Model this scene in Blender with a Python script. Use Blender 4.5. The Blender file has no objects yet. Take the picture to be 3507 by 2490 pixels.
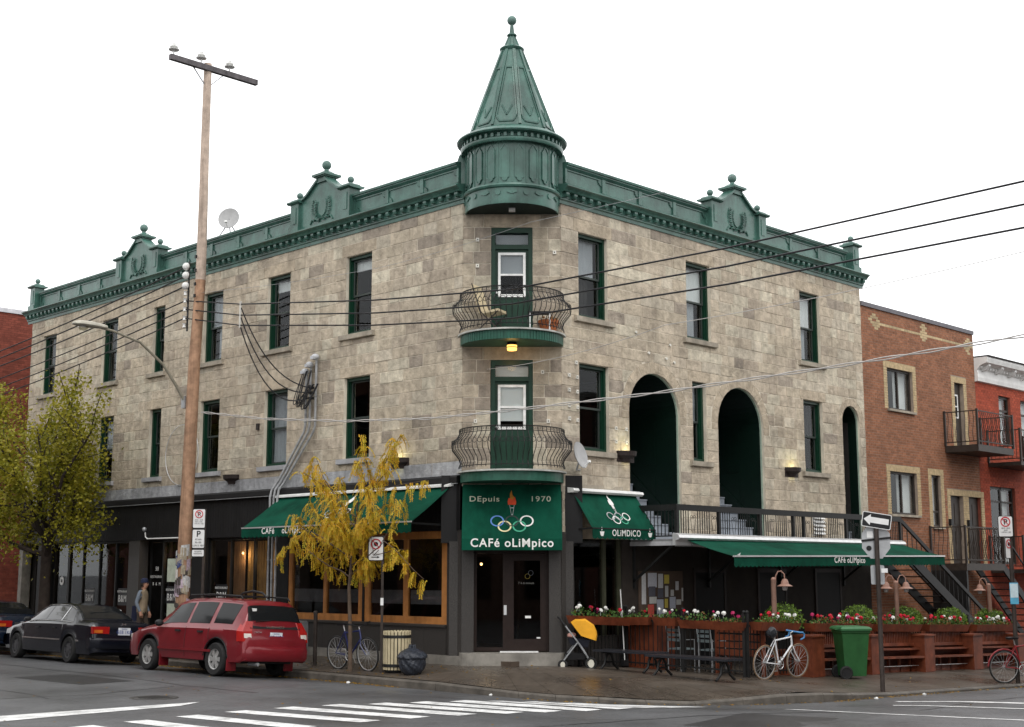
import bpy, bmesh, math, random
from mathutils import Vector, Matrix
R = math.radians
sin, cos, pi = math.sin, math.cos, math.pi
rnd = random.Random(7)
sc = bpy.context.scene
C = sc.collection

# ------------------------------------------------------------------ camera
cam = bpy.data.cameras.new('camera')
cam.sensor_width = 36.0
cam.lens = 36.0 * 4598.0 / 3507.0
cam.clip_end = 2000
cam.clip_start = .1
camo = bpy.data.objects.new('camera', cam)
C.objects.link(camo)
CAM = (-19.544, -19.385, 2.10)
camo.location = CAM
camo.rotation_euler = (R(90 + 8.8475), 0, R(44.769 - 90))
sc.camera = camo

# ------------------------------------------------------------------ sky and light (overcast)
SUN_AZ, SUN_EL = R(215), R(52)          # compass style: x = sin, y = cos
w = bpy.data.worlds.new('World')
sc.world = w
w.use_nodes = True
nt = w.node_tree
nt.nodes.clear()
sky = nt.nodes.new('ShaderNodeTexSky')
sky.sky_type = 'NISHITA'
sky.sun_disc = False
sky.sun_elevation = SUN_EL
sky.sun_rotation = SUN_AZ
veil = nt.nodes.new('ShaderNodeMixRGB')   # an even cloud layer over the clear sky
veil.inputs[0].default_value = .93
veil.inputs[2].default_value = (12.3, 12.3, 12.3, 1)
bg = nt.nodes.new('ShaderNodeBackground')
bg.inputs[1].default_value = .15
wo = nt.nodes.new('ShaderNodeOutputWorld')
nt.links.new(sky.outputs[0], veil.inputs[1])
nt.links.new(veil.outputs[0], bg.inputs[0])
nt.links.new(bg.outputs[0], wo.inputs[0])
sun = bpy.data.lights.new('sun', 'SUN')
sun.energy = 1.0
sun.angle = R(24)
sun.color = (1, .97, .92)
suno = bpy.data.objects.new('sun', sun)
C.objects.link(suno)
sd = Vector((sin(SUN_AZ) * cos(SUN_EL), cos(SUN_AZ) * cos(SUN_EL), sin(SUN_EL)))
suno.rotation_euler = sd.to_track_quat('Z', 'Y').to_euler()
sc.view_settings.view_transform = 'Standard'
sc.view_settings.look = 'None'
sc.view_settings.exposure = 0.0
sc.view_settings.gamma = 1
sc.view_settings.use_curve_mapping = False


# ------------------------------------------------------------------ materials
MATS = {}


def mat(name, c, r=.6, m=0.0, var=.18, vs=6.0, bump=0.0, bs=30.0, tint=False, spec=.28, rv=0.0, stain=0.0, ss=.5, streak=0.0, coat=0.0):
    if name in MATS:
        return MATS[name]
    mt = bpy.data.materials.new(name)
    mt.use_nodes = True
    t = mt.node_tree
    N, L = t.nodes, t.links
    b = N['Principled BSDF']
    b.inputs['Metallic'].default_value = m
    b.inputs['Roughness'].default_value = r
    b.inputs['Specular IOR Level'].default_value = spec
    if coat:
        b.inputs['Coat Weight'].default_value = coat
        b.inputs['Coat Roughness'].default_value = .08
    geo = N.new('ShaderNodeNewGeometry')

    def noise(scale, detail=5.0, vec=None):
        n = N.new('ShaderNodeTexNoise')
        n.inputs['Scale'].default_value = scale
        n.inputs['Detail'].default_value = detail
        n.inputs['Roughness'].default_value = .62
        L.new(vec or geo.outputs['Position'], n.inputs['Vector'])
        return n
    if tint:
        src = N.new('ShaderNodeAttribute')
        src.attribute_name = 'tint'
        col = src.outputs['Color']
    else:
        src = N.new('ShaderNodeRGB')
        src.outputs[0].default_value = (*c, 1)
        col = src.outputs[0]

    def mulby(col, fac_out, lo, hi, a=.3, z=.7):
        mr = N.new('ShaderNodeMapRange')
        mr.inputs['From Min'].default_value = a
        mr.inputs['From Max'].default_value = z
        mr.inputs['To Min'].default_value = lo
        mr.inputs['To Max'].default_value = hi
        L.new(fac_out, mr.inputs['Value'])
        mx = N.new('ShaderNodeVectorMath')
        mx.operation = 'SCALE'
        L.new(col, mx.inputs[0])
        L.new(mr.outputs[0], mx.inputs['Scale'])
        return mx.outputs[0]
    if var:
        col = mulby(col, noise(vs).outputs['Fac'], 1 - var, 1 + var)
    if stain:
        col = mulby(col, noise(ss, 6).outputs['Fac'], 1 - stain, 1.05, .36, .56)
    if streak:
        mp = N.new('ShaderNodeMapping')
        mp.inputs['Scale'].default_value = (5, 5, .35)
        L.new(geo.outputs['Position'], mp.inputs['Vector'])
        col = mulby(col, noise(1.0, 4, mp.outputs[0]).outputs['Fac'], 1 - streak, 1.04, .34, .55)
    L.new(col, b.inputs['Base Color'])
    if rv:
        mr = N.new('ShaderNodeMapRange')
        mr.inputs['From Min'].default_value = .35
        mr.inputs['From Max'].default_value = .65
        mr.inputs['To Min'].default_value = max(.03, r - rv)
        mr.inputs['To Max'].default_value = min(1, r + rv)
        L.new(noise(.45, 6).outputs['Fac'], mr.inputs['Value'])
        L.new(mr.outputs[0], b.inputs['Roughness'])
    if bump:
        bp = N.new('ShaderNodeBump')
        bp.inputs['Strength'].default_value = 1.0
        bp.inputs['Distance'].default_value = bump
        L.new(noise(bs, 6).outputs['Fac'], bp.inputs['Height'])
        L.new(bp.outputs[0], b.inputs['Normal'])
    MATS[name] = mt
    return mt


def glass(name, tint=(.55, .58, .58), ior=1.45, rough=.02, through=.55):
    mt = bpy.data.materials.new(name)
    mt.use_nodes = True
    t = mt.node_tree
    t.nodes.clear()
    N, L = t.nodes, t.links
    o = N.new('ShaderNodeOutputMaterial')
    mx = N.new('ShaderNodeMixShader')
    tr = N.new('ShaderNodeBsdfTransparent')
    tr.inputs[0].default_value = (tint[0] * through, tint[1] * through, tint[2] * through, 1)
    gl = N.new('ShaderNodeBsdfGlossy')
    gl.inputs[0].default_value = (.9, .93, .95, 1)
    gl.inputs['Roughness'].default_value = rough
    fr = N.new('ShaderNodeFresnel')
    fr.inputs[0].default_value = ior
    gb = N.new('ShaderNodeNewGeometry')
    inv = N.new('ShaderNodeMath')
    inv.operation = 'SUBTRACT'
    inv.inputs[0].default_value = 1.0
    L.new(gb.outputs['Backfacing'], inv.inputs[1])
    mu = N.new('ShaderNodeMath')
    mu.operation = 'MULTIPLY'
    L.new(fr.outputs[0], mu.inputs[0])
    L.new(inv.outputs[0], mu.inputs[1])
    L.new(mu.outputs[0], mx.inputs[0])
    L.new(tr.outputs[0], mx.inputs[1])
    L.new(gl.outputs[0], mx.inputs[2])
    L.new(mx.outputs[0], o.inputs[0])
    return mt


def emit(name, c, s):
    mt = bpy.data.materials.new(name)
    mt.use_nodes = True
    b = mt.node_tree.nodes['Principled BSDF']
    b.inputs['Base Color'].default_value = (*c, 1)
    b.inputs['Emission Color'].default_value = (*c, 1)
    b.inputs['Emission Strength'].default_value = s
    return mt


STONE = mat('limestone', (.4, .34, .26), .88, var=.26, vs=5, bump=.035, bs=9, tint=True, stain=.22, ss=.8, streak=.14)
MORTAR = mat('mortar', (.60, .54, .44), .9, var=.3, vs=1.2, bump=.003)
SILL = mat('sill_stone', (.34, .30, .24), .85, var=.25, vs=5, bump=.004, stain=.25, ss=1.5)
BAND = mat('grey_band_stone', (.33, .33, .34), .8, var=.18, vs=3, bump=.003, stain=.2, ss=1.2)
GREEN = mat('weathered_green_paint', (.050, .126, .101), .32, var=.2, vs=3.5, bump=.005, bs=9, stain=.32, ss=1.3, rv=.12, spec=.5, streak=.22)
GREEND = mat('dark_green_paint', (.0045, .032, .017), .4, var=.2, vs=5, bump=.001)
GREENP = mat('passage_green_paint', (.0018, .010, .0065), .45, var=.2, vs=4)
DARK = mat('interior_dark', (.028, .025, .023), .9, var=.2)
GLASS = glass('window_glass', tint=(.95, .97, .97), ior=1.30, through=.9)
SHOPG = glass('shop_glass', tint=(.9, .9, .9), ior=1.40, through=.8)
BLIND = mat('blind_white', (.82, .82, .80), .8, var=.06, vs=2)
BLINDG = mat('blind_grey', (.42, .43, .45), .8, var=.08, vs=2)
WHITE = mat('white_paint', (.72, .72, .70), .5, var=.1, vs=4)
BLACK = mat('black_iron', (.012, .012, .012), .5, var=.25, vs=8, bump=.001)
BROWNIR = mat('brown_iron', (.035, .027, .022), .5, var=.25)
FABRIC = mat('green_awning_fabric', (.0035, .054, .032), .85, spec=.08, var=.18, vs=1.6, bump=.014, bs=2.6, stain=.25, ss=.8, streak=.15)
ALU = mat('aluminium', (.62, .62, .62), .38, .6, var=.1)
GALV = mat('galvanised_steel', (.36, .37, .38), .45, .5, var=.2, vs=5)
GRANITE = mat('dark_granite', (.045, .041, .038), .45, var=.6, vs=60, bump=.001, bs=80)
FASCIA = mat('black_fascia_board', (.009, .0085, .009), .6, var=.2, vs=3, streak=.2)
ORANGEW = mat('varnished_wood', (.40, .17, .052), .4, var=.25, vs=3, streak=.3)
REDW = mat('red_stained_wood', (.165, .042, .018), .55, var=.25, vs=4, bump=.002, streak=.25, stain=.2, ss=2)
DARKBR = mat('dark_brown_frame', (.022, .014, .012), .5, spec=.15, var=.2)
CONC = mat('concrete', (.22, .205, .18), .8, var=.22, vs=5, bump=.004, stain=.3, ss=1.1)
WALK = mat('wet_pavement', (.080, .064, .050), .34, var=.22, vs=9, bump=.0025, bs=45, stain=.32, ss=.55, rv=.20)
KERB = mat('kerb_concrete', (.10, .088, .074), .6, var=.3, vs=7, bump=.006, bs=22, stain=.35, ss=1.4)
ROAD = mat('wet_asphalt', (.092, .093, .097), .42, var=.28, vs=24, bump=.004, bs=90, stain=.45, ss=.33, rv=.14)
PAINT = mat('road_paint', (.66, .66, .65), .55, var=.22, vs=26, bump=.001, stain=.38, ss=2.6)
GREYST = mat('grey_stair_paint', (.30, .33, .37), .6, var=.15)
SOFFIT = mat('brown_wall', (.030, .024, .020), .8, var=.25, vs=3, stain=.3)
CREAM = mat('cream_plastic', (.46, .39, .25), .6, var=.12)
TIN = mat('brick_tinted', (.3, .1, .05), .85, var=.2, vs=9, bump=.003, bs=40, tint=True, stain=.15, ss=.9)


# ------------------------------------------------------------------ mesh helpers
class M:
    def __init__(s):
        s.v, s.f, s.m, s.t, s.cur, s.tint = [], [], [], [], 0, None

    def add(s, v, f):
        o = len(s.v)
        s.v += [tuple(p) for p in v]
        for q in f:
            s.f.append([i + o for i in q])
            s.m.append(s.cur)
            s.t.append(s.tint)
        return s

    def box(s, x0, x1, y0, y1, z0, z1):
        return s.add([(x0, y0, z0), (x1, y0, z0), (x1, y1, z0), (x0, y1, z0), (x0, y0, z1), (x1, y0, z1), (x1, y1, z1), (x0, y1, z1)],
                     [(0, 3, 2, 1), (4, 5, 6, 7), (0, 1, 5, 4), (1, 2, 6, 5), (2, 3, 7, 6), (3, 0, 4, 7)])

    def bar(s, a, b, w, h=None, up=(0, 0, 1)):
        h = h or w
        a, b = Vector(a), Vector(b)
        d = (b - a).normalized()
        u = Vector(up)
        if abs(d.dot(u)) > .98:
            u = Vector((0, 1, 0))
        x = d.cross(u).normalized() * w / 2
        y = x.cross(d).normalized() * h / 2
        return s.add([a - x - y, a + x - y, a + x + y, a - x + y, b - x - y, b + x - y, b + x + y, b - x + y],
                     [(0, 3, 2, 1), (4, 5, 6, 7), (0, 1, 5, 4), (1, 2, 6, 5), (2, 3, 7, 6), (3, 0, 4, 7)])

    def prism(s, poly, y0, y1):
        """polygon in (x, z), extruded along y"""
        n = len(poly)
        v = [(p[0], y0, p[1]) for p in poly] + [(p[0], y1, p[1]) for p in poly]
        f = [tuple(range(n)), tuple(range(2 * n - 1, n - 1, -1))] + [(i, n + i, n + (i + 1) % n, (i + 1) % n) for i in range(n)]
        return s.add(v, f)

    def extr(s, prof, x0, x1):
        """profile in (y, z), extruded along x"""
        n = len(prof)
        v = [(x0, p[0], p[1]) for p in prof] + [(x1, p[0], p[1]) for p in prof]
        f = [tuple(range(n)), tuple(range(2 * n - 1, n - 1, -1))] + [(i, n + i, n + (i + 1) % n, (i + 1) % n) for i in range(n)]
        return s.add(v, f)

    def tube(s, pts, r, n=6, closed=False, cap=True):
        pts = [Vector(p) for p in pts]
        k = len(pts)
        rr = r if isinstance(r, (list, tuple)) else [r] * k
        vs, fs = [], []
        prev = None
        for i, p in enumerate(pts):
            a = pts[i - 1] if (i > 0 or closed) else p
            b = pts[(i + 1) % k] if (i < k - 1 or closed) else p
            d = (b - a)
            d = d.normalized() if d.length > 1e-9 else Vector((0, 0, 1))
            if prev is None:
                u = Vector((0, 0, 1)) if abs(d.z) < .9 else Vector((1, 0, 0))
            else:
                u = prev
            x = (u - d * u.dot(d))
            x = x.normalized() if x.length > 1e-6 else d.orthogonal().normalized()
            prev = x
            y = d.cross(x)
            for j in range(n):
                t = 2 * pi * j / n
                vs.append(p + (x * cos(t) + y * sin(t)) * rr[i])
        for i in range(k if closed else k - 1):
            for j in range(n):
                a, b = i * n + j, i * n + (j + 1) % n
                c, d = ((i + 1) % k) * n + (j + 1) % n, ((i + 1) % k) * n + j
                fs.append((a, b, c, d))
        if cap and not closed:
            fs.append(tuple(range(n))[::-1])
            fs.append(tuple((k - 1) * n + j for j in range(n)))
        return s.add(vs, fs)

    def lathe(s, prof, n=24, a0=0.0, a1=2 * pi, c=(0, 0, 0)):
        full = abs(a1 - a0 - 2 * pi) < 1e-6
        m = n if full else n + 1
        vs = []
        for i in range(m):
            a = a0 + (a1 - a0) * i / n
            for (r, z) in prof:
                vs.append((c[0] + r * cos(a), c[1] + r * sin(a), c[2] + z))
        k = len(prof)
        fs = []
        for i in range(n):
            for j in range(k - 1):
                a, b = i * k + j, ((i + 1) % m) * k + j
                fs.append((a, b, b + 1, a + 1))
        return s.add(vs, fs)

    def ball(s, c, r, n=14, sz=1.0):
        return s.lathe([(max(1e-4, r * sin(pi * i / (n // 2))), -r * cos(pi * i / (n // 2)) * sz) for i in range(n // 2 + 1)], n, c=c)

    def torus(s, c, R0, r, n=32, k=6, ax='y'):
        pts = []
        for i in range(n):
            a = 2 * pi * i / n
            if ax == 'y':
                pts.append((c[0] + R0 * cos(a), c[1], c[2] + R0 * sin(a)))
            elif ax == 'z':
                pts.append((c[0] + R0 * cos(a), c[1] + R0 * sin(a), c[2]))
            else:
                pts.append((c[0], c[1] + R0 * cos(a), c[2] + R0 * sin(a)))
        return s.tube(pts, r, k, closed=True)

    def mesh(s, name, mats, smooth=False, recalc=True):
        me = bpy.data.meshes.new(name)
        me.from_pydata(s.v, [], s.f)
        if not isinstance(mats, (list, tuple)):
            mats = [mats]
        for m in mats:
            me.materials.append(m)
        if len(mats) > 1:
            me.polygons.foreach_set('material_index', s.m)
        if any(t is not None for t in s.t):
            at = me.color_attributes.new('tint', 'FLOAT_COLOR', 'CORNER')
            d = []
            for q, t in zip(s.f, s.t):
                d += [*(t or (.3, .3, .3)), 1.0] * len(q)
            at.data.foreach_set('color', d)
        if recalc:
            bm = bmesh.new()
            bm.from_mesh(me)
            bmesh.ops.recalc_face_normals(bm, faces=bm.faces)
            bm.to_mesh(me)
            bm.free()
        if smooth:
            me.polygons.foreach_set('use_smooth', [True] * len(me.polygons))
            try:
                me.set_sharp_from_angle(angle=R(38))
            except Exception:
                pass
        me.update()
        return me

    def obj(s, name, mats, parent=None, loc=(0, 0, 0), rz=0.0, smooth=False, **kw):
        return inst(name, s.mesh(name, mats, smooth, kw.pop('recalc', True)), parent, loc, rz, **kw)


def inst(name, me, parent=None, loc=(0, 0, 0), rz=0.0, rot=None, scale=None, label=None, cat=None, group=None, kind=None):
    o = bpy.data.objects.new(name, me)
    C.objects.link(o)
    o.location = loc
    o.rotation_euler = rot or (0, 0, rz)
    if scale:
        o.scale = scale
    if parent:
        o.parent = parent
    for k, v in (('label', label), ('category', cat), ('group', group), ('kind', kind)):
        if v:
            o[k] = v
    return o


def thing(name, label, cat, loc=(0, 0, 0), rz=0.0, group=None, rot=None):
    return inst(name, None, None, loc, rz, rot, None, label, cat, group)


def copy_tree(o, loc=None, rz=None, label=None, parent=None):
    c = o.copy()
    C.objects.link(c)
    if parent:
        c.parent = parent
    if loc is not None:
        c.location = loc
    if rz is not None:
        c.rotation_euler = (0, 0, rz)
    if label:
        c['label'] = label
    for ch in o.children:
        copy_tree(ch, parent=c)
    return c


def text(s, size, m, parent, o, right, up, lift=.004, align='CENTER', bold=0.0, sx=1.0, name='lettering'):
    cu = bpy.data.curves.new('t', 'FONT')
    cu.body = s
    cu.size = size
    cu.align_x = align
    cu.extrude = .0015
    cu.offset = bold * .6
    cu.space_character = 1.14
    ob = bpy.data.objects.new('t', cu)
    C.objects.link(ob)
    dg = bpy.context.evaluated_depsgraph_get()
    me = bpy.data.meshes.new_from_object(ob.evaluated_get(dg))
    me.name = name
    bpy.data.objects.remove(ob)
    me.materials.clear()
    me.materials.append(m)
    r, u = Vector(right).normalized(), Vector(up).normalized()
    n = r.cross(u)
    p = Vector(o) + n * lift
    x = inst(name, me, parent)
    x.matrix_local = Matrix(((r.x * sx, u.x, n.x, p.x), (r.y * sx, u.y, n.y, p.y), (r.z * sx, u.z, n.z, p.z), (0, 0, 0, 1)))
    return x


def flat(m, poly, o, right, up, lift=.003, th=.002):
    """a thin printed plate: polygon in (right, up) coordinates"""
    r, u = Vector(right).normalized(), Vector(up).normalized()
    n = r.cross(u)
    o = Vector(o)
    k = len(poly)
    v = [o + r * a + u * b + n * (lift + th) for a, b in poly] + [o + r * a + u * b + n * lift for a, b in poly]
    m.add(v, [tuple(range(k)), tuple(range(2 * k - 1, k - 1, -1))] + [(i, k + i, k + (i + 1) % k, (i + 1) % k) for i in range(k)])
    return m


def ring(m, c, ro, ri, o, right, up, lift=.003, n=28, sy=1.0, a0=0, a1=2 * pi):
    r, u = Vector(right).normalized(), Vector(up).normalized()
    nn = r.cross(u) * lift
    o = Vector(o)
    vs, fs = [], []
    for i in range(n + 1):
        a = a0 + (a1 - a0) * i / n
        for q in (ro, ri):
            vs.append(o + r * (c[0] + q * cos(a)) + u * (c[1] + q * sin(a) * sy) + nn)
    for i in range(n):
        fs.append((2 * i, 2 * i + 1, 2 * i + 3, 2 * i + 2))
    m.add(vs, fs)
    return m


# ------------------------------------------------------------------ ground heights (the side street falls away to the right)
KX, KY, KR = -2.05, -6.4, 4.2


def zs(x, y):
    return .21 - .06 * min(max(x - 1, 0), 2.3) - .028 * max(x - 3.3, 0) - .085 * min(max(-x, 0), 3) - .02 * min(max(-y, 0), 3.3) - .035 * min(max(-y - 3.3, 0), 4)


def kd(x, y):
    cx, cy = KX + KR, KY + KR
    if x < cx and y < cy:
        return math.hypot(x - cx, y - cy) - KR
    return max(KX - x, KY - y)


def zr(x, y):
    x = min(x, 60)
    sp = math.log1p(math.exp(min((x - 1.5) / 1.2, 60))) * 1.2
    k = max(kd(x, y), 0)
    f = 1 / (1 + math.exp(max(-40, min(40, (x + 1.0) * 2))))
    return -.115 - .028 * sp + (.065 * f + .035 * (1 - f)) * min(k, 1.8) + .004 * min(max(k - 1.8, 0), 6)


def gz(x, y):
    return zs(x, y) if kd(x, y) < 0 else zr(x, y)


# road: one sheet to the horizon
def axis(a, b, step, far):
    p = [a + i * step for i in range(int((b - a) / step) + 1)]
    lo, hi, d = [], [], step
    x = a
    while x > -far:
        d *= 1.45
        x -= d
        lo.append(x)
    x, d = b, step
    while x < far:
        d *= 1.45
        x += d
        hi.append(x)
    return lo[::-1] + p + hi


xs_ = axis(-14, 20, .4, 600)
ys_ = axis(-16, 24, .4, 600)
m = M()
nx, ny = len(xs_), len(ys_)
m.add([(x, y, zr(x, y) - (.25 if kd(x, y) < -.5 else 0)) for x in xs_ for y in ys_],
      [(i * ny + j, (i + 1) * ny + j, (i + 1) * ny + j + 1, i * ny + j + 1) for i in range(nx - 1) for j in range(ny - 1)])
road = m.obj('road', ROAD, kind='structure', smooth=True)

# kerb path and pavement
path = []
y = 60.0
while y > KY + KR + .01:
    path.append((KX, y))
    y -= 1.5
path.append((KX, KY + KR))
for i in range(1, 8):
    a = pi + (pi / 2) * i / 8
    path.append((KX + KR + KR * cos(a), KY + KR + KR * sin(a)))
path.append((KX + KR, KY))
x = KX + KR + 1.5
while x < 60:
    path.append((x, KY))
    x += 1.5


def ramp(x, y):
    """dropped kerb at the corner"""
    d = math.hypot(x + .6, y + 5.3)
    return max(0, 1 - d / 1.7)


def inner(p):
    if p[1] > 1.6:
        return (.35, p[1])
    if p[0] > 1.6:
        return (p[0], .35)
    t = (path.index(p) - i_a) / (i_b - i_a)
    return (.35 + (1.6 - .35) * t, 1.6 + (.35 - 1.6) * t)


i_a = max(i for i, p in enumerate(path) if p[1] > 1.6)
i_b = min(i for i, p in enumerate(path) if p[0] > 1.6)
side = inst('sidewalk', None, kind='structure')
kerb = inst('kerb', None, kind='structure')
base = M()
NS = 8


def wz(x, y):
    return zs(x, y) - .09 * ramp(x, y)


for i in range(len(path) - 1):
    p, q = path[i], path[i + 1]
    pi_, qi = inner(p), inner(q)
    nrm = Vector((q[1] - p[1], -(q[0] - p[0]), 0))
    rows = []
    for t0 in range(NS + 1):
        t = t0 / NS
        a = Vector((p[0] + (pi_[0] - p[0]) * t, p[1] + (pi_[1] - p[1]) * t, 0))
        b = Vector((q[0] + (qi[0] - q[0]) * t, q[1] + (qi[1] - q[1]) * t, 0))
        rows.append((a, b))
    base.add([(v.x, v.y, wz(v.x, v.y) - .014) for a, b in rows for v in (a, b)],
             [(2 * k, 2 * k + 1, 2 * k + 3, 2 * k + 2) for k in range(NS)])
    # panels: split across the width about every 1.6 m
    W = (rows[-1][0] - rows[0][0]).length
    k0 = max(1, round(.16 / W * NS)) if W > 1 else 1
    kerb_k = .15 / max(W, .3)
    npan = max(1, round((W - .15) / 1.9))
    for j in range(npan):
        ta, tb = kerb_k + (1 - kerb_k) * j / npan, kerb_k + (1 - kerb_k) * (j + 1) / npan
        g = .006 / max((q[0] - p[0]) ** 2 + (q[1] - p[1]) ** 2, .2) ** .5
        gv = .006 / W
        pm = M()
        K = 5
        vs = []
        for c in range(K):
            t = ta + gv + (tb - ta - 2 * gv) * c / (K - 1)
            for e in (g, .5, 1 - g):
                ax_, ay_ = p[0] + (pi_[0] - p[0]) * t, p[1] + (pi_[1] - p[1]) * t
                bx_, by_ = q[0] + (qi[0] - q[0]) * t, q[1] + (qi[1] - q[1]) * t
                X, Y = ax_ + (bx_ - ax_) * e, ay_ + (by_ - ay_) * e
                vs.append((X, Y, wz(X, Y)))
        pm.add(vs, [(3 * c + e, 3 * c + 3 + e, 3 * c + 4 + e, 3 * c + 1 + e) for c in range(K - 1) for e in (0, 1)])
        pm.obj('sidewalk_panel', WALK, side, smooth=True)
    # kerb stone
    km = M()
    g = .004
    pv, qv = Vector((*p, 0)), Vector((*q, 0))
    d = (qv - pv).normalized()
    inn_p = (Vector((*pi_, 0)) - pv).normalized() * .15
    inn_q = (Vector((*qi, 0)) - qv).normalized() * .15
    vs = []
    for (v, iv, s_) in ((pv, inn_p, g), (qv, inn_q, -g)):
        v = v + d * s_
        top = wz(v.x, v.y) + .004
        bot = zr(v.x - .01, v.y) - .12
        o2 = -iv.normalized() * .02
        vs += [(v.x + o2.x, v.y + o2.y, bot), (v.x + o2.x * .6, v.y + o2.y * .6, top - .03), (v.x + iv.x * .15, v.y + iv.y * .15, top), (v.x + iv.x, v.y + iv.y, top), (v.x + iv.x, v.y + iv.y, bot)]
    km.add(vs, [(k, k + 1, 6 + k, 5 + k) for k in range(4)] + [(0, 1, 2, 3, 4), (9, 8, 7, 6, 5)])
    km.obj('kerb_stone', KERB, kerb)
base.obj('pavement_bed', mat('pavement_joint', (.05, .047, .042), .8), side)

# road markings (children of the road)


def strip(poly, name, z=.006, n=8, mt=None):
    """poly: four ground corners a,b,c,d (a-b one end, d-c the other); follows the road surface"""
    a, b, c, d = [Vector((*p, 0)) for p in poly]
    mm = M()
    vs = []
    for i in range(n + 1):
        t = i / n
        for s_, e in ((a, d), (b, c)):
            v = s_.lerp(e, t)
            v.x += rnd.uniform(-.008, .008)
            vs.append((v.x, v.y, max(zr(v.x, v.y), zr(v.x + .2, v.y), zr(v.x, v.y + .2)) * .5 + zr(v.x, v.y) * .5 + z))
    mm.add(vs, [(2 * i, 2 * i + 1, 2 * i + 3, 2 * i + 2) for i in range(n)])
    return mm.obj(name, mt or PAINT, road)


tops = [(-11.2, -2.05), (-10.25, -1.95), (-9.36, -1.85), (-8.45, -1.74), (-7.57, -1.66), (-6.7, -1.68), (-5.89, -1.84), (-5.2, -2.16), (-4.57, -2.43), (-3.95, -2.72), (-3.3, -2.95), (-2.72, -3.15), (-2.28, -3.6), (-1.98, -4.4)]
bots = [(-11.0, -4.5), (-10.05, -4.4), (-9.1, -4.28), (-8.08, -4.2), (-6.95, -4.21), (-6.1, -4.31), (-5.33, -4.5), (-4.64, -4.8), (-4.08, -5.06), (-3.47, -5.35), (-2.9, -5.5), (-2.35, -5.62), (-1.82, -5.70), (-1.34, -5.78)]
for (tx, ty), (bx_, by_) in zip(tops, bots):
    strip([(tx - .26, ty), (tx + .12, ty), (bx_ + .06, by_), (bx_ - .32, by_)], 'crosswalk_stripe')
strip([(-10.5, .10), (-10.97, -.62), (-7.78, -.36), (-7.2, 0.0)], 'stop_line', n=12)
strip([(-13.6, .0), (-13.9, -.6), (-10.97, -.62), (-10.5, .10)], 'stop_line', n=6)
strip([(-1.09, -7.12), (-1.16, -7.22), (.1, -10.5), (.2, -10.42)], 'lane_line', n=12)
strip([(1.2, -7.72), (1.1, -7.80), (2.2, -9.9), (2.3, -9.8)], 'lane_line', n=8)
strip([(2.2, -7.2), (2.05, -7.38), (3.2, -9.2), (3.4, -9.0)], 'lane_line', n=8)
TAR = mat('old_tar_patch', (.034, .034, .036), .38, var=.3, vs=14, bump=.003, bs=60, stain=.3, ss=.8)
rq = random.Random(2)
for (pts, w_) in (([(-5.2, 16), (-5.4, 11), (-5.3, 6.5), (-5.6, 3), (-5.5, .4)], .05), ([(-8.6, 12), (-8.4, 6), (-8.7, 1.6)], .045), ([(-13, 2.4), (-9.8, 2.9), (-7.6, 2.5), (-5.6, 3.1)], .04), ([(-9.5, -5.2), (-6.0, -6.3), (-3.0, -7.0), (-.4, -8.2)], .05), ([(.5, -8.6), (3.4, -8.3), (7, -8.5), (11, -8.3)], .045)):
    fine = []
    for (p, q) in zip(pts, pts[1:]):
        for i in range(7):
            t_ = i / 7
            fine.append((p[0] + (q[0] - p[0]) * t_ + rq.uniform(-.06, .06), p[1] + (q[1] - p[1]) * t_ + rq.uniform(-.06, .06)))
    for (p, q) in zip(fine, fine[1:]):
        dx, dy = q[0] - p[0], q[1] - p[1]
        k = w_ * rq.uniform(.6, 1.3) / (2 * math.hypot(dx, dy))
        strip([(p[0] - dy * k, p[1] + dx * k), (p[0] + dy * k, p[1] - dx * k), (q[0] + dy * k, q[1] - dx * k), (q[0] - dy * k, q[1] + dx * k)], 'tar_seam', .003, 1, TAR)
strip([(-6.9, 4.6), (-5.7, 4.7), (-5.75, 7.3), (-7.0, 7.2)], 'asphalt_patch', .003, 6, TAR)
strip([(-4.3, -7.6), (-2.3, -7.2), (-1.9, -8.6), (-4.1, -9.0)], 'asphalt_patch', .003, 6, TAR)
mh = M()
mh.lathe([(.001, .012), (.30, .012), (.31, .004), (.36, .012), (.40, .012), (.42, -.01)], 28)
for i in range(-3, 4):
    mh.box(-.26 + abs(i) * .03, .26 - abs(i) * .03, i * .075 - .012, i * .075 + .012, .012, .018)
mh.obj('manhole_cover', mat('cast_iron', (.05, .048, .046), .5, .3), None, (-7.35, 1.19, zr(-7.35, 1.19)), label='round cast iron manhole cover in the asphalt near the stop line', cat='manhole')

# ================================================================== corner building
bld = thing('corner_building', 'three storey grey stone corner building with green metal turret, cornice and curved balconies', 'building')
A_L, A_R, A_C = R(-90), 0.0, R(-45)
CC = (.755, .755, 0)
FR = {'L': ((0, 0, 0), A_L), 'R': ((0, 0, 0), A_R), 'C': (CC, A_C)}
Z3T, Z3B, Z2T, Z2B, ZCB, ZBT, ZBB = 9.567, 7.664, 6.631, 4.72, 10.139, 4.45, 4.144
LEND, REND = -21.96, 14.05
WL = [(-21.15, -20.24), (-17.31, -16.40), (-14.39, -13.77), (-11.77, -10.85), (-8.80, -7.83), (-5.58, -4.62)]
WR3 = [(2.07, 3.045), (5.956, 6.925), (10.92, 11.89)]
WR2 = [(2.07, 3.05), (6.12, 6.66), (10.94, 11.87)]
ARCH = [(3.75, 5.62, .26), (7.12, 9.05, .26), (12.86, 13.76, .2)]
ZAP = 6.66
DECKZ = 2.82
openL = [(a, b, Z3B, Z3T) for a, b in WL] + [(a, b, Z2B, Z2T) for a, b in WL]
openR = [(a, b, Z3B, Z3T) for a, b in WR3] + [(a, b, Z2B, Z2T) for a, b in WR2]
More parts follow.
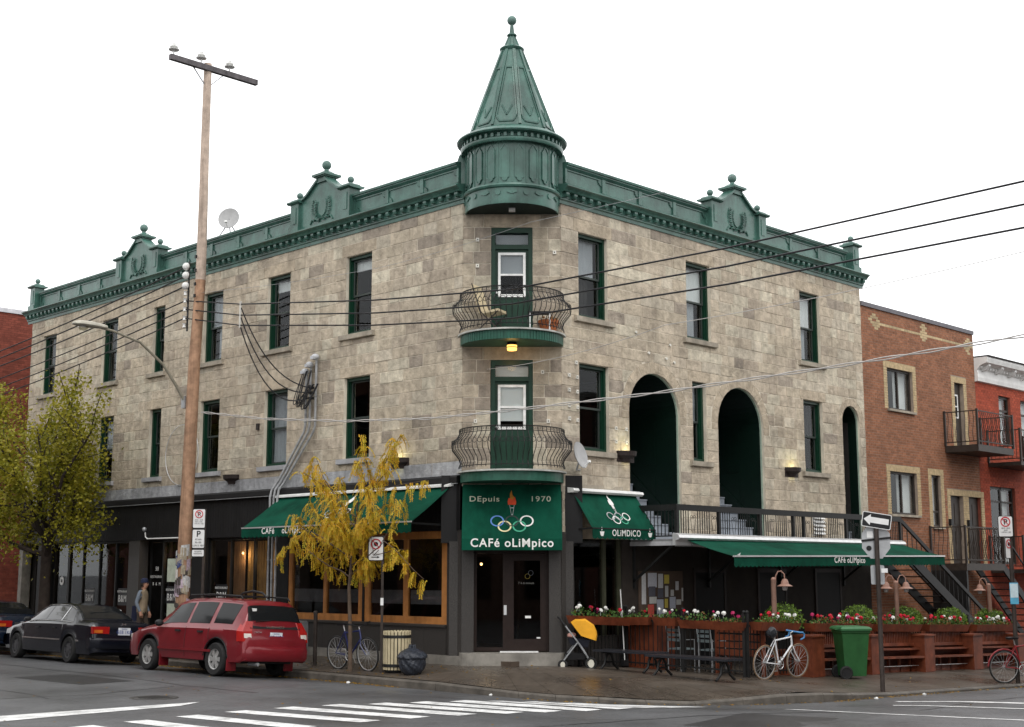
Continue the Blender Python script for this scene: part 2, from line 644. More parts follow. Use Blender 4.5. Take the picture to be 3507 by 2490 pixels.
openC = [(-.455, .455, 7.14, Z3T), (-.465, .455, 4.2, Z2T)]


def archtop(u, arches, extra=0.0, ztop=99):
    """height of arch opening (plus ring) at u, or None"""
    for a, b, rg in arches:
        r = (b - a) / 2
        c = (a + b) / 2
        ro = r + (rg if extra else 0)
        if abs(u - c) < ro and ztop > ZAP - r + .02:
            return ZAP - r + math.sqrt(max(0, ro * ro - (u - c) ** 2))
    return None


def wall_mesh(u0, u1, z0, z1, opens, arches=(), y0=-.009, y1=.34):
    """mortar-coloured wall with window openings and arches, as columns of blocks"""
    us = {u0, u1}
    for a, b, _, _ in opens:
        us |= {a, b}
    for a, b, rg in arches:
        for i in range(17):
            us.add(a + (b - a) * (1 - cos(pi * i / 16)) / 2)
    us = sorted(u for u in us if u0 <= u <= u1)
    m = M()
    for a, b in zip(us, us[1:]):
        if b - a < 1e-5:
            continue
        c = (a + b) / 2
        cuts = sorted([(zb, zt) for (oa, ob, zb, zt) in opens if oa <= c <= ob])
        lo_a = lo_b = z0
        at = archtop(c, arches)
        if at is not None:
            lo_a, lo_b = archtop(a + 1e-4, arches) or at, archtop(b - 1e-4, arches) or at
        prev = (lo_a, lo_b)
        for zb, zt in cuts + [(z1, z1)]:
            if zb > max(prev) + 1e-4:
                m.add([(a, y0, prev[0]), (b, y0, prev[1]), (b, y0, zb), (a, y0, zb), (a, y1, prev[0]), (b, y1, prev[1]), (b, y1, zb), (a, y1, zb)],
                      [(0, 1, 2, 3), (7, 6, 5, 4), (0, 4, 5, 1), (2, 6, 7, 3), (0, 3, 7, 4), (1, 5, 6, 2)])
            prev = (zt, zt)
    return m


for key, args in (('L', (LEND, -1.522, ZBT, ZCB + .4, openL)), ('C', (-1.052, 1.052, 4.144, 10.2, openC)), ('R', (1.522, REND, DECKZ, ZCB + .4, openR, ARCH))):
    wall_mesh(*args).obj('wall', MORTAR, bld, *FR[key])

# ---- ashlar stones
rs = random.Random(11)


def zlist(parts):
    z = [parts[0][0]]
    for (a, b, n) in parts:
        for i in range(1, n + 1):
            z.append(a + (b - a) * i / n)
    return z


ZC = zlist([(DECKZ, Z2B, 7), (Z2B, Z2T, 7), (Z2T, Z3B, 4), (Z3B, Z3T, 7), (Z3T, ZCB + .02, 2)])
PAL = [(.43, .36, .27), (.41, .345, .258), (.39, .325, .245), (.445, .385, .298), (.40, .335, .255), (.42, .35, .265), (.46, .405, .31), (.345, .285, .218), (.285, .238, .188)]


def shade(c, lo, hi):
    f = rs.uniform(lo, hi)
    return tuple(v * f for v in c)


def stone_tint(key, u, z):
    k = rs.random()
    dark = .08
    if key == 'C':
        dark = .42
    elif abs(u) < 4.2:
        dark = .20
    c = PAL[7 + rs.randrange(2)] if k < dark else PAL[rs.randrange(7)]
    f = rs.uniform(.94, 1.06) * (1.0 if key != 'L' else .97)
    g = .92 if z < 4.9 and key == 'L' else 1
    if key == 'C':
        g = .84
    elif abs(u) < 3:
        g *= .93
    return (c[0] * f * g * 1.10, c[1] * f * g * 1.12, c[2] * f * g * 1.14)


def stone_piece(m, poly, d, tint, inset=.007):
    """a rock-faced stone: polygon (u, z) with chamfered front edge"""
    m.tint = tint
    n = len(poly)
    cx, cz = sum(p[0] for p in poly) / n, sum(p[1] for p in poly) / n
    ins = []
    for (a, b) in poly:
        da, db = cx - a, cz - b
        ins.append((a + math.copysign(min(inset, abs(da) * .5), da), b + math.copysign(min(inset, abs(db) * .5), db)))
    back = [(a, .03, b) for a, b in poly]
    rim = [(a, .002 - d * .85, b) for a, b in poly]
    fro = [(a, -d + rs.uniform(-.004, .004), b) for a, b in ins]
    v = back + rim + fro
    f = [tuple(2 * n + i for i in range(n))]
    for i in range(n):
        j = (i + 1) % n
        f += [(i, j, n + j, n + i), (n + i, n + j, 2 * n + j, 2 * n + i)]
    m.add(v, f)


pieces = []          # (importance, key, poly, d, tint)


def lay(key, u0, u1, zlo, opens, arches=()):
    cam_u = {'L': 19.4, 'R': -19.5, 'C': 0}[key]
    for z0, z1 in zip(ZC, ZC[1:]):
        if z1 <= zlo + .01:
            continue
        zm = (z0 + z1) / 2
        iv = [(u0, u1)]
        blocks = [(a, b) for (a, b, zb, zt) in opens if zb < zm < zt]
        for a, b, rg in arches:
            r = (b - a) / 2
            if z1 <= ZAP - r + .02:
                blocks.append((a, b))
        # lintels above openings
        lint = [(a - .16, b + .16) for (a, b, zb, zt) in opens if abs(z0 - zt) < .01]
        for a, b in lint:
            blocks.append((a, b))
            pieces.append((0, key, [(a + .005, z0 + .005), (b - .005, z0 + .005), (b - .005, z1 - .005), (a + .005, z1 - .005)], rs.uniform(.018, .024), tuple(v * 1.0 for v in PAL[0])))
        for a, b, rg in arches:
            sp = ZAP - (b - a) / 2
            if z0 < sp - .02 and sp + .02 < z1:
                for p, q in ((a - rg, a), (b, min(b + rg, REND))):
                    pieces.append((0, key, [(p + .005, z0 + .005), (q - .005, z0 + .005), (q - .005, sp - .003), (p + .005, sp - .003)], .018, PAL[0]))
        for a, b in blocks:
            nv = []
            for p, q in iv:
                if b <= p or a >= q:
                    nv.append((p, q))
                else:
                    if a > p:
                        nv.append((p, a))
                    if b < q:
                        nv.append((b, q))
            iv = nv
        for p, q in iv:
            if q - p < .03:
                continue
            cuts = [p]
            while q - cuts[-1] > .95:
                cuts.append(cuts[-1] + rs.choice((.36, .44, .5, .56, .62, .7, .82)) * rs.uniform(.9, 1.1))
                if q - cuts[-1] < .22:
                    cuts[-1] = q - .3
            if q - cuts[-1] > .6:
                cuts.append((cuts[-1] + q) / 2 + rs.uniform(-.08, .08))
            cuts.append(q)
            for a, b in zip(cuts, cuts[1:]):
                g = .006
                a2, b2 = a + g, b - g
                # clip against arch rings
                us = [a2 + (b2 - a2) * i / 8 for i in range(9)]
                lows = [max(z0 + g, (archtop(u, arches, 1, z1) or -9) + .006) for u in us]
                if max(lows) <= z0 + g + 1e-6:
                    poly = [(a2, z0 + g), (b2, z0 + g), (b2, z1 - g), (a2, z1 - g)]
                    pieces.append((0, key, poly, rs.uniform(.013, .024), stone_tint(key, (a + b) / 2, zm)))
                else:
                    run = []
                    for u, l in zip(us + [None], lows + [99]):
                        if l < z1 - g - .02:
                            run.append((u, l))
                        else:
                            if len(run) > 1:
                                poly = run + [(run[-1][0], z1 - g), (run[0][0], z1 - g)]
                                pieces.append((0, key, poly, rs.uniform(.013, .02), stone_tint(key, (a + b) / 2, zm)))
                            run = []


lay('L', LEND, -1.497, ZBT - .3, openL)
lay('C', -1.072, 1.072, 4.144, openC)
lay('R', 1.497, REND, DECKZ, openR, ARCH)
# grey band course on the long front
u = LEND
while u < -1.6:
    b = min(u + rs.uniform(.7, 1.5), -1.5)
    if -1.5 - b < .4:
        b = -1.5
    pieces.append((0, 'B', [(u + .004, ZBB + .003), (b - .004, ZBB + .003), (b - .004, ZBT - .004), (u + .004, ZBT - .004)], .03, shade((.34, .345, .355), .88, 1.08)))
    u = b
# voussoirs
for a, b, rg in ARCH:
    r, c = (b - a) / 2, (a + b) / 2
    n = 9 if r > .6 else 7
    for i in range(n):
        t0, t1 = pi * i / n + .006, pi * (i + 1) / n - .006
        zc = ZAP - r
        pol = [(c + (r + .002) * cos(t), zc + (r + .002) * sin(t)) for t in (t0, (t0 * 2 + t1) / 3, (t0 + 2 * t1) / 3, t1)] + [(c + (r + rg) * cos(t), zc + (r + rg) * sin(t)) for t in (t1, (t0 + 2 * t1) / 3, (t0 * 2 + t1) / 3, t0)]
        pol = [(min(p[0], REND - .01), p[1]) for p in pol]
        pieces.append((0, 'R', pol, .016, shade(PAL[0], .93, 1.05)))
PLANE = {'L': lambda u: (0, -u), 'B': lambda u: (0, -u), 'R': lambda u: (u, 0), 'C': lambda u: (.755 + u * .707, .755 - u * .707)}


def size_on_screen(p):
    _, key, poly, _, _ = p
    us, zz = [q[0] for q in poly], [q[1] for q in poly]
    w_, h_ = max(us) - min(us), max(zz) - min(zz)
    px, py = PLANE[key]((max(us) + min(us)) / 2)
    d = math.hypot(px - CAM[0], py - CAM[1])
    return w_ * h_ / d ** 2


pieces.sort(key=size_on_screen, reverse=True)
rest = {}
for i, (_, key, poly, d, tint) in enumerate(pieces):
    if i < 300:
        m = M()
        stone_piece(m, poly, d, tint)
        m.obj('stone', STONE, bld, *FR['L' if key == 'B' else key])
    else:
        stone_piece(rest.setdefault('L' if key == 'B' else key, M()), poly, d, tint)
for key, m in rest.items():
    m.obj('stonework', STONE, bld, *FR[key], kind='stuff')
m = M().box(LEND, -1.53, .03, .34, ZBB, ZBT)
m.obj('wall', MORTAR, bld, *FR['L'])

# ---- back walls, roof, floors
m = M()
m.box(.36, REND, .36, 21.9, 10.3, 10.45)
m.obj('roof', mat('roof_felt', (.06, .06, .06), .9), bld)
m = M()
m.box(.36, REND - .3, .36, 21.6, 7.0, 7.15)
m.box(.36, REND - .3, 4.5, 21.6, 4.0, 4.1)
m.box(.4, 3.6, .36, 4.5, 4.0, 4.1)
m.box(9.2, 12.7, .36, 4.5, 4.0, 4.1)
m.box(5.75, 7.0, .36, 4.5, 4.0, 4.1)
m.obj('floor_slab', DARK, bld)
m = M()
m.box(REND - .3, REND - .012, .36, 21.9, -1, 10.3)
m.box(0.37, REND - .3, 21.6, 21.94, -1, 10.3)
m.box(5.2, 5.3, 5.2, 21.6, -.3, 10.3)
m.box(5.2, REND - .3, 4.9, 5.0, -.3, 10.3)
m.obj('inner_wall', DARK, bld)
m = M().box(.02, 2.2, 21.945, 21.96, -.5, 10.2)
m.obj('side_wall', MORTAR, bld)

# ---- windows (double hung, green frames)
WCACHE = {}


def window(key, a, b, zb, zt, blind=None, sill=True, sillm=None):
    wd, h = b - a, zt - zb
    k = (round(wd, 1), round(h, 2))
    if k not in WCACHE:
        W2 = round(wd, 1) / 2
        f = M()
        e, y0, y1 = .075, .075, .25
        f.box(-W2, -W2 + e, y0, y1, 0, h)
        f.box(W2 - e, W2, y0, y1, 0, h)
        f.box(-W2 + e, W2 - e, y0, y1, h - e, h)
        f.box(-W2 + e, W2 - e, y0, y1, 0, e * .9)
        f.box(-W2 + e, -W2 + e + .03, y0 + .05, y1, e * .9, h - e)
        f.box(W2 - e - .03, W2 - e, y0 + .05, y1, e * .9, h - e)
        s_ = M()
        mid = h * .5
        i0, i1 = -W2 + e + .031, W2 - e - .031
        for (p, q, yy) in ((mid - .02, h - e - .002, .15), (e * .9 + .002, mid + .02, .185)):
            s_.box(i0, i0 + .04, yy, yy + .033, p, q)
            s_.box(i1 - .04, i1, yy, yy + .033, p, q)
            s_.box(i0 + .04, i1 - .04, yy, yy + .033, q - .04, q)
            s_.box(i0 + .04, i1 - .04, yy, yy + .033, p, p + .045)
        pn = M().box(i0 + .035, i1 - .035, .163, .168, mid + .02, h - e - .035)
        pn2 = M().box(i0 + .035, i1 - .035, .198, .203, e + .03, mid - .015)
        WCACHE[k] = (f.mesh('window', GREEND), s_.mesh('sash', mat('sash_paint', (.035, .045, .04), .5)), pn.mesh('pane', GLASS), pn2.mesh('pane', GLASS), i0, i1)
    fm, sm, pm, pm2, i0, i1 = WCACHE[k]
    o, ang = FR[key]
    c = (a + b) / 2
    loc = Matrix.Translation(o) @ Matrix.Rotation(ang, 4, 'Z') @ Vector((c, 0, zb))
    wn = inst('window', fm, bld, loc, ang)
    inst('sash', sm, wn)
    inst('pane', pm, wn)
    inst('pane', pm2, wn)
    for (x0, x1, z0, z1, mt) in (blind or []):
        m = M()
        X0, X1 = i0 + (i1 - i0) * x0, i0 + (i1 - i0) * x1
        nseg = 10
        for s2 in range(nseg):
            xa, xb = X0 + (X1 - X0) * s2 / nseg, X0 + (X1 - X0) * (s2 + 1) / nseg
            m.add([(xa, .245 + .012 * (s2 % 2), h * z0), (xb, .245 + .012 * ((s2 + 1) % 2), h * z0), (xb, .245 + .012 * ((s2 + 1) % 2), h * z1), (xa, .245 + .012 * (s2 % 2), h * z1)], [(0, 1, 2, 3)])
        m.obj('blind', mt, wn)
    if sill:
        sm_ = M()
        ov = .16
        sm_.extr([(-.10, -.005), (-.10, -.115), (-.09, -.125), (.10, -.13), (.10, 0)], -wd / 2 - ov, wd / 2 + ov)
        sm_.obj('sill', sillm or SILL, wn)
    return wn


W_, G_ = BLIND, BLINDG
L3 = [[(0, 1, .05, .95, DARK)], [(.45, 1, .06, .92, W_)], [(0, 1, .5, .95, DARK)], [(0, 1, .5, .95, G_), (.45, 1, .05, .5, G_)], [(0, 1, .8, .96, W_)], [(0, 1, .82, .96, W_)]]
L2 = [[(0, 1, .5, .95, DARK)], [(0, 1, .5, .96, G_)], [(0, 1, .5, .95, DARK)], [], [(0, 1, .05, .96, G_)], []]
for (a, b), bl in zip(WL, L3):
    window('L', a, b, Z3B, Z3T, bl)
for (a, b), bl in zip(WL, L2):
    window('L', a, b, Z2B, Z2T, bl, sillm=BAND)
R3 = [[(0, .85, .5, .95, G_), (0, .6, .06, .5, DARK)], [(0, 1, .5, .97, W_), (0, .65, .05, .5, G_)], [(0, .9, .5, .97, W_), (0, .6, .05, .5, G_)]]
R2 = [[], [(0, 1, .5, .95, G_)], [(0, 1, .52, .95, DARK)]]
for (a, b), bl in zip(WR3, R3):
    window('R', a, b, Z3B, Z3T, bl)
for (a, b), bl in zip(WR2, R2):
    window('R', a, b, Z2B, Z2T, bl)

# ---- cornice, parapet, pediments
PROF = [(.0, 10.10), (-.045, 10.10), (-.055, 10.17), (-.085, 10.19), (-.085, 10.22), (-.10, 10.225), (-.10, 10.335), (-.20, 10.345), (-.22, 10.385), (-.27, 10.43), (-.30, 10.445), (-.30, 10.475), (-.27, 10.485), (-.06, 10.53), (.0, 10.53)]
den = M().extr([(-.10, 10.235), (-.175, 10.245), (-.19, 10.29), (-.19, 10.334), (-.10, 10.334)], -.05, .05).mesh('dentil', GREEN)


def cornice(key, u0, u1):
    o, ang = FR[key]
    c = M().extr(PROF, u0, u1).obj('cornice', GREEN, bld, o, ang)
    n = round((u1 - u0) / .26)
    for i in range(n):
        inst('dentil', den, c, (u0 + (i + .5) * (u1 - u0) / n, 0, 0))
    return c


cL = cornice('L', LEND - .26, -1.42)
cR = cornice('R', 1.42, REND + .12)
PCACHE = {}


def parapet(key, u0, u1, n):
    o, ang = FR[key]
    p = M()
    p.box(u0, u1, -.01, .20, 10.5, 11.0)
    p.extr([(-.13, 11.0), (-.14, 11.045), (-.12, 11.06), (.3, 11.12), (.3, 11.0)], u0, u1)
    p.extr([(-.05, 10.93), (-.10, 10.97), (-.10, 10.999), (-.01, 10.999), (-.01, 10.93)], u0, u1)
    p.extr([(-.011, 10.515), (-.06, 10.53), (-.06, 10.57), (-.04, 10.60), (-.011, 10.60)], u0, u1)
    po = p.obj('parapet', GREEN, bld, o, ang)
    w_ = round((u1 - u0) / n, 3)
    if w_ not in PCACHE:
        q = M()
        q.box(-w_ / 2, -w_ / 2 + .055, -.05, -.011, 10.602, 10.929)
        q.box(w_ / 2 - .055, w_ / 2, -.05, -.011, 10.602, 10.929)
        q.box(-w_ / 2 + .056, w_ / 2 - .056, -.035, -.011, 10.895, 10.929)
        for (cx, cz, a0) in ((-w_ / 2 + .058, 10.604, 0), (w_ / 2 - .058, 10.893, pi)):
            for i in range(5):
                t0, t1 = a0 + pi / 2 * i / 5 + .03, a0 + pi / 2 * (i + 1) / 5 - .03
                q.prism([(cx, cz), (cx + .11 * cos(t0), cz + .11 * sin(t0)), (cx + .135 * cos((t0 + t1) / 2), cz + .135 * sin((t0 + t1) / 2)), (cx + .11 * cos(t1), cz + .11 * sin(t1))], -.035, -.011)
        PCACHE[w_] = q.mesh('panel_frame', GREEN)
    for i in range(n):
        inst('panel_frame', PCACHE[w_], po, (u0 + (i + .5) * (u1 - u0) / n, 0, 0))


for key, u0, u1, n in (('L', -21.45, -16.32, 4), ('L', -14.02, -7.62, 5), ('L', -5.30, -1.62, 3), ('R', 1.62, 6.82, 4), ('R', 9.16, 13.3, 3)):
    parapet(key, u0, u1, n)
GREENB = mat('pale_green_ball', (.10, .17, .15), .45, var=.2)
pier = M()
pier.box(-.16, .16, -.20, .12, 10.5, 11.22)
pier.box(-.20, .20, -.24, .16, 10.5, 10.63)
pier.box(-.07, .07, -.215, -.2, 10.70, 11.12)
pier.extr([(-.24, 11.22), (-.28, 11.25), (-.28, 11.28), (.20, 11.28), (.20, 11.25), (.16, 11.22)], -.24, .24)
pier.add([(-.19, -.23, 11.28), (.19, -.23, 11.28), (.19, .15, 11.28), (-.19, .15, 11.28), (-.15, -.19, 11.34), (.15, -.19, 11.34), (.15, .11, 11.34), (-.15, .11, 11.34), (-.07, -.11, 11.37), (.07, -.11, 11.37), (.07, .03, 11.37), (-.07, .03, 11.37)],
         [(0, 1, 5, 4), (1, 2, 6, 5), (2, 3, 7, 6), (3, 0, 4, 7), (4, 5, 9, 8), (5, 6, 10, 9), (6, 7, 11, 10), (7, 4, 8, 11), (8, 9, 10, 11)])
pier_me = pier.mesh('parapet_pier', GREEN)
fin_me = M().lathe([(.06, 11.37), (.038, 11.40)], 12, c=(0, -.04, 0)).ball((0, -.04, 11.465), .083, 16).mesh('ball_finial', GREENB, True)


def pier_at(key, u):
    o, ang = FR[key]
    loc = Matrix.Translation(o) @ Matrix.Rotation(ang, 4, 'Z') @ Vector((u, 0, 0))
    p = inst('parapet_pier', pier_me, bld, loc, ang)
    inst('ball_finial', fin_me, p)


for key, u in (('L', -21.7), ('R', 13.62)):
    pier_at(key, u)
ped = M()
ped.prism([(-.9, 10.5), (.9, 10.5), (.9, 11.27), (.74, 11.28), (.6, 11.33), (.14, 11.66), (-.14, 11.66), (-.6, 11.33), (-.74, 11.28), (-.9, 11.27)], -.12, .15)
for s_ in (-1, 1):
    pts = [(.9, 11.27), (.74, 11.28), (.6, 11.335), (.14, 11.665)]
    for (p, q) in zip(pts, pts[1:]):
        ped.bar((s_ * p[0], -.02, p[1] + .02), (s_ * q[0], -.02, q[1] + .02), .34, .05)
ped.box(-.17, .17, -.17, .17, 11.6, 11.72)
ped.box(-.22, .22, -.22, .22, 11.72, 11.745)
ped.box(-.26, .26, -.26, .26, 11.745, 11.80)
ped.add([(-.2, -.2, 11.80), (.2, -.2, 11.80), (.2, .2, 11.80), (-.2, .2, 11.80), (-.08, -.08, 11.90), (.08, -.08, 11.90), (.08, .08, 11.90), (-.08, .08, 11.90)], [(0, 1, 5, 4), (1, 2, 6, 5), (2, 3, 7, 6), (3, 0, 4, 7), (4, 5, 6, 7)])
ped_me = ped.mesh('pediment', GREEN)
big_me = M().lathe([(.075, 11.90), (.05, 11.95)], 14).ball((0, 0, 12.055), .118, 18).mesh('ball_finial', GREENB, True)
wr = M()
for s_ in (-1, 1):
    pts = [(s_ * (.27 * sin(t) + .02), -.14, 10.98 - .30 * cos(t)) for t in [pi * .03 + i * .30 for i in range(8)]]
    wr.tube(pts, .014, 5)
    for i, p in enumerate(pts[1:]):
        q = pts[i]
        d = Vector((p[0] - q[0], 0, p[2] - q[2])).normalized()
        nn = Vector((-d.z, 0, d.x))
        for side_ in (-1, 1):
            for off in (0, .5):
                b0 = Vector(q).lerp(Vector(p), off)
                tip = b0 + d * .07 + nn * .10 * side_
                midp = b0.lerp(tip, .5) + Vector((0, -.035, 0))
                sd_ = (d * .6 - nn * side_ * .6).normalized() * .022
                wr.add([b0, midp + sd_, tip, midp - sd_], [(0, 1, 2), (0, 2, 3), (0, 1, 3), (1, 2, 3)])
wr.tube([(-.45, -.13, 10.60), (-.36, -.14, 10.70), (-.28, -.14, 10.66), (-.2, -.15, 10.74), (-.1, -.15, 10.68), (0, -.16, 10.69), (.1, -.15, 10.68), (.2, -.15, 10.74), (.28, -.14, 10.66), (.36, -.14, 10.70), (.45, -.13, 10.60)], .02, 5)
wr_me = wr.mesh('wreath_relief', GREEN, True)
for key, u in (('L', -15.17), ('L', -6.46), ('R', 7.99)):
    o, ang = FR[key]
    loc = Matrix.Translation(o) @ Matrix.Rotation(ang, 4, 'Z') @ Vector((u, 0, 0))
    p = inst('pediment', ped_me, bld, loc, ang)
    inst('ball_finial', big_me, p)
    inst('wreath_relief', wr_me, p)
    pier_at(key, u - 1.02)
    pier_at(key, u + 1.02)

# ---- turret (axis at the middle of the chamfer)
tur = inst('turret', None, bld, CC, A_C)


def lathe_part(name, prof, n=40, mt=GREEN, parent=tur, smooth=True):
    return M().lathe(prof, n).obj(name, mt, parent, smooth=smooth)


M().lathe([(.001, 9.862), (.985, 9.862), (.985, 9.87)], 40).obj('turret_soffit', mat('shaded_soffit_green', (.010, .022, .018), .7), tur)  # shade under the turret is put into this darker green
lathe_part('turret_skirt', [(.98, 9.87), (.99, 9.85), (1.02, 9.84), (1.03, 9.90), (1.03, 10.18), (1.07, 10.20), (1.085, 10.235), (1.07, 10.27), (1.0, 10.29)])
lathe_part('drum', [(1.0, 10.29), (1.0, 11.20)], 40)
lathe_part('eave', [(1.0, 11.19), (1.12, 11.19), (1.14, 11.23), (1.14, 11.27), (1.04, 11.28), (1.06, 11.36), (1.13, 11.40), (1.20, 11.40), (1.225, 11.43), (1.20, 11.47), (1.0, 11.58), (.97, 11.60)])
PP = [(-.092, 10.42), (-.05, 10.40), (-.045, 10.36), (0, 10.335), (.045, 10.36), (.05, 10.40), (.092, 10.42), (.092, 11.02), (0, 11.15), (-.092, 11.02)]
pl = M().prism(PP, -.012, .02)
for p_, q_ in zip(PP, PP[1:] + PP[:1]):
    pl.bar((p_[0], -.018, p_[1]), (q_[0], -.018, q_[1]), .02, .02, (0, 1, 0))
pl_me = pl.mesh('turret_panel', GREEN)
st_me = M().box(-.012, .012, -.012, .01, 10.30, 11.18).mesh('turret_rib', GREEN)
for i in range(-5, 7):
    a = R(i * 18 - 9)
    inst('turret_panel', pl_me, tur, (sin(a) * 1.0, -cos(a) * 1.0, 0), a)
for i in range(-6, 7):
    a = R(i * 18)
    inst('turret_rib', st_me, tur, (sin(a) * 1.0, -cos(a) * 1.0, 0), a)
de_me = M().box(-.03, .03, -.07, .0, 11.29, 11.375).mesh('turret_dentil', GREEN)
for i in range(-15, 16):
    a = R(i * 7.5)
    inst('turret_dentil', de_me, tur, (sin(a) * 1.05, -cos(a) * 1.05, 0), a)
chev = M()
chev.bar((-.1, -.01, 10.10), (0, -.01, 10.06), .05, .02, (0, 1, 0))
chev.bar((0, -.01, 10.06), (.1, -.01, 10.10), .05, .02, (0, 1, 0))
chev_me = chev.mesh('chevron_ornament', GREEN)
disc_me = M().prism([(.06 * cos(2 * pi * i / 14), 10.08 + .06 * sin(2 * pi * i / 14)) for i in range(14)], -.02, .01).mesh('disc_ornament', GREEN)
for i in range(-5, 6):
    a = R(i * 17)
    inst('chevron_ornament' if i % 2 == 0 else 'disc_ornament', chev_me if i % 2 == 0 else disc_me, tur, (sin(a) * 1.03, -cos(a) * 1.03, 0), a)
NF, AOFF = 10, R(-98)
c0, c1, zc0, zc1 = .97, .235, 11.60, 13.60
cone = M().lathe([(c0, zc0), (c1, zc1)], NF, a0=AOFF + pi / NF, a1=2 * pi + AOFF + pi / NF)
cone.obj('cone_roof', GREEN, tur)


for i in range(NF):
    am = AOFF + 2 * pi * i / NF
    if sin(am) > .6:
        continue
    h = pi / NF
    kn = 1 / cos(h)
    m = M()
    for da in (-.16, .16):
        pts = []
        for z in (11.61, 13.58):
            r = (c0 + (c1 - c0) * (z - zc0) / (zc1 - zc0)) + .012
            aa = am + h + da * (.10 / r)
            pts.append((r * cos(aa), r * sin(aa), z))
        m.bar(pts[0], pts[1], .03, .03)
    m.obj('cone_rib', GREEN, tur)
    m = M()

    def q(s, z):
        r = (c0 + (c1 - c0) * (z - zc0) / (zc1 - zc0)) * cos(h) + .012
        half = r * math.tan(h) * .84
        return (r * cos(am) - s * half * sin(am), r * sin(am) + s * half * cos(am), z)
    out = [q(-.32, 11.70), q(.62, 11.70), q(.72, 11.74), q(.86, 11.78), q(.92, 11.84), q(.62, 13.10), q(-.62, 13.10), q(-.92, 11.84), q(-.86, 11.78), q(-.72, 11.74), q(-.62, 11.70)]
    for a_, b_ in zip(out, out[1:] + out[:1]):
        m.bar(a_, b_, .026, .03)
    m.bar(q(-.52, 12.10), q(0, 11.86), .028, .03)
    m.bar(q(0, 11.86), q(.52, 12.10), .028, .03)
    m.obj('cone_panel_frame', GREEN, tur)
lathe_part('spire_ring', [(.22, 13.58), (.27, 13.62), (.28, 13.65), (.25, 13.68), (.19, 13.69)], 24)
m = M().lathe([(.185, 13.69), (.075, 13.96), (.105, 13.965), (.115, 13.985), (.10, 14.01), (.06, 14.02), (.035, 14.25)], 20)
for i in range(10):
    a = 2 * pi * i / 10
    m.bar((.185 * cos(a), .185 * sin(a), 13.69), (.08 * cos(a), .08 * sin(a), 13.95), .02)
m.obj('spire_tip', GREEN, tur, smooth=True)
M().ball((0, 0, 14.34), .108, 20).obj('spire_ball', GREENB, tur, smooth=True)
for s_ in (-1, 1):
    m = M().prism([(s_ * .98, 10.4), (s_ * 1.22, 10.4), (s_ * 1.22, 11.06), (s_ * 1.17, 11.22), (s_ * 1.10, 11.32), (s_ * .98, 11.32)], .1, .45)
    m.obj('turret_shoulder', GREEN, tur)
m = M().box(-.07, .07, -.55, -.41, 9.80, 9.86)
m.obj('soffit_lamp', WHITE, tur)

# ---- curved balconies and their doors
ba = M()
N_ = 7
prof = [(1.13, .06), (1.13, .10), (1.10, .18), (1.13, .27), (1.20, .36), (1.27, .45), (1.285, .55), (1.25, .64), (1.17, .72), (1.125, .80), (1.12, .90)]
ba.tube([(0, -r, z) for r, z in prof], .0085, 5)
bal_me = ba.mesh('baluster', BLACK)
hoop = M().torus((0, -1.285, .60), .05, .006, 12, 4).mesh('hoop', BLACK)
scr = M().torus((-.02, -1.13, .85), .022, .004, 8, 4).torus((.02, -1.13, .85), .022, .004, 8, 4).mesh('scroll', BLACK)


def arc(r, z, a0, a1, n=26):
    return [(r * sin(a0 + (a1 - a0) * i / n), -r * cos(a0 + (a1 - a0) * i / n), z) for i in range(n + 1)]


def balcony(z, boards):
    b = inst('balcony', None, bld, (CC[0], CC[1], z), A_C)
    sl = M()
    A0 = R(-88)
    pts = arc(1.1, 0, A0, -A0)
    n = len(pts)
    sl.add([(p[0], p[1], -.23) for p in pts] + [(p[0], p[1], -.035) for p in pts] + [(0, 0, -.23), (0, 0, -.035)],
           [(i, i + 1, n + i + 1, n + i) for i in range(n - 1)] + [tuple(range(n)) + (2 * n,), tuple(range(n, 2 * n))[::-1] + (2 * n + 1,)])
    sl.obj('slab', mat('balcony_green', (.018, .085, .057), .45, var=.2, streak=.2), b)
    lp = M()
    for (ra, za, zb_) in ((1.17, -.034, .0),):
        p2 = arc(ra, 0, A0, -A0)
        lp.add([(p[0], p[1], za) for p in p2] + [(p[0], p[1], zb_) for p in p2] + [(0, 0, za), (0, 0, zb_)],
               [(i, i + 1, n + i + 1, n + i) for i in range(n - 1)] + [tuple(range(n)) + (2 * n,), tuple(range(n, 2 * n))[::-1] + (2 * n + 1,)])
    lp.obj('floor_edge', mat('weathered_white', (.42, .42, .39), .6, var=.25, stain=.3, ss=2), b)
    if boards:
        me = M().box(-.028, .028, -.012, .0, -.228, -.037).mesh('fascia_board', mat('balcony_green', (0, 0, 0)))
        for i in range(-24, 25):
            a = R(i * 3.6)
            inst('fascia_board', me, b, (1.1 * sin(a), -1.1 * cos(a), 0), a)
    rl = M()
    for r, zz, t in ((1.12, .895, .013), (1.125, .80, .008), (1.13, .10, .009)):
        rl.tube(arc(r, zz, A0, -A0), t, 5)
    rl.obj('rail', BLACK, b)
    for i in range(-15, 16):
        a = R(i * 5.7)
        inst('baluster', bal_me, b, (0, 0, 0), a)
        if i < 15:
            inst('hoop', hoop, b, (0, 0, 0), a + R(2.85))
            inst('scroll', scr, b, (0, 0, 0), a + R(2.85))
    return b


b3 = balcony(7.14, True)
b2 = balcony(4.20, False)


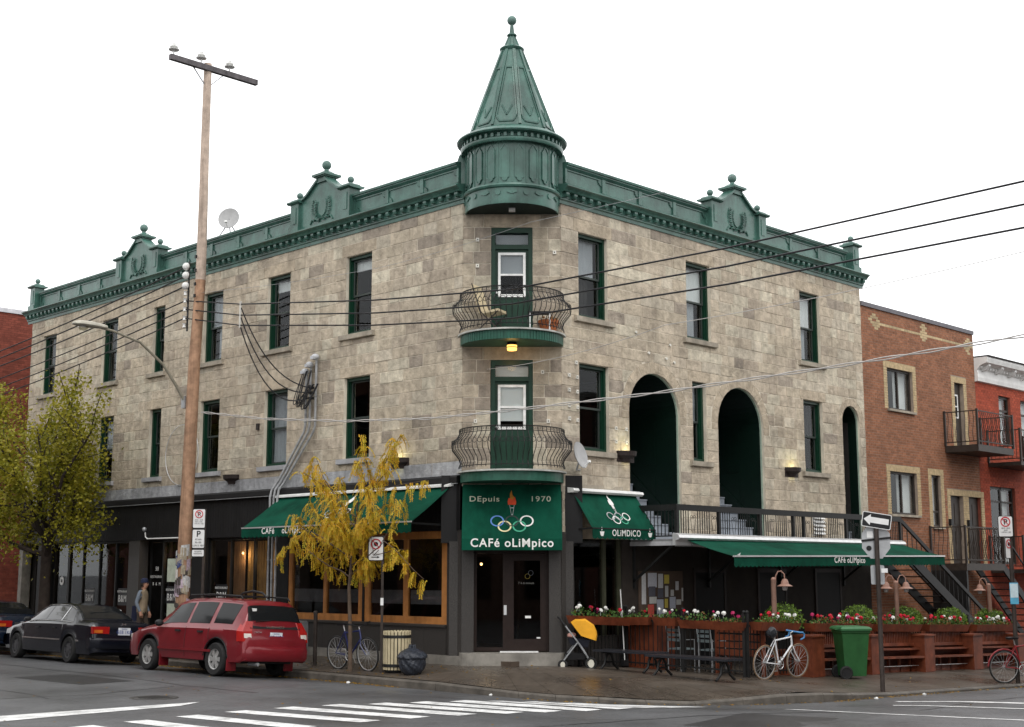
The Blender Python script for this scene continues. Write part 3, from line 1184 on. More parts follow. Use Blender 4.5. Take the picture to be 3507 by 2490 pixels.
def balcony_door(z0, z1, tz0, tz1, wz0, wz1, blind):
    d = inst('balcony_door', None, bld, CC, A_C)
    f = M()
    f.box(-.455, -.36, .03, .2, z0, z1)
    f.box(.36, .455, .03, .2, z0, z1)
    f.box(-.36, .36, .03, .2, z1 - .11, z1)
    f.box(-.36, .36, .04, .2, tz0 - .1, tz0)
    f.obj('door_frame', GREEND, d)
    M().box(-.359, .359, .13, .14, tz0 + .001, tz1).obj('transom_pane', GLASS, d)
    M().box(-.355, .355, .17, .19, tz0 + .001, tz1).obj('transom_blind', blind, d)
    lf = M()
    lf.box(-.359, -.30, .1, .15, z0, tz0 - .102)
    lf.box(.30, .359, .1, .15, z0, tz0 - .102)
    lf.box(-.30, .30, .1, .15, wz1 + .03, tz0 - .102)
    lf.box(-.30, .30, .1, .15, z0, wz0 - .03)
    lf.box(-.22, -.03, .088, .1, z0 + .12, wz0 - .15)
    lf.box(.03, .22, .088, .1, z0 + .12, wz0 - .15)
    lf.obj('door_leaf', GREEND, d)
    wf = M()
    for (a, b_, p, q2) in ((-.30, -.245, wz0 - .03, wz1 + .03), (.245, .30, wz0 - .03, wz1 + .03), (-.245, .245, wz1 - .025, wz1 + .03), (-.245, .245, wz0 - .03, wz0 + .03), (-.245, .245, (wz0 + wz1) / 2 - .02, (wz0 + wz1) / 2 + .02)):
        wf.box(a, b_, .075, .13, p, q2)
    wf.obj('window_frame', mat('bright_white_paint', (.8, .8, .78), .5), d)
    M().box(-.245, .245, .10, .105, wz0 + .03, wz1 - .025).obj('pane', GLASS, d)
    M().box(-.245, .245, .14, .155, (wz0 + wz1) / 2 if blind is BLINDG else wz0 + .16, wz1).obj('blind', blind, d)
    M().ball((-.335, .07, z0 + .95), .03, 10).obj('knob', ALU, d)
    M().box(-.42, .42, -.05, .1, z0 - .03, z0 + .0).obj('threshold', WHITE, d)


balcony_door(7.17, Z3T, 9.19, 9.44, 8.06, 8.99, BLINDG)
balcony_door(4.23, Z2T, 6.27, 6.54, 5.16, 6.07, BLIND)

# ---- arched passages with stairs
tread_cache = {}
for a, b, rg in ARCH:
    r, c = (b - a) / 2, (a + b) / 2
    p = inst('arched_passage', None, bld)
    n = 20
    prof = [(a, DECKZ)] + [(c - r * cos(pi * i / n), ZAP - r + r * sin(pi * i / n)) for i in range(n + 1)] + [(b, DECKZ)]
    k = len(prof)
    m = M()
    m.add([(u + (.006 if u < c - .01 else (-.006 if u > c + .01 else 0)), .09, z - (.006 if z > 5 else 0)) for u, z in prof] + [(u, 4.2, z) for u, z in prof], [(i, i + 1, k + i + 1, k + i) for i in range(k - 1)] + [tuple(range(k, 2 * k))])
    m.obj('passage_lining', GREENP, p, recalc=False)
    m = M()
    pr = prof
    for (q0, q1) in zip(pr, pr[1:]):
        m.bar((q0[0] + (.012 if q0[0] < c else -.012), .07, q0[1]), (q1[0] + (.012 if q1[0] < c else -.012), .07, q1[1]), .024, .04, (0, 1, 0))
    m.obj('arch_trim', mat('pale_green_trim', (.30, .38, .31), .5), p)
    wd = b - a - .1
    if wd not in tread_cache:
        tread_cache[wd] = (M().box(-wd / 2, wd / 2, -.02, .24, -.03, 0).mesh('tread', GREYST), M().box(-wd / 2, wd / 2, 0, .02, -.20, -.031).mesh('riser', GREYST))
    for i in range(14):
        z = DECKZ + .20 * (i + 1)
        inst('tread', tread_cache[wd][0], p, (c, .14 + .215 * i, z))
        inst('riser', tread_cache[wd][1], p, (c, .14 + .215 * i, z))
    for s_ in (-1, 1):
        m = M()
        for i in range(2):
            for j in range(3):
                yy = .75 + j * .85
                x0 = c + s_ * (r - .012)
                m.box(min(x0, x0 + s_ * .01), max(x0, x0 + s_ * .01), yy, yy + .5, 3.3 + i * 1.35 + j * .1, 4.45 + i * 1.2 + j * .1)
        m.bar((c + s_ * (r - .025), .2, DECKZ + .36), (c + s_ * (r - .025), 3.0, DECKZ + .36 + 2.6), .03, .20)
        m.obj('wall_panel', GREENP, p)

# ---- long front at street level: fascia, piers and shop windows
o, ang = FR['L']
fa = M()
fa.extr([(.0, 4.143), (-.14, 4.143), (-.16, 4.10), (-.16, 3.99), (-.12, 3.975), (.0, 3.975)], LEND, -1.5)
fa.obj('fascia_cornice', FASCIA, bld, o, ang)
M().box(LEND, -1.5, -.165, -.121, 3.958, 3.974).obj('fascia_drip_edge', GALV, bld, o, ang)
fm = M()
x = LEND
while x < -1.5:
    fm.box(x + .004, min(x + .116, -1.5), -.05, .2, 2.99, 3.974)
    x += .12
fm.obj('fascia_boarding', FASCIA, bld, o, ang, kind='stuff')
M().box(LEND, -1.5, -.035, .19, 2.99, 3.97).obj('fascia_backing', FASCIA, bld, o, ang)
PIERS = [(-22.53 + .57, -22.13 + .4, CONC), (-20.68, -19.80, FASCIA), (-15.18, -14.60, GRANITE), (-12.5, -11.22, FASCIA), (-8.14, -7.60, FASCIA), (-4.755, -4.685, FASCIA), (-1.92, -1.49, GRANITE)]
for a, b, mt in PIERS:
    M().box(a, b, -.03, .25, -.1, 2.989).obj('pier', mt, bld, o, ang)


def shopwin(a, b, z0, z1, mull=(), mt=BLACK, fw=.055, bot=None, name='shop_window', yy=.06, curtain=None):
    wn = inst(name, None, bld, o, ang)
    f = M()
    bt = bot or fw
    f.box(a, a + fw, yy, yy + .09, z0, z1)
    f.box(b - fw, b, yy, yy + .09, z0, z1)
    f.box(a + fw, b - fw, yy, yy + .09, z1 - fw, z1)
    f.box(a + fw, b - fw, yy, yy + .09, z0, z0 + bt)
    f.obj('frame', mt, wn)
    ed = [a + fw] + [q for c in mull for q in (c - fw * .4, c + fw * .4)] + [b - fw]
    for i in range(0, len(ed), 2):
        M().box(ed[i], ed[i + 1], yy + .045, yy + .051, z0 + bt, z1 - fw).obj('pane', SHOPG, wn)
        if i:
            M().box(ed[i - 1], ed[i], yy, yy + .09, z0 + bt, z1 - fw).obj('mullion', mt, wn)
    for (ca, cb, za, zb, cm) in (curtain or []):
        m = M()
        ns = max(4, int((cb - ca) / .05))
        for k in range(ns):
            x0, x1 = ca + (cb - ca) * k / ns, ca + (cb - ca) * (k + 1) / ns
            y0, y1 = .55 + .025 * (k % 2), .55 + .025 * ((k + 1) % 2)
            m.add([(x0, y0, za), (x1, y1, za), (x1, y1, zb), (x0, y0, zb)], [(0, 1, 2, 3)])
        m.obj('curtain', cm, wn)
    return wn


TAN = mat('tan_curtain', (.58, .35, .13), .85, var=.3, vs=2, streak=.3)
TANM = mat('dim_curtain', (.28, .16, .08), .85, var=.3, vs=2)
# far green door
M().box(-21.73, -20.68, .5, .54, 0, 2.989).obj('green_door', GREEND, bld, o, ang)
M().box(-21.15, -20.9, .485, .499, .9, 2.3).obj('door_glass', BLIND, bld, o, ang)
shopwin(-19.78, -18.85, .3, 2.98, name='shop_door')
shopwin(-18.84, -15.2, .55, 2.98, (-17.97, -16.99, -16.05))
shopwin(-14.58, -13.55, .3, 2.98, name='shop_door', yy=.3)
shopwin(-13.52, -12.52, .5, 2.98, curtain=[(-13.4, -12.6, 1.0, 2.9, TAN)])
shopwin(-11.2, -8.16, .5, 2.98, (-10.21, -9.17), curtain=[(-10.15, -9.3, .9, 2.9, TAN), (-9.1, -8.2, .9, 2.9, TAN), (-11.1, -10.3, 1.2, 2.9, TANM)])
wd1 = shopwin(-7.58, -4.77, .96, 2.98, (-6.15,), ORANGEW, .13, .2, 'wood_framed_window', -.02)
wd2 = shopwin(-4.67, -1.93, .96, 2.98, (-3.28,), ORANGEW, .16, .2, 'wood_framed_window', -.02)
for a, b in ((-7.4, -6.25), (-6.05, -4.9), (-4.5, -3.4), (-3.15, -2.1)):
    M().box(a, b, .035, .04, 1.42, 1.72).obj('frosted_strip', mat('frosted_strip', (.15, .15, .155), .5), wd1 if b < -4.7 else wd2)
sr = M()
sr.box(-18.84, -15.2, -.01, .2, -.1, .549)
sr.box(-13.52, -12.52, -.01, .2, -.1, .499)
sr.box(-11.2, -8.16, -.01, .2, -.1, .499)
sr.obj('stall_riser', FASCIA, bld, o, ang)
for i in range(8):
    a = -7.59 + i * .709
    M().box(a + .003, a + .706, -.05, .2, .38, .955).obj('granite_panel', GRANITE, bld, o, ang)
M().extr([(-.10, .955), (-.10, 1.0), (-.021, 1.01), (-.021, .955)], -7.6, -1.9).obj('granite_sill', GRANITE, bld, o, ang)
M().box(-8.1, -1.3, -.16, .2, -.2, .379).obj('plinth', CONC, bld, o, ang)
# wall top between fascia and shop heads is boarded; inside floor and ceiling
fl = M()
fl.box(.25, 13.7, .3, 21.6, .2, .3)
fl.obj('shop_floor', mat('shop_floor', (.08, .06, .045), .5), bld)



for u, z in ((-17.55, 1.28), (-15.65, 1.28), (-13.05, 1.35), (-10.65, 1.42)):
    m = M().box(u - .26, u + .26, .098, .104, z - .10, z + .38)
    m.obj('window_decal', mat('black_decal', (.008, .008, .01), .4), bld, o, ang)
    text('RESTAURANT', .085, WHITE, bld, (.097, -u, z + .26), (0, -1, 0), (0, 0, 1))
    text('B&M', .27, WHITE, bld, (.097, -u, z), (0, -1, 0), (0, 0, 1), sx=.8)
PAPER = mat('paper', (.55, .56, .50), .8, var=.08)
for u, z, w_, h_ in ((-13.0, 1.85, .62, .62), (-12.95, .72, .62, .55)):
    M().box(u - w_ / 2, u + w_ / 2, .095, .1, z, z + h_).obj('menu_sheet', mat('pale_green_paper', (.5, .55, .45), .8), bld, o, ang)
lg = M()
ring(lg, (0, 0), .13, .05, (.095, 19.3, 1.85), (0, -1, 0), (0, 0, 1))
lg.obj('door_logo', WHITE, bld)
text('58', .16, WHITE, bld, (.3, 14.1, 2.15), (0, -1, 0), (0, 0, 1), .05)
text('RESTAURANT', .1, WHITE, bld, (.3, 14.1, 1.95), (0, -1, 0), (0, 0, 1), .05)
text('B  &  M', .12, WHITE, bld, (.3, 14.1, 1.75), (0, -1, 0), (0, 0, 1), .05)

# lit pendant lamps inside the shop and the cafe
PEND = emit('lit_bulb', (1, .62, .25), 5)
for (x, y, z, e) in ((.42, 8.7, 2.55, 9), (.42, 10.2, 2.6, 9), (.42, 12.9, 2.6, 7), (1.8, 17.0, 2.4, 16), (2.6, 3.6, 2.3, 7), (2.2, 5.9, 2.3, 7)):
    M().ball((x, y, z), .03, 10).obj('pendant_lamp', PEND, bld)
    l = bpy.data.lights.new('pendant_light', 'POINT')
    l.energy = e
    l.color = (1, .72, .42)
    l.shadow_soft_size = .05
    lo = bpy.data.objects.new('pendant_light', l)
    C.objects.link(lo)
    lo.parent = bld
    lo.location = (x, y, z - .06)

# ---- cafe entrance on the chamfer
o2, an2 = FR['C']
for a, b in ((-1.32, -1.062), (-1.058, -.80), (.78, 1.058), (1.062, 1.30)):
    off = .0 if abs(a + b) / 2 < 1.06 else .06
    M().box(a, b, -.03 + off, .3, .19, 2.75).obj('granite_pier', GRANITE, bld, o2, an2)
M().box(-1.5, 1.5, .04, .3, 2.72, 4.143).obj('entrance_fascia', FASCIA, bld, o2, an2)
ed = inst('entrance_door', None, bld, o2, an2)
f = M()
f.box(-.80, -.74, .12, .2, .47, 2.72)
f.box(.72, .78, .12, .2, .47, 2.72)
f.box(-.74, .72, .12, .2, 2.5, 2.72)
f.box(-.19, -.09, .10, .2, .47, 2.5)
f.obj('frame', DARKBR, ed)
lf = M()
lf.box(-.09, .04, .11, .17, .475, 2.495)
lf.box(.60, .718, .11, .17, .475, 2.495)
lf.box(.04, .60, .11, .17, 2.35, 2.495)
lf.box(.04, .60, .11, .17, .475, .72)
lf.obj('door_leaf', DARKBR, ed)
sl = M()
sl.box(-.738, -.192, .12, .17, .475, .55)
sl.obj('side_light_rail', DARKBR, ed)
M().box(.04, .60, .135, .141, .72, 2.35).obj('pane', SHOPG, ed)
M().box(-.74, -.19, .135, .141, .55, 2.5).obj('pane', SHOPG, ed)
M().box(-.17, -.11, .085, .10, 1.22, 1.42).obj('lock_plate', ALU, ed)
M().box(.28, .40, .125, .132, 1.15, 1.20).obj('door_sticker', WHITE, ed)
M().box(.52, .60, .125, .132, .73, .76).obj('door_sticker', WHITE, ed)
lg = M()
ring(lg, (.33, 2.02), .055, .048, (0, .13, 0), (1, 0, 0), (0, 0, 1), n=20)
lg.obj('door_ring_logo', mat('gold_print', (.25, .19, .03), .6), ed)
lg = M()
ring(lg, (.40, 2.09), .055, .048, (0, .129, 0), (1, 0, 0), (0, 0, 1), n=20)
lg.obj('door_ring_logo', mat('grey_print', (.10, .11, .13), .6), ed)
text('7 h à minuit', .06, mat('dim_print', (.25, .25, .23), .7), ed, (.30, .13, 1.86), (1, 0, 0), (0, 0, 1), .006)
# stone step
n = 16
pts = [(1.12 * -cos(pi * i / n) * 1.0, -.50 * sin(pi * i / n) ** .55) for i in range(n + 1)]
m = M()
m.add([(x, y, .10) for x, y in pts] + [(x * .985, y * .98, .45) for x, y in pts] + [(-1.12, .2, .10), (1.12, .2, .10), (-1.10, .2, .45), (1.10, .2, .45)],
      [(i, i + 1, n + 2 + i, n + 1 + i) for i in range(n)] + [tuple(range(n + 1, 2 * n + 2)) + (2 * n + 5, 2 * n + 4)])
m.obj('entrance_step', CONC, bld, o2, an2)
M().box(-.25, .55, -.06, .12, .451, .475).obj('door_sill', WHITE, bld, o2, an2)

# ---- street level of the side front, under the deck
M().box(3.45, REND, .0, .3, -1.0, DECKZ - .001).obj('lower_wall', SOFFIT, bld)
M().box(1.46, 3.45, .0, .3, 2.95, 4.0).obj('lower_fascia', FASCIA, bld)
M().box(1.46, 3.5, -.02, .3, 3.80, 3.98).obj('stone_ledge', SILL, bld)
M().box(1.46, 1.78, -.03, .3, -.1, 2.949).obj('granite_pier', GRANITE, bld)
M().box(1.78, 3.45, -.01, .3, -.1, .75).obj('granite_base', GRANITE, bld)
fw = inst('cafe_window', None, bld)
f = M()
f.box(1.78, 1.83, .05, .15, .75, 2.95)
f.box(2.86, 2.95, .04, .15, .75, 2.95)
f.box(3.36, 3.45, .04, .15, .75, 2.95)
f.box(1.83, 2.86, .05, .15, 2.88, 2.95)
f.obj('frame', mat('olive_frame', (.05, .052, .032), .5), fw)
M().box(1.83, 2.86, .09, .096, .75, 2.88).obj('pane', SHOPG, fw)
M().box(2.95, 3.36, .09, .096, .75, 2.95).obj('pane', SHOPG, fw)
for i in range(9):
    M().box(2.05 + i * .045, 2.08 + i * .045, .5, .53, 1.5 - .05 * (i % 3), 2.15).obj('hanging_cloth', mat('hanging_cloth', (.14, .13, .12), .9), fw)
for a in (6.0, 8.6, 11.2):
    dw = inst('terrace_door', None, bld)
    m = M()
    m.box(a, a + .08, -.03, -.001, -.3, 2.2)
    m.box(a + 1.2, a + 1.28, -.03, -.001, -.3, 2.2)
    m.box(a + .08, a + 1.2, -.03, -.001, 2.1, 2.2)
    m.obj('frame', DARKBR, dw)
    M().box(a + .08, a + 1.2, -.02, -.001, -.2, 2.1).obj('pane', mat('dark_glazing', (.005, .005, .006), .5, spec=.08), dw)

# ---- ceramic cable anchors and odds and ends on the wall
an_me = M().box(-.035, .035, -.035, .0, -.04, .04).mesh('cable_anchor', mat('ceramic', (.62, .60, .54), .4))
hole = M().box(-.010, .010, -.038, -.034, -.014, .014).mesh('anchor_hole', BLACK)
anch = [('C', -.75, 9.28), ('C', -.75, 8.70), ('C', .93, 9.0), ('C', -.78, 5.30), ('C', .78, 5.30), ('C', .66, 6.36)]
for z in (6.62, 6.32, 6.0, 5.66, 5.38):
    anch += [('R', 1.98, z - .02), ('R', 1.72, z)] if z < 6.5 else [('R', 1.95, z)]
for z in (5.28, 4.98):
    anch += [('R', 3.26, z), ('R', 3.62, z)]
for key, u, z in anch:
    oo, aa = FR[key]
    loc = Matrix.Translation(oo) @ Matrix.Rotation(aa, 4, 'Z') @ Vector((u, -.014, z))
    q = inst('cable_anchor', an_me, bld, loc, aa)
    inst('anchor_hole', hole, q)
dk_me = M().lathe([(.001, -.02), (.03, -.02), (.035, .0), (.03, .02), (.001, .02)], 12).mesh('glass_insulator', mat('ceramic', (0, 0, 0)))
for u, z in ((4.0, 7.55), (5.25, 7.4), (4.45, 7.12), (5.1, 7.06), (5.4, 7.0)):
    inst('glass_insulator', dk_me, bld, (u, -.04, z), rot=(R(90), 0, 0))
m = M()
for i in range(5):
    zz = 3.12 + i * .1
    m.extr([(-.02, zz), (-.09, zz - .03), (-.09, zz - .015), (-.02, zz + .06)], 11.2, 11.7)
m.box(11.18, 11.72, -.02, -.014, 3.05, 3.62)
m.obj('vent_louvre', WHITE, bld)

# ---- deck in front of the arches with railing and stair
DX0, DX1, DY = 3.72, 13.45, -1.30
deck = inst('deck', None, bld)
M().box(DX0, DX1, DY, -.03, DECKZ - .12, DECKZ).obj('deck_floor', mat('deck_boards', (.20, .20, .20), .6), deck)
M().box(DX0 - .03, DX1, DY - .03, DY - .001, DECKZ - .16, DECKZ + .01).obj('deck_edge', mat('pale_grey_edge', (.42, .42, .43), .6), deck)
M().box(DX0 - .03, DX0 - .001, DY - .03, -.03, DECKZ - .14, DECKZ - .05).obj('deck_edge', mat('pale_grey_edge', (0, 0, 0)), deck)
rail = inst('deck_railing', None, bld)
m = M()
m.box(DX0, DX1, DY - .03, DY + .05, 3.44, 3.57)
m.box(DX0, DX0 + .08, DY + .05, -.03, 3.44, 3.57)
m.obj('hand_rail', BLACK, rail)
m = M()
m.box(DX0, DX1, DY - .005, DY + .025, DECKZ + .05, DECKZ + .08)
m.box(DX0 + .02, DX0 + .05, DY + .025, -.03, DECKZ + .05, DECKZ + .08)
m.obj('bottom_rail', BLACK, rail)
ps_me = M().box(-.035, .035, -.035, .035, DECKZ, 3.44).mesh('post', BLACK)
for x in (DX0 + .04, 5.3, 6.9, 8.3, 8.75, 10.7, 12.2, DX1 - .03):
    inst('post', ps_me, rail, (x, DY + .01, 0))
pk_me = M().box(-.0075, .0075, -.0075, .0075, DECKZ + .06, 3.45).mesh('baluster', BLACK)
scm = M()
for s_ in (-1, 1):
    sp = [(s_ * (.02 + .075 * (t / 10)), 0, DECKZ + .08 + .40 * (t / 10)) for t in range(11)]
    for t in range(1, 14):
        a = -t * .5
        r = .052 * (1 - t / 18)
        sp.append((s_ * (.043 + r * cos(a) + 0), 0, DECKZ + .48 - r * sin(a)))
    scm.tube(sp, .0065, 4)
scm_me = scm.mesh('scroll', BLACK)
x = DX0 + .12
i = 0
while x < DX1 - .05:
    if i % 9 in (5, 6, 7):
        if i % 9 == 6:
            inst('scroll', scm_me, rail, (x, DY + .01, 0))
    else:
        inst('baluster', pk_me, rail, (x, DY + .01, 0))
    x += .085
    i += 1
y = DY + .12
while y < -.1:
    inst('baluster', pk_me, rail, (DX0 + .035, y, 0))
    y += .1
for x in (DX0 + .1, 6.6, 9.6, 12.6):
    m = M()
    m.bar((x, DY + .15, DECKZ - .12), (x, -.02, 1.9), .05)
    m.bar((x, -.04, 1.75), (x, -.04, DECKZ - .13), .05)
    m.obj('deck_bracket', BLACK, deck)
stair = inst('deck_stair', None, bld)
sx0, sx1, sz0, sz1 = DX1, 18.9, DECKZ, -.1
SL = (sz1 - sz0) / (sx1 - sx0)
m = M()
for yy in (DY + .02, DY + .95):
    m.bar((sx0, yy, sz0 - .05), (sx1, yy, sz1 - .05), .06, .26)
m.obj('stringer', BLACK, stair)
m = M()
for yy in (DY + .02, DY + .95):
    m.bar((sx0, yy, 3.50), (sx1, yy, sz1 + .68), .06, .10)
m.obj('stair_rail', BLACK, stair)
tr_me = M().box(-.01, .30, DY + .05, DY + .92, -.03, 0).mesh('tread', BROWNIR)
nst = 16
for i in range(nst):
    t = (i + .5) / nst
    inst('tread', tr_me, stair, (sx0 + (sx1 - sx0) * t, 0, sz0 + (sz1 - sz0) * t))
for i in range(22):
    t = (i + .5) / 22
    for yy in (DY + .02,):
        zz = sz0 + (sz1 - sz0) * t
        m = M().box(-.008, .008, -.008, .008, zz, zz + .66)
        m.obj('stair_baluster', BLACK, stair, (sx0 + (sx1 - sx0) * t, yy, 0))

# ================================================================== awnings
PRINTW = mat('white_print', (.75, .75, .72), .7, var=.05)
PRINTD = mat('faded_print', (.42, .44, .34), .7, var=.1)
PBLUE = mat('blue_print', (.10, .22, .52), .7)
PBLACK = mat('black_print', (.03, .05, .045), .7)
PYEL = mat('pale_yellow_print', (.68, .62, .36), .7)
PGRN = mat('light_green_print', (.06, .36, .22), .7)
PRED = mat('red_print', (.55, .06, .02), .7)
PORG = mat('orange_print', (.40, .16, .02), .7)
PSILV = mat('silver_print', (.35, .38, .38), .7)


def fabric(a, b, c, d, n=10, sag=.03, waves=0):
    """sloping sheet from top edge a-b to front edge d-c"""
    m = M()
    a, b, c, d = map(Vector, (a, b, c, d))
    nn = (b - a).cross(d - a).normalized()
    if nn.z < 0:
        nn = -nn
    k = 6
    vs = []
    for i in range(n + 1):
        for j in range(k + 1):
            s, t = i / n, j / k
            p = a.lerp(b, s).lerp(d.lerp(c, s), t)
            p = p - nn * sag * 4 * t * (1 - t) * (.7 + .3 * sin(s * waves * 2 * pi))
            vs.append(p)
    q = len(vs)
    vs2 = [v - nn * .004 for v in vs]
    fs = [(i * (k + 1) + j, (i + 1) * (k + 1) + j, (i + 1) * (k + 1) + j + 1, i * (k + 1) + j + 1) for i in range(n) for j in range(k)]
    m.add(vs + vs2, fs + [tuple(q + v for v in f[::-1]) for f in fs])
    return m


def valance(d, c, drop, scallop=0, lean=(0, 0, 0)):
    d, c = Vector(d), Vector(c)
    m = M()
    L_ = (c - d).length
    n = max(2, int(L_ / (scallop / 6))) if scallop else 2
    ln = Vector(lean)
    top, bot = [], []
    for i in range(n + 1):
        p = d.lerp(c, i / n)
        h = drop
        if scallop:
            h = drop + .035 * abs(sin(pi * (i / n) * L_ / scallop))
        top.append(p)
        bot.append(p + Vector((0, 0, -h)) + ln)
    side = (c - d).cross(Vector((0, 0, 1))).normalized() * .004
    vs = top + bot + [v + side for v in top] + [v + side for v in bot]
    k = n + 1
    fs = []
    for i in range(n):
        fs += [(i, i + 1, k + i + 1, k + i), (2 * k + i, 3 * k + i, 3 * k + i + 1, 2 * k + i + 1), (k + i, k + i + 1, 3 * k + i + 1, 3 * k + i)]
    m.add(vs, fs)
    return m


def rings_torch(parent, o, right, up, s, mono=False):
    """five interlaced rings under a torch; o = centre of the ring group, s = ring radius"""
    cols = [PBLUE, PBLACK, PRINTW, PYEL, PGRN] if not mono else [PSILV, PSILV, PRINTW, PRINTW, PGRN]
    pos = [(-2.12, .42), (0, .42), (2.12, .42), (-1.06, -.42), (1.06, -.42)]
    for (x, y), cm in zip(pos, cols):
        m = M()
        ring(m, (x * s, y * s), s, s * .78, o, right, up, .012, 32, .88)
        m.obj('ring_emblem', cm, parent, recalc=False)
    m = M()
    flat(m, [(-.10 * s, 1.35 * s), (.14 * s, 1.35 * s), (.36 * s, 2.95 * s), (.30 * s, 2.95 * s), (.08 * s, 1.45 * s), (-.06 * s, 1.45 * s), (-.30 * s, 2.95 * s), (-.36 * s, 2.95 * s)], o, right, up, .010)
    flat(m, [(-.24 * s, 2.45 * s), (.24 * s, 2.45 * s), (.26 * s, 2.55 * s), (-.26 * s, 2.55 * s)], o, right, up, .010)
    if mono:
        flat(m, [(-.3 * s, 2.2 * s), (.3 * s, 2.2 * s), (.36 * s, 2.95 * s), (-.36 * s, 2.95 * s)], o, right, up, .010)
    m.obj('torch_emblem', PSILV if not mono else PRINTW, parent)
    m = M()
    flat(m, [(-.55 * s, 3.0 * s), (.55 * s, 3.0 * s), (.62 * s, 3.5 * s), (.42 * s, 4.3 * s), (.22 * s, 4.0 * s), (0, 4.5 * s), (-.2 * s, 4.0 * s), (-.5 * s, 4.1 * s), (-.62 * s, 3.5 * s)], o, right, up, .010)
    m.obj('flame_emblem', PRED if not mono else PRINTW, parent)
    m = M()
    flat(m, [(-.30 * s, 4.0 * s), (.16 * s, 3.8 * s), (.36 * s, 4.2 * s), (.05 * s, 4.6 * s), (-.05 * s, 5.35 * s), (-.28 * s, 4.75 * s)], o, right, up, .014)
    m.obj('flame_emblem', PORG if not mono else PRINTW, parent)


# over the entrance (built in the chamfer frame)
aw = thing('entrance_awning', 'tall green entrance awning with rings and torch under the lower balcony, reading DEPUIS 1970', 'awning', CC, A_C)
ta, tb = (-1.04, -.12, 3.94), (1.04, -.12, 3.94)
fa_, fb_ = (-1.04, -.62, 2.79), (1.04, -.62, 2.79)
fabric(ta, tb, fb_, fa_, 8, .0).obj('canopy', FABRIC, aw, smooth=True)
m = M()
for x in (-1.04, 1.04):
    m.add([(x, -.12, 3.94), (x, -.62, 2.79), (x, -.62, 2.56), (x, -.05, 2.56), (x, -.05, 3.94)], [(0, 1, 2, 3, 4)])
m.obj('side_panel', FABRIC, aw)
valance(fa_, fb_, .235).obj('valance', FABRIC, aw)
up = Vector((0, .5, 1.15)).normalized()
text('CAFé oLiMpico', .245, PRINTW, aw, (0, -.626, 2.625), (1, 0, 0), (0, 0, 1), .006, bold=.006, sx=.98)


def onsl(x, t):
    return Vector((x, -.62 + .5 * t, 2.79 + 1.15 * t))


text('DEpuis', .175, PRINTD, aw, onsl(-.58, .68), (1, 0, 0), up, .008, bold=.002, sx=1.15)
text('1970', .175, PRINTD, aw, onsl(.60, .68), (1, 0, 0), up, .008, bold=.002, sx=1.15)
rings_torch(aw, onsl(0, .27), (1, 0, 0), up, .145)

# long front awning
aw = thing('street_awning', 'wide green sloping awning over the wood framed cafe windows', 'awning')
a, b, c, d = (-.12, 7.86, 3.92), (-.12, 1.72, 3.92), (-1.22, 1.72, 3.14), (-1.22, 7.86, 3.14)
fabric(a, b, c, d, 16, .03, 2).obj('canopy', FABRIC, aw, smooth=True)
valance(d, c, .20, .16).obj('valance', FABRIC, aw)
m = M()
m.add([(-.02, 1.66, 3.93), (-.02, 7.92, 3.93), (-.02, 7.92, 4.03), (-.02, 1.66, 4.03), (-.24, 1.66, 3.90), (-.24, 7.92, 3.90), (-.24, 7.92, 3.94), (-.24, 1.66, 3.94)],
      [(0, 1, 2, 3), (4, 7, 6, 5), (3, 2, 6, 7), (0, 4, 5, 1), (0, 3, 7, 4), (1, 5, 6, 2)])
m.obj('cassette', WHITE, aw)
M().bar(d, c, .03).obj('front_bar', ALU, aw)
for y in (1.9, 4.8, 7.7):
    M().bar((-.06, y, 3.1), (-1.2, y, 3.12), .04).obj('arm', BLACK, aw)
text('CAFé    oLiMpico', .20, PRINTW, aw, (-1.226, 6.2, 2.99), (0, -1, 0), (0, 0, 1), .006, bold=.004)
nup = Vector((1.10, 0, .78)).normalized()
rings_torch(aw, (-.86, 4.7, 3.40), (0, -1, 0), nup, .14, True)

# small awning on the side front
aw = thing('side_awning', 'small steep green awning with torch and cup emblems beside the terrace', 'awning')
a, b, c, d = (1.72, -.10, 3.80), (3.82, -.10, 3.80), (3.82, -.66, 3.02), (1.72, -.66, 3.02)
fabric(a, b, c, d, 8, .0).obj('canopy', FABRIC, aw, smooth=True)
valance(d, c, .19, .16).obj('valance', FABRIC, aw)
m = M().extr([(-.01, 3.84), (-.01, 3.90), (-.22, 3.87), (-.24, 3.82), (-.2, 3.78), (-.01, 3.78)], 1.62, 3.95)
m.obj('cassette', WHITE, aw)
M().bar(d, c, .025).obj('front_bar', BLACK, aw)
for x in (1.8, 3.7):
    M().bar((x, -.04, 3.0), (x, -.62, 3.03), .035).obj('arm', BLACK, aw)
upn = Vector((0, .56, .78)).normalized()
text('OLiMDiCO', .19, PRINTW, aw, (2.82, -.666, 2.87), (1, 0, 0), (0, 0, 1), .006, bold=.003, sx=.95)
rings_torch(aw, (2.78, -.50, 3.25), (1, 0, 0), upn, .12, True)
for x in (2.02, 3.62):
    m = M()
    flat(m, [(-.05, -.05), (-.03, -.075), (.03, -.075), (.05, -.05), (.07, .02), (-.07, .02)], (x, -.662, 2.935), (1, 0, 0), (0, 0, 1), .006)
    flat(m, [(-.02, .04), (.0, .04), (.01, .09), (-.01, .12)], (x, -.662, 2.935), (1, 0, 0), (0, 0, 1), .006)
    m.obj('cup_emblem', PRINTW, aw)

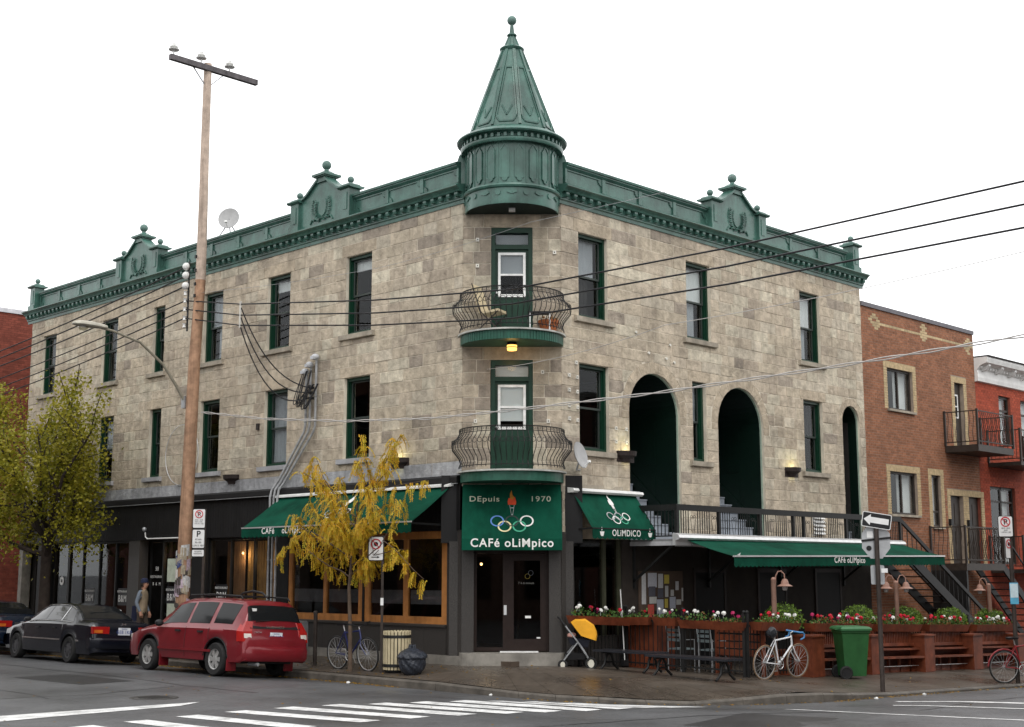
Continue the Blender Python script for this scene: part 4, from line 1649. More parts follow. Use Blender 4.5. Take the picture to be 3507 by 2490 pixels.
# terrace awning on the deck edge
aw = thing('terrace_awning', 'long green retractable awning with scalloped valance spread over the terrace', 'awning')
x0, x1 = 3.95, 13.2
a, b, c, d = (x0, -1.42, 2.80), (x1, -1.42, 2.84), (x1, -2.64, 2.52), (x0, -2.64, 2.44)
fabric(a, b, c, d, 30, .03, 5).obj('canopy', FABRIC, aw, smooth=True)
valance(d, c, .20, .15).obj('valance', FABRIC, aw)
m = M().extr([(-1.335, 2.68), (-1.335, 2.93), (-1.40, 2.94), (-1.50, 2.90), (-1.53, 2.84), (-1.50, 2.80), (-1.42, 2.79), (-1.40, 2.68)], 3.55, x1 + .1)
m.obj('cassette', ALU, aw)
M().bar(d, c, .05, .035).obj('front_bar', ALU, aw)
for x, e in ((4.1, 5.2), (12.8, 11.6)):
    M().tube([(x, -1.45, 2.70), (e, -2.0, 2.55), (x + (.05 if e > x else -.05), -2.60, 2.44)], .03, 6).obj('arm', ALU, aw)
text('CAFé oLiMpico', .19, PRINTW, aw, (8.55, -2.646, 2.325), (1, 0, 0), (0, 0, 1), .006, bold=.004)

# ================================================================== things fixed to the walls
LAMPM = mat('rusty_black_metal', (.03, .022, .020), .6, var=.4)


def wall_lamp(key, u, z, lit, label):
    o_, an_ = FR[key]
    loc = Matrix.Translation(o_) @ Matrix.Rotation(an_, 4, 'Z') @ Vector((u, -.02, z))
    t = thing('wall_lamp', label, 'lamp', loc, an_, 'wall lamps along the stone fronts')
    m = M()
    n = 12
    for (r0, z0, r1, z1) in ((.30, .0, .28, -.10), (.28, -.10, .16, -.17), (.16, -.17, .13, -.24)):
        vs = [(r0 * sin(R(-90 + 180 * i / n)), -r0 * .8 * cos(R(-90 + 180 * i / n)), z0) for i in range(n + 1)] + [(r1 * sin(R(-90 + 180 * i / n)), -r1 * .8 * cos(R(-90 + 180 * i / n)), z1) for i in range(n + 1)]
        m.add(vs, [(i, i + 1, n + 2 + i, n + 1 + i) for i in range(n)])
    m.box(-.30, .30, -.01, .01, -.24, .0)
    m.obj('bowl', LAMPM, t)
    b = M().ball((0, -.10, -.05), .04, 10)
    b.obj('bulb', emit('lamp_bulb', (1, .95, .55), 5) if lit else WHITE, t)
    if lit:
        l = bpy.data.lights.new('lamp_light', 'POINT')
        l.energy = lit * .6
        l.color = (1, .93, .50)
        l.shadow_soft_size = .03
        lo = bpy.data.objects.new('lamp_light', l)
        C.objects.link(lo)
        lo.parent = t
        lo.location = (0, -.20, .0)


wall_lamp('L', -3.50, 4.62, 7, 'lit dark metal wall lamp above the street awning near the balcony')
wall_lamp('L', -10.12, 4.58, 0, 'unlit dark metal wall lamp on the grey stone band behind the utility pole')
wall_lamp('R', 3.58, 4.78, 6, 'lit dark metal wall lamp beside the arched passage nearest the turret')
wall_lamp('R', 10.25, 4.78, 7, 'lit dark metal wall lamp between an arch and a narrow window')
t = thing('ceiling_lamp', 'small amber lamp glowing under the upper curved balcony', 'lamp', (CC[0] - .42, CC[1] - .42, 6.91), A_C)
M().lathe([(.02, .0), (.10, .0), (.11, -.04), (.11, -.06)], 16).obj('lamp_cap', BLACK, t)
M().lathe([(.105, -.06), (.11, -.10), (.10, -.17), (.001, -.18)], 16).obj('lamp_glass', emit('amber_glass', (1, .55, .12), 2.2), t, smooth=True)
m = M()
m.torus((0, 0, -.11), .115, .008, 16, 4, 'z')
m.obj('lamp_cage', BLACK, t)
l = bpy.data.lights.new('lamp_light', 'POINT')
l.energy = 3
l.color = (1, .6, .2)
l.shadow_soft_size = .1
lo = bpy.data.objects.new('lamp_light', l)
C.objects.link(lo)
lo.parent = t
lo.location = (0, 0, -.30)


def dish(label, loc, aim, r, mast):
    t = thing('satellite_dish', label, 'satellite dish', loc)
    m = M()
    n, k = 24, 6
    vs, fs = [], []
    for j in range(k + 1):
        q = r * j / k
        for i in range(n):
            a = 2 * pi * i / n
            vs.append((q * cos(a), q * sin(a) * 1.08, .16 * r * (j / k) ** 2))
    for j in range(k):
        for i in range(n):
            fs.append((j * n + i, j * n + (i + 1) % n, (j + 1) * n + (i + 1) % n, (j + 1) * n + i))
    m.add(vs, fs)
    m.add([(v[0], v[1], v[2] - .012) for v in vs], [f[::-1] for f in fs])
    q = Vector(aim).to_track_quat('Z', 'Y').to_euler()
    d = m.obj('reflector', mat('dish_grey', (.34, .34, .34), .45, var=.12), t, smooth=True, recalc=False)
    d.rotation_euler = q
    m = M()
    m.tube([(0, r * -1.0, .05), (0, r * -.75, r * .7)], .012, 6)
    m.box(-.035, .035, r * -.80, r * -.62, r * .62, r * .80)
    f = m.obj('feed_arm', WHITE, t)
    f.rotation_euler = q
    m = M()
    for p in mast:
        m.tube(p, .018, 6)
    m.obj('mount', GALV, t)


dish('grey satellite dish standing on the roof behind the long parapet', (.8, 11.95, 11.88), (-.75, -.60, .28), .30, [[(0, 0, 0), (.1, .05, -.5)], [(0, 0, -.1), (-.2, .15, -.5)], [(0, 0, -.1), (.3, -.1, -.5)]])
dish('grey satellite dish on a bracket beside the lower curved balcony', (1.62, -.40, 4.55), (.22, -.95, .25), .27, [[(0, 0, -.1), (.02, .1, -.3), (.45, .38, -.26)]])

t = thing('electrical_conduit', 'three grey service conduits with weatherheads and looping cables on the long stone front', 'conduit')
for i, (y0, y1, ztop) in enumerate(((6.95, 8.10, 6.9), (6.78, 7.95, 7.05), (6.56, 7.80, 7.22))):
    pts = [(-.10, y0, ztop), (-.10, y0, 5.62 - i * .02), (-.10, y0 + .06, 5.45), (-.12, y1 - .1, 4.30), (-.22, y1, 4.10), (-.26, y1, 3.9), (-.26, y1, .25)]
    M().tube(pts, .029, 8).obj('conduit_pipe', mat('dull_conduit', (.34, .345, .35), .5, .3, var=.3), t, smooth=True)
    for z in (6.3, 5.7, 2.4, 1.2):
        yy = y0 if z > 5 else y1
        xx = -.10 if z > 5 else -.26
        M().torus((xx, yy, z), .038, .010, 12, 4, 'z').obj('pipe_strap', GALV, t)
    hd = M()
    hd.ball((-.14, y0, ztop + .03), .10, 12, .8)
    hd.box(-.25, -.12, y0 - .06, y0 + .06, ztop - .03, ztop + .04)
    hd.obj('weatherhead', mat('weatherhead_grey', (.45, .46, .48), .5), t, smooth=True)
CABLE = mat('black_cable', (.012, .012, .014), .5)
for i in range(9):
    y0 = 6.9 - (i % 3) * .16
    ph = i * .31
    pts = []
    for k in range(12):
        q = k / 11
        pts.append((-.20 - .14 * sin(pi * q) - .02 * i % .05, y0 + .32 * sin(pi * q) * (1 if i % 2 else .6) - .28 * q + .04 * sin(ph), 6.92 - .62 * sin(pi * q) * (1 + .12 * (i % 3)) - .35 * q))
    M().tube(pts, .011, 5).obj('cable_loop', CABLE, t)
m = M()
for z in (6.5, 6.38, 6.25):
    m.box(-.22, -.12, 6.60, 6.70, z - .03, z + .03)
m.obj('insulator_rack', BLACK, t)
t = thing('conduit_lamp', 'small gooseneck pipe lamp on the black fascia above the restaurant door', 'lamp', (-.06, 14.2, 3.02))
m = M()
m.tube([(0, -2.6, .0), (0, -.05, .0), (-.02, .02, .05), (-.03, .03, .18)], .02, 6)
m.obj('pipe', WHITE, t)
M().ball((-.06, .03, .26), .065, 10).obj('lamp_head', GALV, t)
m = M().box(-.05, .0, -.05, .05, -.08, .08)
m.obj('alarm_box', LAMPM, None, (-.02, 10.18 - 1.15, 5.75), label='small dark box fixed to the stone between two second storey windows', cat='box')
m = M()
m.torus((0, 0, 0), .82, .012, 40, 5, 'x')
m.obj('cable_hoop', ALU, None, (-.06, 12.55, 5.25), label='large thin white wire hoop hanging on the stone front behind the utility pole', cat='cable')

# ================================================================== brick houses
def bricks(parent, o_, an_, u0, u1, z0, z1, holes, tint, lim=300, bw=.205, bh=.066, special=None, key='R', depth=.03):
    """individual brick courses; the largest 300 are objects, the rest one mesh"""
    rb = random.Random(5)
    lst = []
    row = 0
    z = z0
    P = bh + .011
    while z < z1 - .02:
        u = u0 - (bw / 2 if row % 2 else 0)
        zt = min(z + bh, z1)
        while u < u1:
            a, b = max(u, u0), min(u + bw, u1)
            segs = [(a, b)]
            for (ha, hb, hz0, hz1) in holes:
                if zt > hz0 + .01 and z < hz1 - .01:
                    ns = []
                    for (p, q) in segs:
                        if hb <= p or ha >= q:
                            ns.append((p, q))
                        else:
                            if ha - p > .02:
                                ns.append((p, ha - .004))
                            if q - hb > .02:
                                ns.append((hb + .004, q))
                    segs = ns
            for (p, q) in segs:
                if q - p > .02:
                    c = None
                    if special:
                        c = special((p + q) / 2, (z + zt) / 2, row)
                    c = c or tint
                    f = rb.uniform(.78, 1.18)
                    lst.append((p, q, z, zt, tuple(v * f for v in c)))
            u += bw + .011
        z += P
        row += 1
    if key == 'R':
        lst.sort(key=lambda b: -(b[1] - b[0]) / math.hypot(b[0] - CAM[0], 19.4))
    mm = M()
    for i, (p, q, za, zb, c) in enumerate(lst):
        m = M() if i < lim else mm
        m.tint = c
        dd = -.006 + rb.uniform(-.002, .002)
        m.add([(p, dd, za), (q, dd, za), (q, dd, zb), (p, dd, zb), (p, depth, za), (q, depth, za), (q, depth, zb), (p, depth, zb)], [(0, 1, 2, 3), (0, 4, 5, 1), (3, 2, 6, 7), (0, 3, 7, 4), (1, 5, 6, 2)])
        if i < lim:
            m.obj('brick', TIN, parent, o_, an_, recalc=False)
    if mm.v:
        mm.obj('brickwork', TIN, parent, o_, an_, recalc=False, kind='stuff')


MORT2 = mat('brick_mortar', (.30, .24, .19), .9, var=.2)
CREAMB = (.47, .36, .21)
hs = thing('brick_house', 'two storey brown brick house with cream brick window surrounds beside the stone building', 'house', (REND + .005, 0, 0))
X0 = REND + .005
H1 = [(15.41, 16.9, 6.78, 7.98), (15.35, 16.9, 3.75, 4.97), (17.78, 18.34, 3.45, 4.98), (19.52, 20.13, 5.95, 7.95), (18.92, 19.74, 2.35, 4.42), (20.1, 20.95, 2.35, 4.42)]
H1 = [(a - X0, b - X0, c, d) for a, b, c, d in H1]
SUR = [(a - .20, b + .20, c - (.0 if i < 3 else 0), d + .19) for i, (a, b, c, d) in enumerate(H1)]


def spec1(u, z, row):
    U = u + X0
    for cx in (14.85, 17.73, 20.62):
        dx, dz = abs(U - cx), abs(z - 9.25)
        if dx / .33 + dz / .30 < 1 and dx / .33 + dz / .30 > .38:
            return CREAMB
    if abs(z - 9.213) < .03 and 14.85 < U < 20.62:
        return CREAMB
    return None


W1 = 20.95 - X0
bricks(hs, (0, 0, 0), 0, 0, W1, -.6, 9.62, SUR, (.27, .118, .064), special=spec1)
for a, b, c, d in H1:
    sb = inst('window_surround', None, hs)
    cbm = [M().box(-.031, .031, -.012, .02, 0, .182).mesh('brick', mat('cream_brick', CREAMB, .85, var=.3, vs=9)), M().box(0, .192, -.012, .02, 0, .064).mesh('brick', mat('cream_brick', CREAMB, .85))]
    n = round((b - a + .4) / .073)
    for i in range(n):
        inst('brick', cbm[0], sb, (a - .2 + (i + .5) * (b - a + .4) / n, 0, d + .004))
    n = round((d - c) / .074)
    for i in range(n):
        z = c + i * (d - c) / n
        inst('brick', cbm[1], sb, (a - .197, 0, z))
        inst('brick', cbm[1], sb, (b + .005, 0, z))
wall_mesh(0, W1, -.6, 9.62, H1, (), .0, .3).obj('wall', MORT2, hs)
M().extr([(-.05, 9.62), (-.06, 9.74), (.35, 9.76), (.35, 9.62)], 0, W1).obj('roof_coping', mat('grey_flashing', (.13, .125, .14), .5, var=.2), hs)
M().box(0, W1, .3, 8, 9.5, 9.6).obj('roof', DARK, hs)
M().box(.02, W1 - .02, 1.5, 1.6, -.6, 9.5).obj('inner_wall', DARK, hs)
M().box(W1 - .3, W1, .3, 8, -.6, 9.62).obj('wall', MORT2, hs)
for i, (a, b, c, d) in enumerate(H1[:3]):
    wn = inst('window', None, hs)
    f = M()
    for (p, q, r_, s_) in ((a, a + .06, c, d), (b - .06, b, c, d), (a + .06, b - .06, d - .06, d), (a + .06, b - .06, c, c + .06)):
        f.box(p, q, .08, .16, r_, s_)
    if i < 2:
        f.box((a + b) / 2 - .03, (a + b) / 2 + .03, .08, .16, c + .06, d - .06)
    else:
        f.box(a + .06, b - .06, .08, .16, c + .42, c + .48)
    f.obj('frame', BROWNIR, wn)
    M().box(a + .06, b - .06, .11, .116, c + .06, d - .06).obj('pane', GLASS, wn)
    m = M()
    x = (a + b) / 2 if i < 2 else a + .06
    while x < b - .06:
        m.add([(x, .25, c + .06), (x + .05, .28, c + .06), (x + .05, .28, d), (x, .25, d)], [(0, 1, 2, 3)])
        m.add([(x + .05, .28, c + .06), (x + .1, .25, c + .06), (x + .1, .25, d), (x + .05, .28, d)], [(0, 1, 2, 3)])
        x += .1
    m.obj('curtain', BLIND, wn)
    M().extr([(-.08, c - .07), (-.08, c - .005), (.08, c + .0), (.08, c - .07)], a - .05, b + .05).obj('sill', SILL, wn)
a, b, c, d = H1[3]
dr = inst('balcony_door', None, hs)
M().box(a, b, .12, .17, c, d).obj('door_leaf', BROWNIR, dr)
f = M()
for (p, q, r_, s_) in ((a + .06, a + .11, c + .9, d - .35), (b - .26, b - .21, c + .9, d - .35), (a + .11, b - .26, d - .40, d - .35), (a + .11, b - .26, c + .9, c + .95), (a + .11, b - .26, c + 1.25, c + 1.29)):
    f.box(p, q, .09, .119, r_, s_)
f.obj('window_frame', WHITE, dr)
M().box(a + .11, b - .26, .10, .115, c + .95, d - .4).obj('pane', mat('dark_glazing', (0, 0, 0)), dr)
for a, b, c, d in H1[4:]:
    dr = inst('front_door', None, hs)
    M().box(a, b, .12, .17, c, d).obj('door_leaf', BROWNIR, dr)
    m = M()
    for i in range(2):
        for j in range(2):
            m.box(a + .1 + i * .35, a + .38 + i * .35, .105, .119, c + .3 + j * .9, c + 1.0 + j * .85)
    m.obj('door_panel', BROWNIR, dr)
    M().box(a - .2, a - .06, -.10, -.01, c + 1.15, c + 1.35).obj('mailbox', BLACK, dr)


def iron_balcony(parent, x0, x1, y0, z, h, wavy=True, thick=.2):
    b = inst('iron_balcony', None, parent)
    M().box(x0, x1, y0, -.02, z - thick, z).obj('deck', BROWNIR, b)
    m = M()
    for (p, q) in (((x0, -.02), (x0, y0)), ((x0, y0), (x1, y0)), ((x1, y0), (x1, -.02))):
        for zz in (z + .1, z + h):
            m.bar((p[0], p[1], zz), (q[0], q[1], zz), .03)
    for x, y in ((x0, -.04), (x0, y0), (x1, y0), (x1, -.04)):
        m.box(x - .03, x + .03, y - .03, y + .03, z, z + h + .05)
    m.obj('rail', BROWNIR, b)
    pk = M()
    pk.tube([(0, .05 * sin(t / 8 * pi * 2) * (1 if wavy else 0), z + .1 + (h - .1) * t / 8) for t in range(9)], .010, 4)
    pm_ = pk.mesh('baluster', BROWNIR)
    n = int((x1 - x0) / .13)
    for i in range(1, n):
        inst('baluster', pm_, b, (x0 + (x1 - x0) * i / n, y0, 0))
    n = int(-y0 / .13)
    for i in range(1, n):
        inst('baluster', pm_, b, (x0, y0 * i / n, 0), R(90))
        inst('baluster', pm_, b, (x1, y0 * i / n, 0), R(90))


iron_balcony(hs, 18.72 - X0, 21.1 - X0, -1.08, 5.90, 1.02)
iron_balcony(hs, 17.5 - X0, 19.95 - X0, -1.12, 2.36, 1.05)
st = inst('front_stair', None, hs)
m = M()
for yy in (-1.05, -.2):
    m.bar((19.95 - X0, yy, 2.3), (23.6 - X0, yy, -.3), .05, .22)
m.bar((19.95 - X0, -1.08, 3.35), (23.6 - X0, -1.08, .7), .04)
m.obj('stringer', BLACK, st)
tm = M().box(-.02, .28, -1.05, -.2, -.03, 0).mesh('tread', BROWNIR)
for i in range(13):
    q = (i + .5) / 13
    inst('tread', tm, st, (19.95 - X0 + 3.65 * q, 0, 2.3 - 2.6 * q))
M().box(17.5 - X0, 17.6 - X0, -1.1, -.02, -.5, 2.16).obj('landing_leg', BLACK, hs)

hs2 = thing('brick_house', 'red painted brick house with white bracketed cornice beyond the brown brick house', 'house', (20.96, 0, 0))
H2 = [(22.58, 23.43, 6.2, 7.82), (21.62, 23.4, 2.35, 4.82), (24.2, 25.2, 6.2, 7.8), (24.2, 25.2, 3.2, 4.9)]
H2 = [(a - 20.96, b - 20.96, c, d) for a, b, c, d in H2]
bricks(hs2, (0, 0, 0), 0, 0, 5.0, -.8, 8.12, H2, (.34, .065, .032))
wall_mesh(0, 7.0, -.8, 8.9, H2, (), .0, .3).obj('wall', mat('red_mortar', (.25, .07, .045), .9), hs2)
M().box(0, 7, 1.5, 1.6, -.8, 8.8).obj('inner_wall', DARK, hs2)
m = M().extr([(-.02, 8.12), (-.10, 8.14), (-.12, 8.26), (-.10, 8.5), (-.20, 8.62), (-.42, 8.70), (-.46, 8.82), (-.46, 8.88), (.3, 8.92), (.3, 8.12)], 0, 7)
m.obj('cornice', WHITE, hs2)
bk = M().extr([(-.10, 8.45), (-.25, 8.50), (-.36, 8.62), (-.36, 8.70), (-.10, 8.70)], -.08, .08).mesh('bracket', WHITE)
for i in range(7):
    inst('bracket', bk, hs2, (.35 + i * .95, 0, 0))
dt = M().box(-.035, .035, -.2, -.1, 8.54, 8.64).mesh('dentil', WHITE)
for i in range(24):
    inst('dentil', dt, hs2, (.15 + i * .2, 0, 0))
M().box(0, 7, -.5, .3, 8.885, 8.93).obj('roof_edge', DARK, hs2)
for a, b, c, d in H2:
    wn = inst('window' if c > 3 else 'front_door', None, hs2)
    f = M()
    for (p, q, r_, s_) in ((a, a + .07, c, d), (b - .07, b, c, d), (a + .07, b - .07, d - .07, d), (a + .07, b - .07, c, c + .07), (a + .07, b - .07, d - .5, d - .44)):
        f.box(p, q, .08, .16, r_, s_)
    if b - a > 1.2:
        f.box((a + b) / 2 - .05, (a + b) / 2 + .05, .08, .16, c, d)
    f.obj('frame', BROWNIR, wn)
    M().box(a + .07, b - .07, .11, .116, c + .07, d - .07).obj('pane', GLASS, wn)
    M().box(b - .45, b - .1, .25, .26, c + .1, d - .1).obj('curtain', BLIND, wn)
iron_balcony(hs2, .6, 3.2, -1.1, 5.55, 1.0, False, .12)
iron_balcony(hs2, .4, 3.0, -1.1, 2.2, 1.0, False, .12)
st = inst('front_stair', None, hs2)
m = M()
for yy in (-1.0, -.2):
    m.bar((3.0, yy, 2.15), (5.8, yy, -.5), .05, .2)
    m.bar((3.0, yy, 3.15), (5.8, yy, .5), .03)
m.obj('stringer', BLACK, st)
tm = M().box(-.02, .28, -1.0, -.2, -.03, 0).mesh('tread', GREYST)
for i in range(12):
    q = (i + .5) / 12
    inst('tread', tm, st, (3.0 + 2.8 * q, 0, 2.15 - 2.65 * q))

hs3 = thing('brick_house', 'plain red brick side wall of the house across the alley beyond the stone building', 'house', (0, 24.5, 0))
bricks(hs3, (0, 0, 0), 0, .0, 3.2, -.3, 10.85, [], (.20, .052, .034), key='A')
M().box(0, 8, .001, 8, -.5, 10.85).obj('wall', mat('dark_red_mortar', (.16, .055, .04), .9), hs3)
M().box(-.05, 8, -.06, .3, 10.85, 11.0).obj('roof_coping', mat('pale_flashing', (.55, .55, .58), .5), hs3)

# ================================================================== poles, wires and signs
WOOD = mat('weathered_pole_wood', (.36, .215, .135), .85, var=.3, vs=5, bump=.01, bs=9, streak=.45)
WOODB = mat('bleached_wood', (.47, .37, .30), .85, var=.25, vs=5, streak=.35)
ARMW = mat('grey_crossarm', (.11, .10, .105), .8, var=.3, streak=.3)
PORC = mat('porcelain', (.66, .66, .64), .3, var=.05)
zp = zs(-1.6, 9.7)
up_ = thing('utility_pole', 'tall weathered wooden utility pole with crossarm and insulators beside the red car', 'utility pole', (-1.6, 9.72, zp))
pp = [(0, .03, -.2), (0, .01, 2), (.01, -.03, 4.5), (0, -.12, 7.2), (.02, -.24, 9.3), (.0, -.27, 11.3), (.02, -.22, 12.6), (0, -.25, 15.0)]
rr = [.178, .172, .162, .145, .128, .116, .110, .10]
M().tube(pp[:5], rr[:5], 14).obj('pole_shaft', WOOD, up_, smooth=True)
M().tube(pp[4:], [r - .0005 for r in rr[4:]], 14).obj('pole_shaft', WOODB, up_, smooth=True)
M().box(-1.15, 1.45, -.39, -.27, 14.78, 14.92).obj('crossarm', ARMW, up_)
m = M()
m.bar((-.45, -.28, 14.80), (0, -.24, 14.35), .025)
m.bar((.45, -.28, 14.80), (0, -.24, 14.35), .025)
m.obj('crossarm_brace', GALV, up_)
ins = M()
ins.lathe([(.02, 0), (.02, .12), (.13, .13), (.14, .15), (.05, .18), (.06, .20), (.10, .21), (.10, .23), (.04, .26), (.045, .30), (.001, .31)], 14)
ins_me = ins.mesh('line_insulator', PORC, True)
for x in (-1.05, -.25, .6):
    inst('line_insulator', ins_me, up_, (x, -.33, 14.92))
sp_me = M().ball((0, 0, 0), .10, 14).mesh('spool_insulator', PORC, True)
sq_me = M().lathe([(.02, -.05), (.055, -.05), (.035, -.02), (.035, .02), (.055, .05), (.02, .05)], 12).mesh('spool_insulator', PORC, True)
INSZ = [9.77, 9.54, 9.27, 9.08, 8.89, 8.67, 8.44, 8.25]
for i, z in enumerate(INSZ):
    inst('spool_insulator', sp_me if i < 3 else sq_me, up_, (-.13, .20, z - zp))
m = M()
m.box(-.10, -.08, .10, .16, 8.1 - zp, 9.9 - zp)
for z in (9.9, 9.55, 9.2, 8.9):
    m.box(-.19, -.15, -.32, -.26, z - zp, z + .08 - zp)
m.obj('insulator_bracket', BLACK, up_)
rp = random.Random(3)
for i in range(26):
    a = rp.uniform(pi * .75, pi * 1.65)
    z = rp.uniform(1.1, 2.5)
    w_, h_ = rp.uniform(.10, .22), rp.uniform(.12, .28)
    m = M()
    pts = []
    for k in range(4):
        aa = a + (k / 3 - .5) * w_ / .19
        pts.append((.197 * cos(aa), .02 + .197 * sin(aa)))
    q = rp.uniform(-.03, .03)
    m.add([(x, y, z + q * k) for k, (x, y) in enumerate(pts)] + [(x, y, z + h_ + q * k) for k, (x, y) in enumerate(pts)], [(k, k + 1, 5 + k, 4 + k) for k in range(3)])
    cc = rp.choice([(.55, .52, .48), (.5, .5, .5), (.45, .35, .42), (.06, .05, .045), (.05, .07, .18), (.35, .3, .22)])
    m.obj('poster', mat('poster_%d' % int(cc[0] * 100 + cc[2] * 1000), cc, .8, var=.3, vs=20), up_, recalc=False)

lm = thing('street_lamp', 'cobra head street lamp on a curved grey arm fixed to the wooden utility pole', 'street lamp', (-1.70, 9.85, 6.31))
M().tube([(0.05, 0, -.1), (0, 0, .05), (-.25, .02, .42), (-.6, .04, .88), (-1.25, .05, 1.36), (-2.0, .05, 1.55), (-2.3, .05, 1.58)], [.04, .04, .04, .036, .033, .03, .03], 8).obj('lamp_arm', mat('lamp_arm_grey', (.24, .22, .17), .6), lm, smooth=True)
M().box(-.03, .10, -.08, .08, -.16, .14).obj('arm_clamp', GALV, lm)
m = M()
hp = [(-2.15, .05, .06), (-2.35, .11, .09), (-2.6, .16, .11), (-2.85, .16, .10), (-3.0, .10, .06), (-3.03, .03, .02)]
vs, fs = [], []
n = 12
for (x, rw, rh) in hp:
    for i in range(n):
        a = 2 * pi * i / n
        zz = sin(a) * rh
        vs.append((x, .05 + cos(a) * rw, 1.60 + (zz if zz > 0 else zz * .45)))
for k in range(len(hp) - 1):
    for i in range(n):
        fs.append((k * n + i, k * n + (i + 1) % n, (k + 1) * n + (i + 1) % n, (k + 1) * n + i))
fs += [tuple(range(n)), tuple((len(hp) - 1) * n + i for i in range(n))]
m.add(vs, fs)
m.obj('lamp_head', mat('lamp_head_grey', (.38, .36, .30), .5, var=.2), lm, smooth=True)
m = M().lathe([(.12, 0), (.12, -.04), (.07, -.09), (.001, -.10)], 14, c=(-2.76, .05, 1.56))
m.obj('lamp_lens', glass('lens_glass', (.8, .8, .75), 1.5, .08, .8), lm, smooth=True)


def wire(label, pts, r=.014, mt=CABLE, sag=.0, n=16, group='overhead wires between poles'):
    full = []
    for a, b in zip(pts, pts[1:]):
        a, b = Vector(a), Vector(b)
        for i in range(n):
            t = i / n
            p = a.lerp(b, t)
            p.z -= sag * 4 * t * (1 - t)
            full.append(p)
    full.append(Vector(pts[-1]))
    o_ = Vector(full[0])
    return M().tube([p - o_ for p in full], r, 5).obj('overhead_wire', mt, None, tuple(o_), label=label, cat='wire', group=group)


PX, PY = -1.72, 9.94
for i, (zi, ze) in enumerate(((9.77, 8.99), (9.54, 8.77), (9.27, 8.52), (8.89, 8.12), (8.67, 7.83), (8.44, 7.58))):
    yy = 20.65
    k = 1.9
    wire('%s of six dark overhead wires running from the pole along the long front' % ('uppermost', 'second highest', 'third highest', 'fourth highest', 'fifth highest', 'lowest')[i], [(PX, PY, zi), (PX + .1, PY + (yy - PY) * k, zi + (ze - zi) * k * .92)], .020 if i < 3 else .017, sag=.22, group='wires running along the long front')
for i, (zi, zm, zb, ze) in enumerate(((8.89, 8.49, 7.48, 7.51), (8.67, 8.22, 7.19, 7.18), (8.44, 7.97, 6.91, 6.85))):
    wire('%s of three thick dark wires crossing the corner past the balcony' % ('uppermost', 'middle', 'lowest')[i], [(PX, PY, zi), (-1.6, 7.62, zm), (-1.6, 2.6, (zm + zb) / 2 - .12), (-1.6, -1.58, zb), (-1.6, -6.6, (zb + ze) / 2 - .07), (-1.6, -11.68, ze), (-1.6, -14.4, ze + .15)], .017, n=6, group='wires crossing the corner')
m = M()
m.box(-.015, .015, -.03, .03, -.30, .34)
m.obj('wire_spacer', mat('pale_spacer', (.55, .53, .48), .6), None, (-1.6, 7.63, 8.22), label='pale vertical spacer bar clamped on the three overhead wires by the pole', cat='wire spacer')
for i, (y1, z1) in enumerate(((6.75, 6.52), (6.72, 6.40), (6.70, 6.26))):
    a = Vector((-1.6, 7.60, 8.40 - i * .24))
    pts = []
    for k in range(15):
        t = k / 14
        p = a.lerp(Vector((-.2, y1, z1)), t)
        p.z -= (.55 + .15 * i) * 4 * t * (1 - t) * (1 - .3 * t)
        pts.append(p)
    wire('black service cable drooping to the conduits from the %s thick wire' % ('uppermost', 'middle', 'lowest')[i], pts, .016, n=1, group='service cables drooping to the wall')


def twist(label, pts, r):
    full = []
    for a, b in zip(pts, pts[1:]):
        a, b = Vector(a), Vector(b)
        for i in range(24):
            full.append(a.lerp(b, i / 24))
    o_ = full[0]
    m = M()
    for ph in (0, pi):
        m.tube([p - o_ + Vector((0, cos(i * .55 + ph), sin(i * .55 + ph))) * .02 for i, p in enumerate(full)], r, 4)
    return m.obj('overhead_wire', mat('pale_twisted_wire', (.42, .40, .38), .6), None, tuple(o_), label=label, cat='wire')


tw = [(-1.65, 9.12, 5.99), (-1.6, 6.5, 5.62), (-1.6, 3.5, 5.33), (-1.6, .8, 5.17), (-1.6, -1.58, 5.14), (-1.6, -5, 5.14), (-1.6, -8.5, 5.22), (-1.6, -11.54, 5.33), (-1.6, -14.4, 5.5)]
twist('pale twisted cable sagging from the wooden pole across the lower balcony', tw, .010)
wire('thin pale cord rising past the arches from the lower balcony wall to the right', [(.35, 1.1, 6.42), (-1.5, -5.2, 6.32), (-1.6, -14.4, 6.75)], .006, mat('pale_twisted_wire', (0, 0, 0)), .12)
wire('thin grey cord running over the third storey windows to the turret and away', [(-1.6, 9.5, 9.05), (-1.6, 2.5, 8.55), (-1.5, -2.0, 8.75), (-1.6, -14.4, 8.6)], .004, GALV, .05)
for i, (x, dz) in enumerate(((-1.05, 0), (-.25, 0), (.6, 0))):
    wire('thin bare wire on the %s insulator of the pole crossarm' % ('road end', 'middle', 'wall end')[i], [(-1.6 + x, 9.39, zp + 15.22), (-1.6 + x, -30, zp + 15.9)], .004, mat('bare_wire', (.55, .55, .55), .5), .9, group='bare wires on the pole crossarm')

SIGNW = mat('sign_white', (.72, .72, .71), .45, var=.06)
SIGNR = mat('sign_red', (.50, .02, .03), .45)
SIGNK = mat('sign_black', (.012, .012, .013), .45)
POLEM = mat('dark_sign_post', (.045, .035, .030), .6, .2, var=.35)


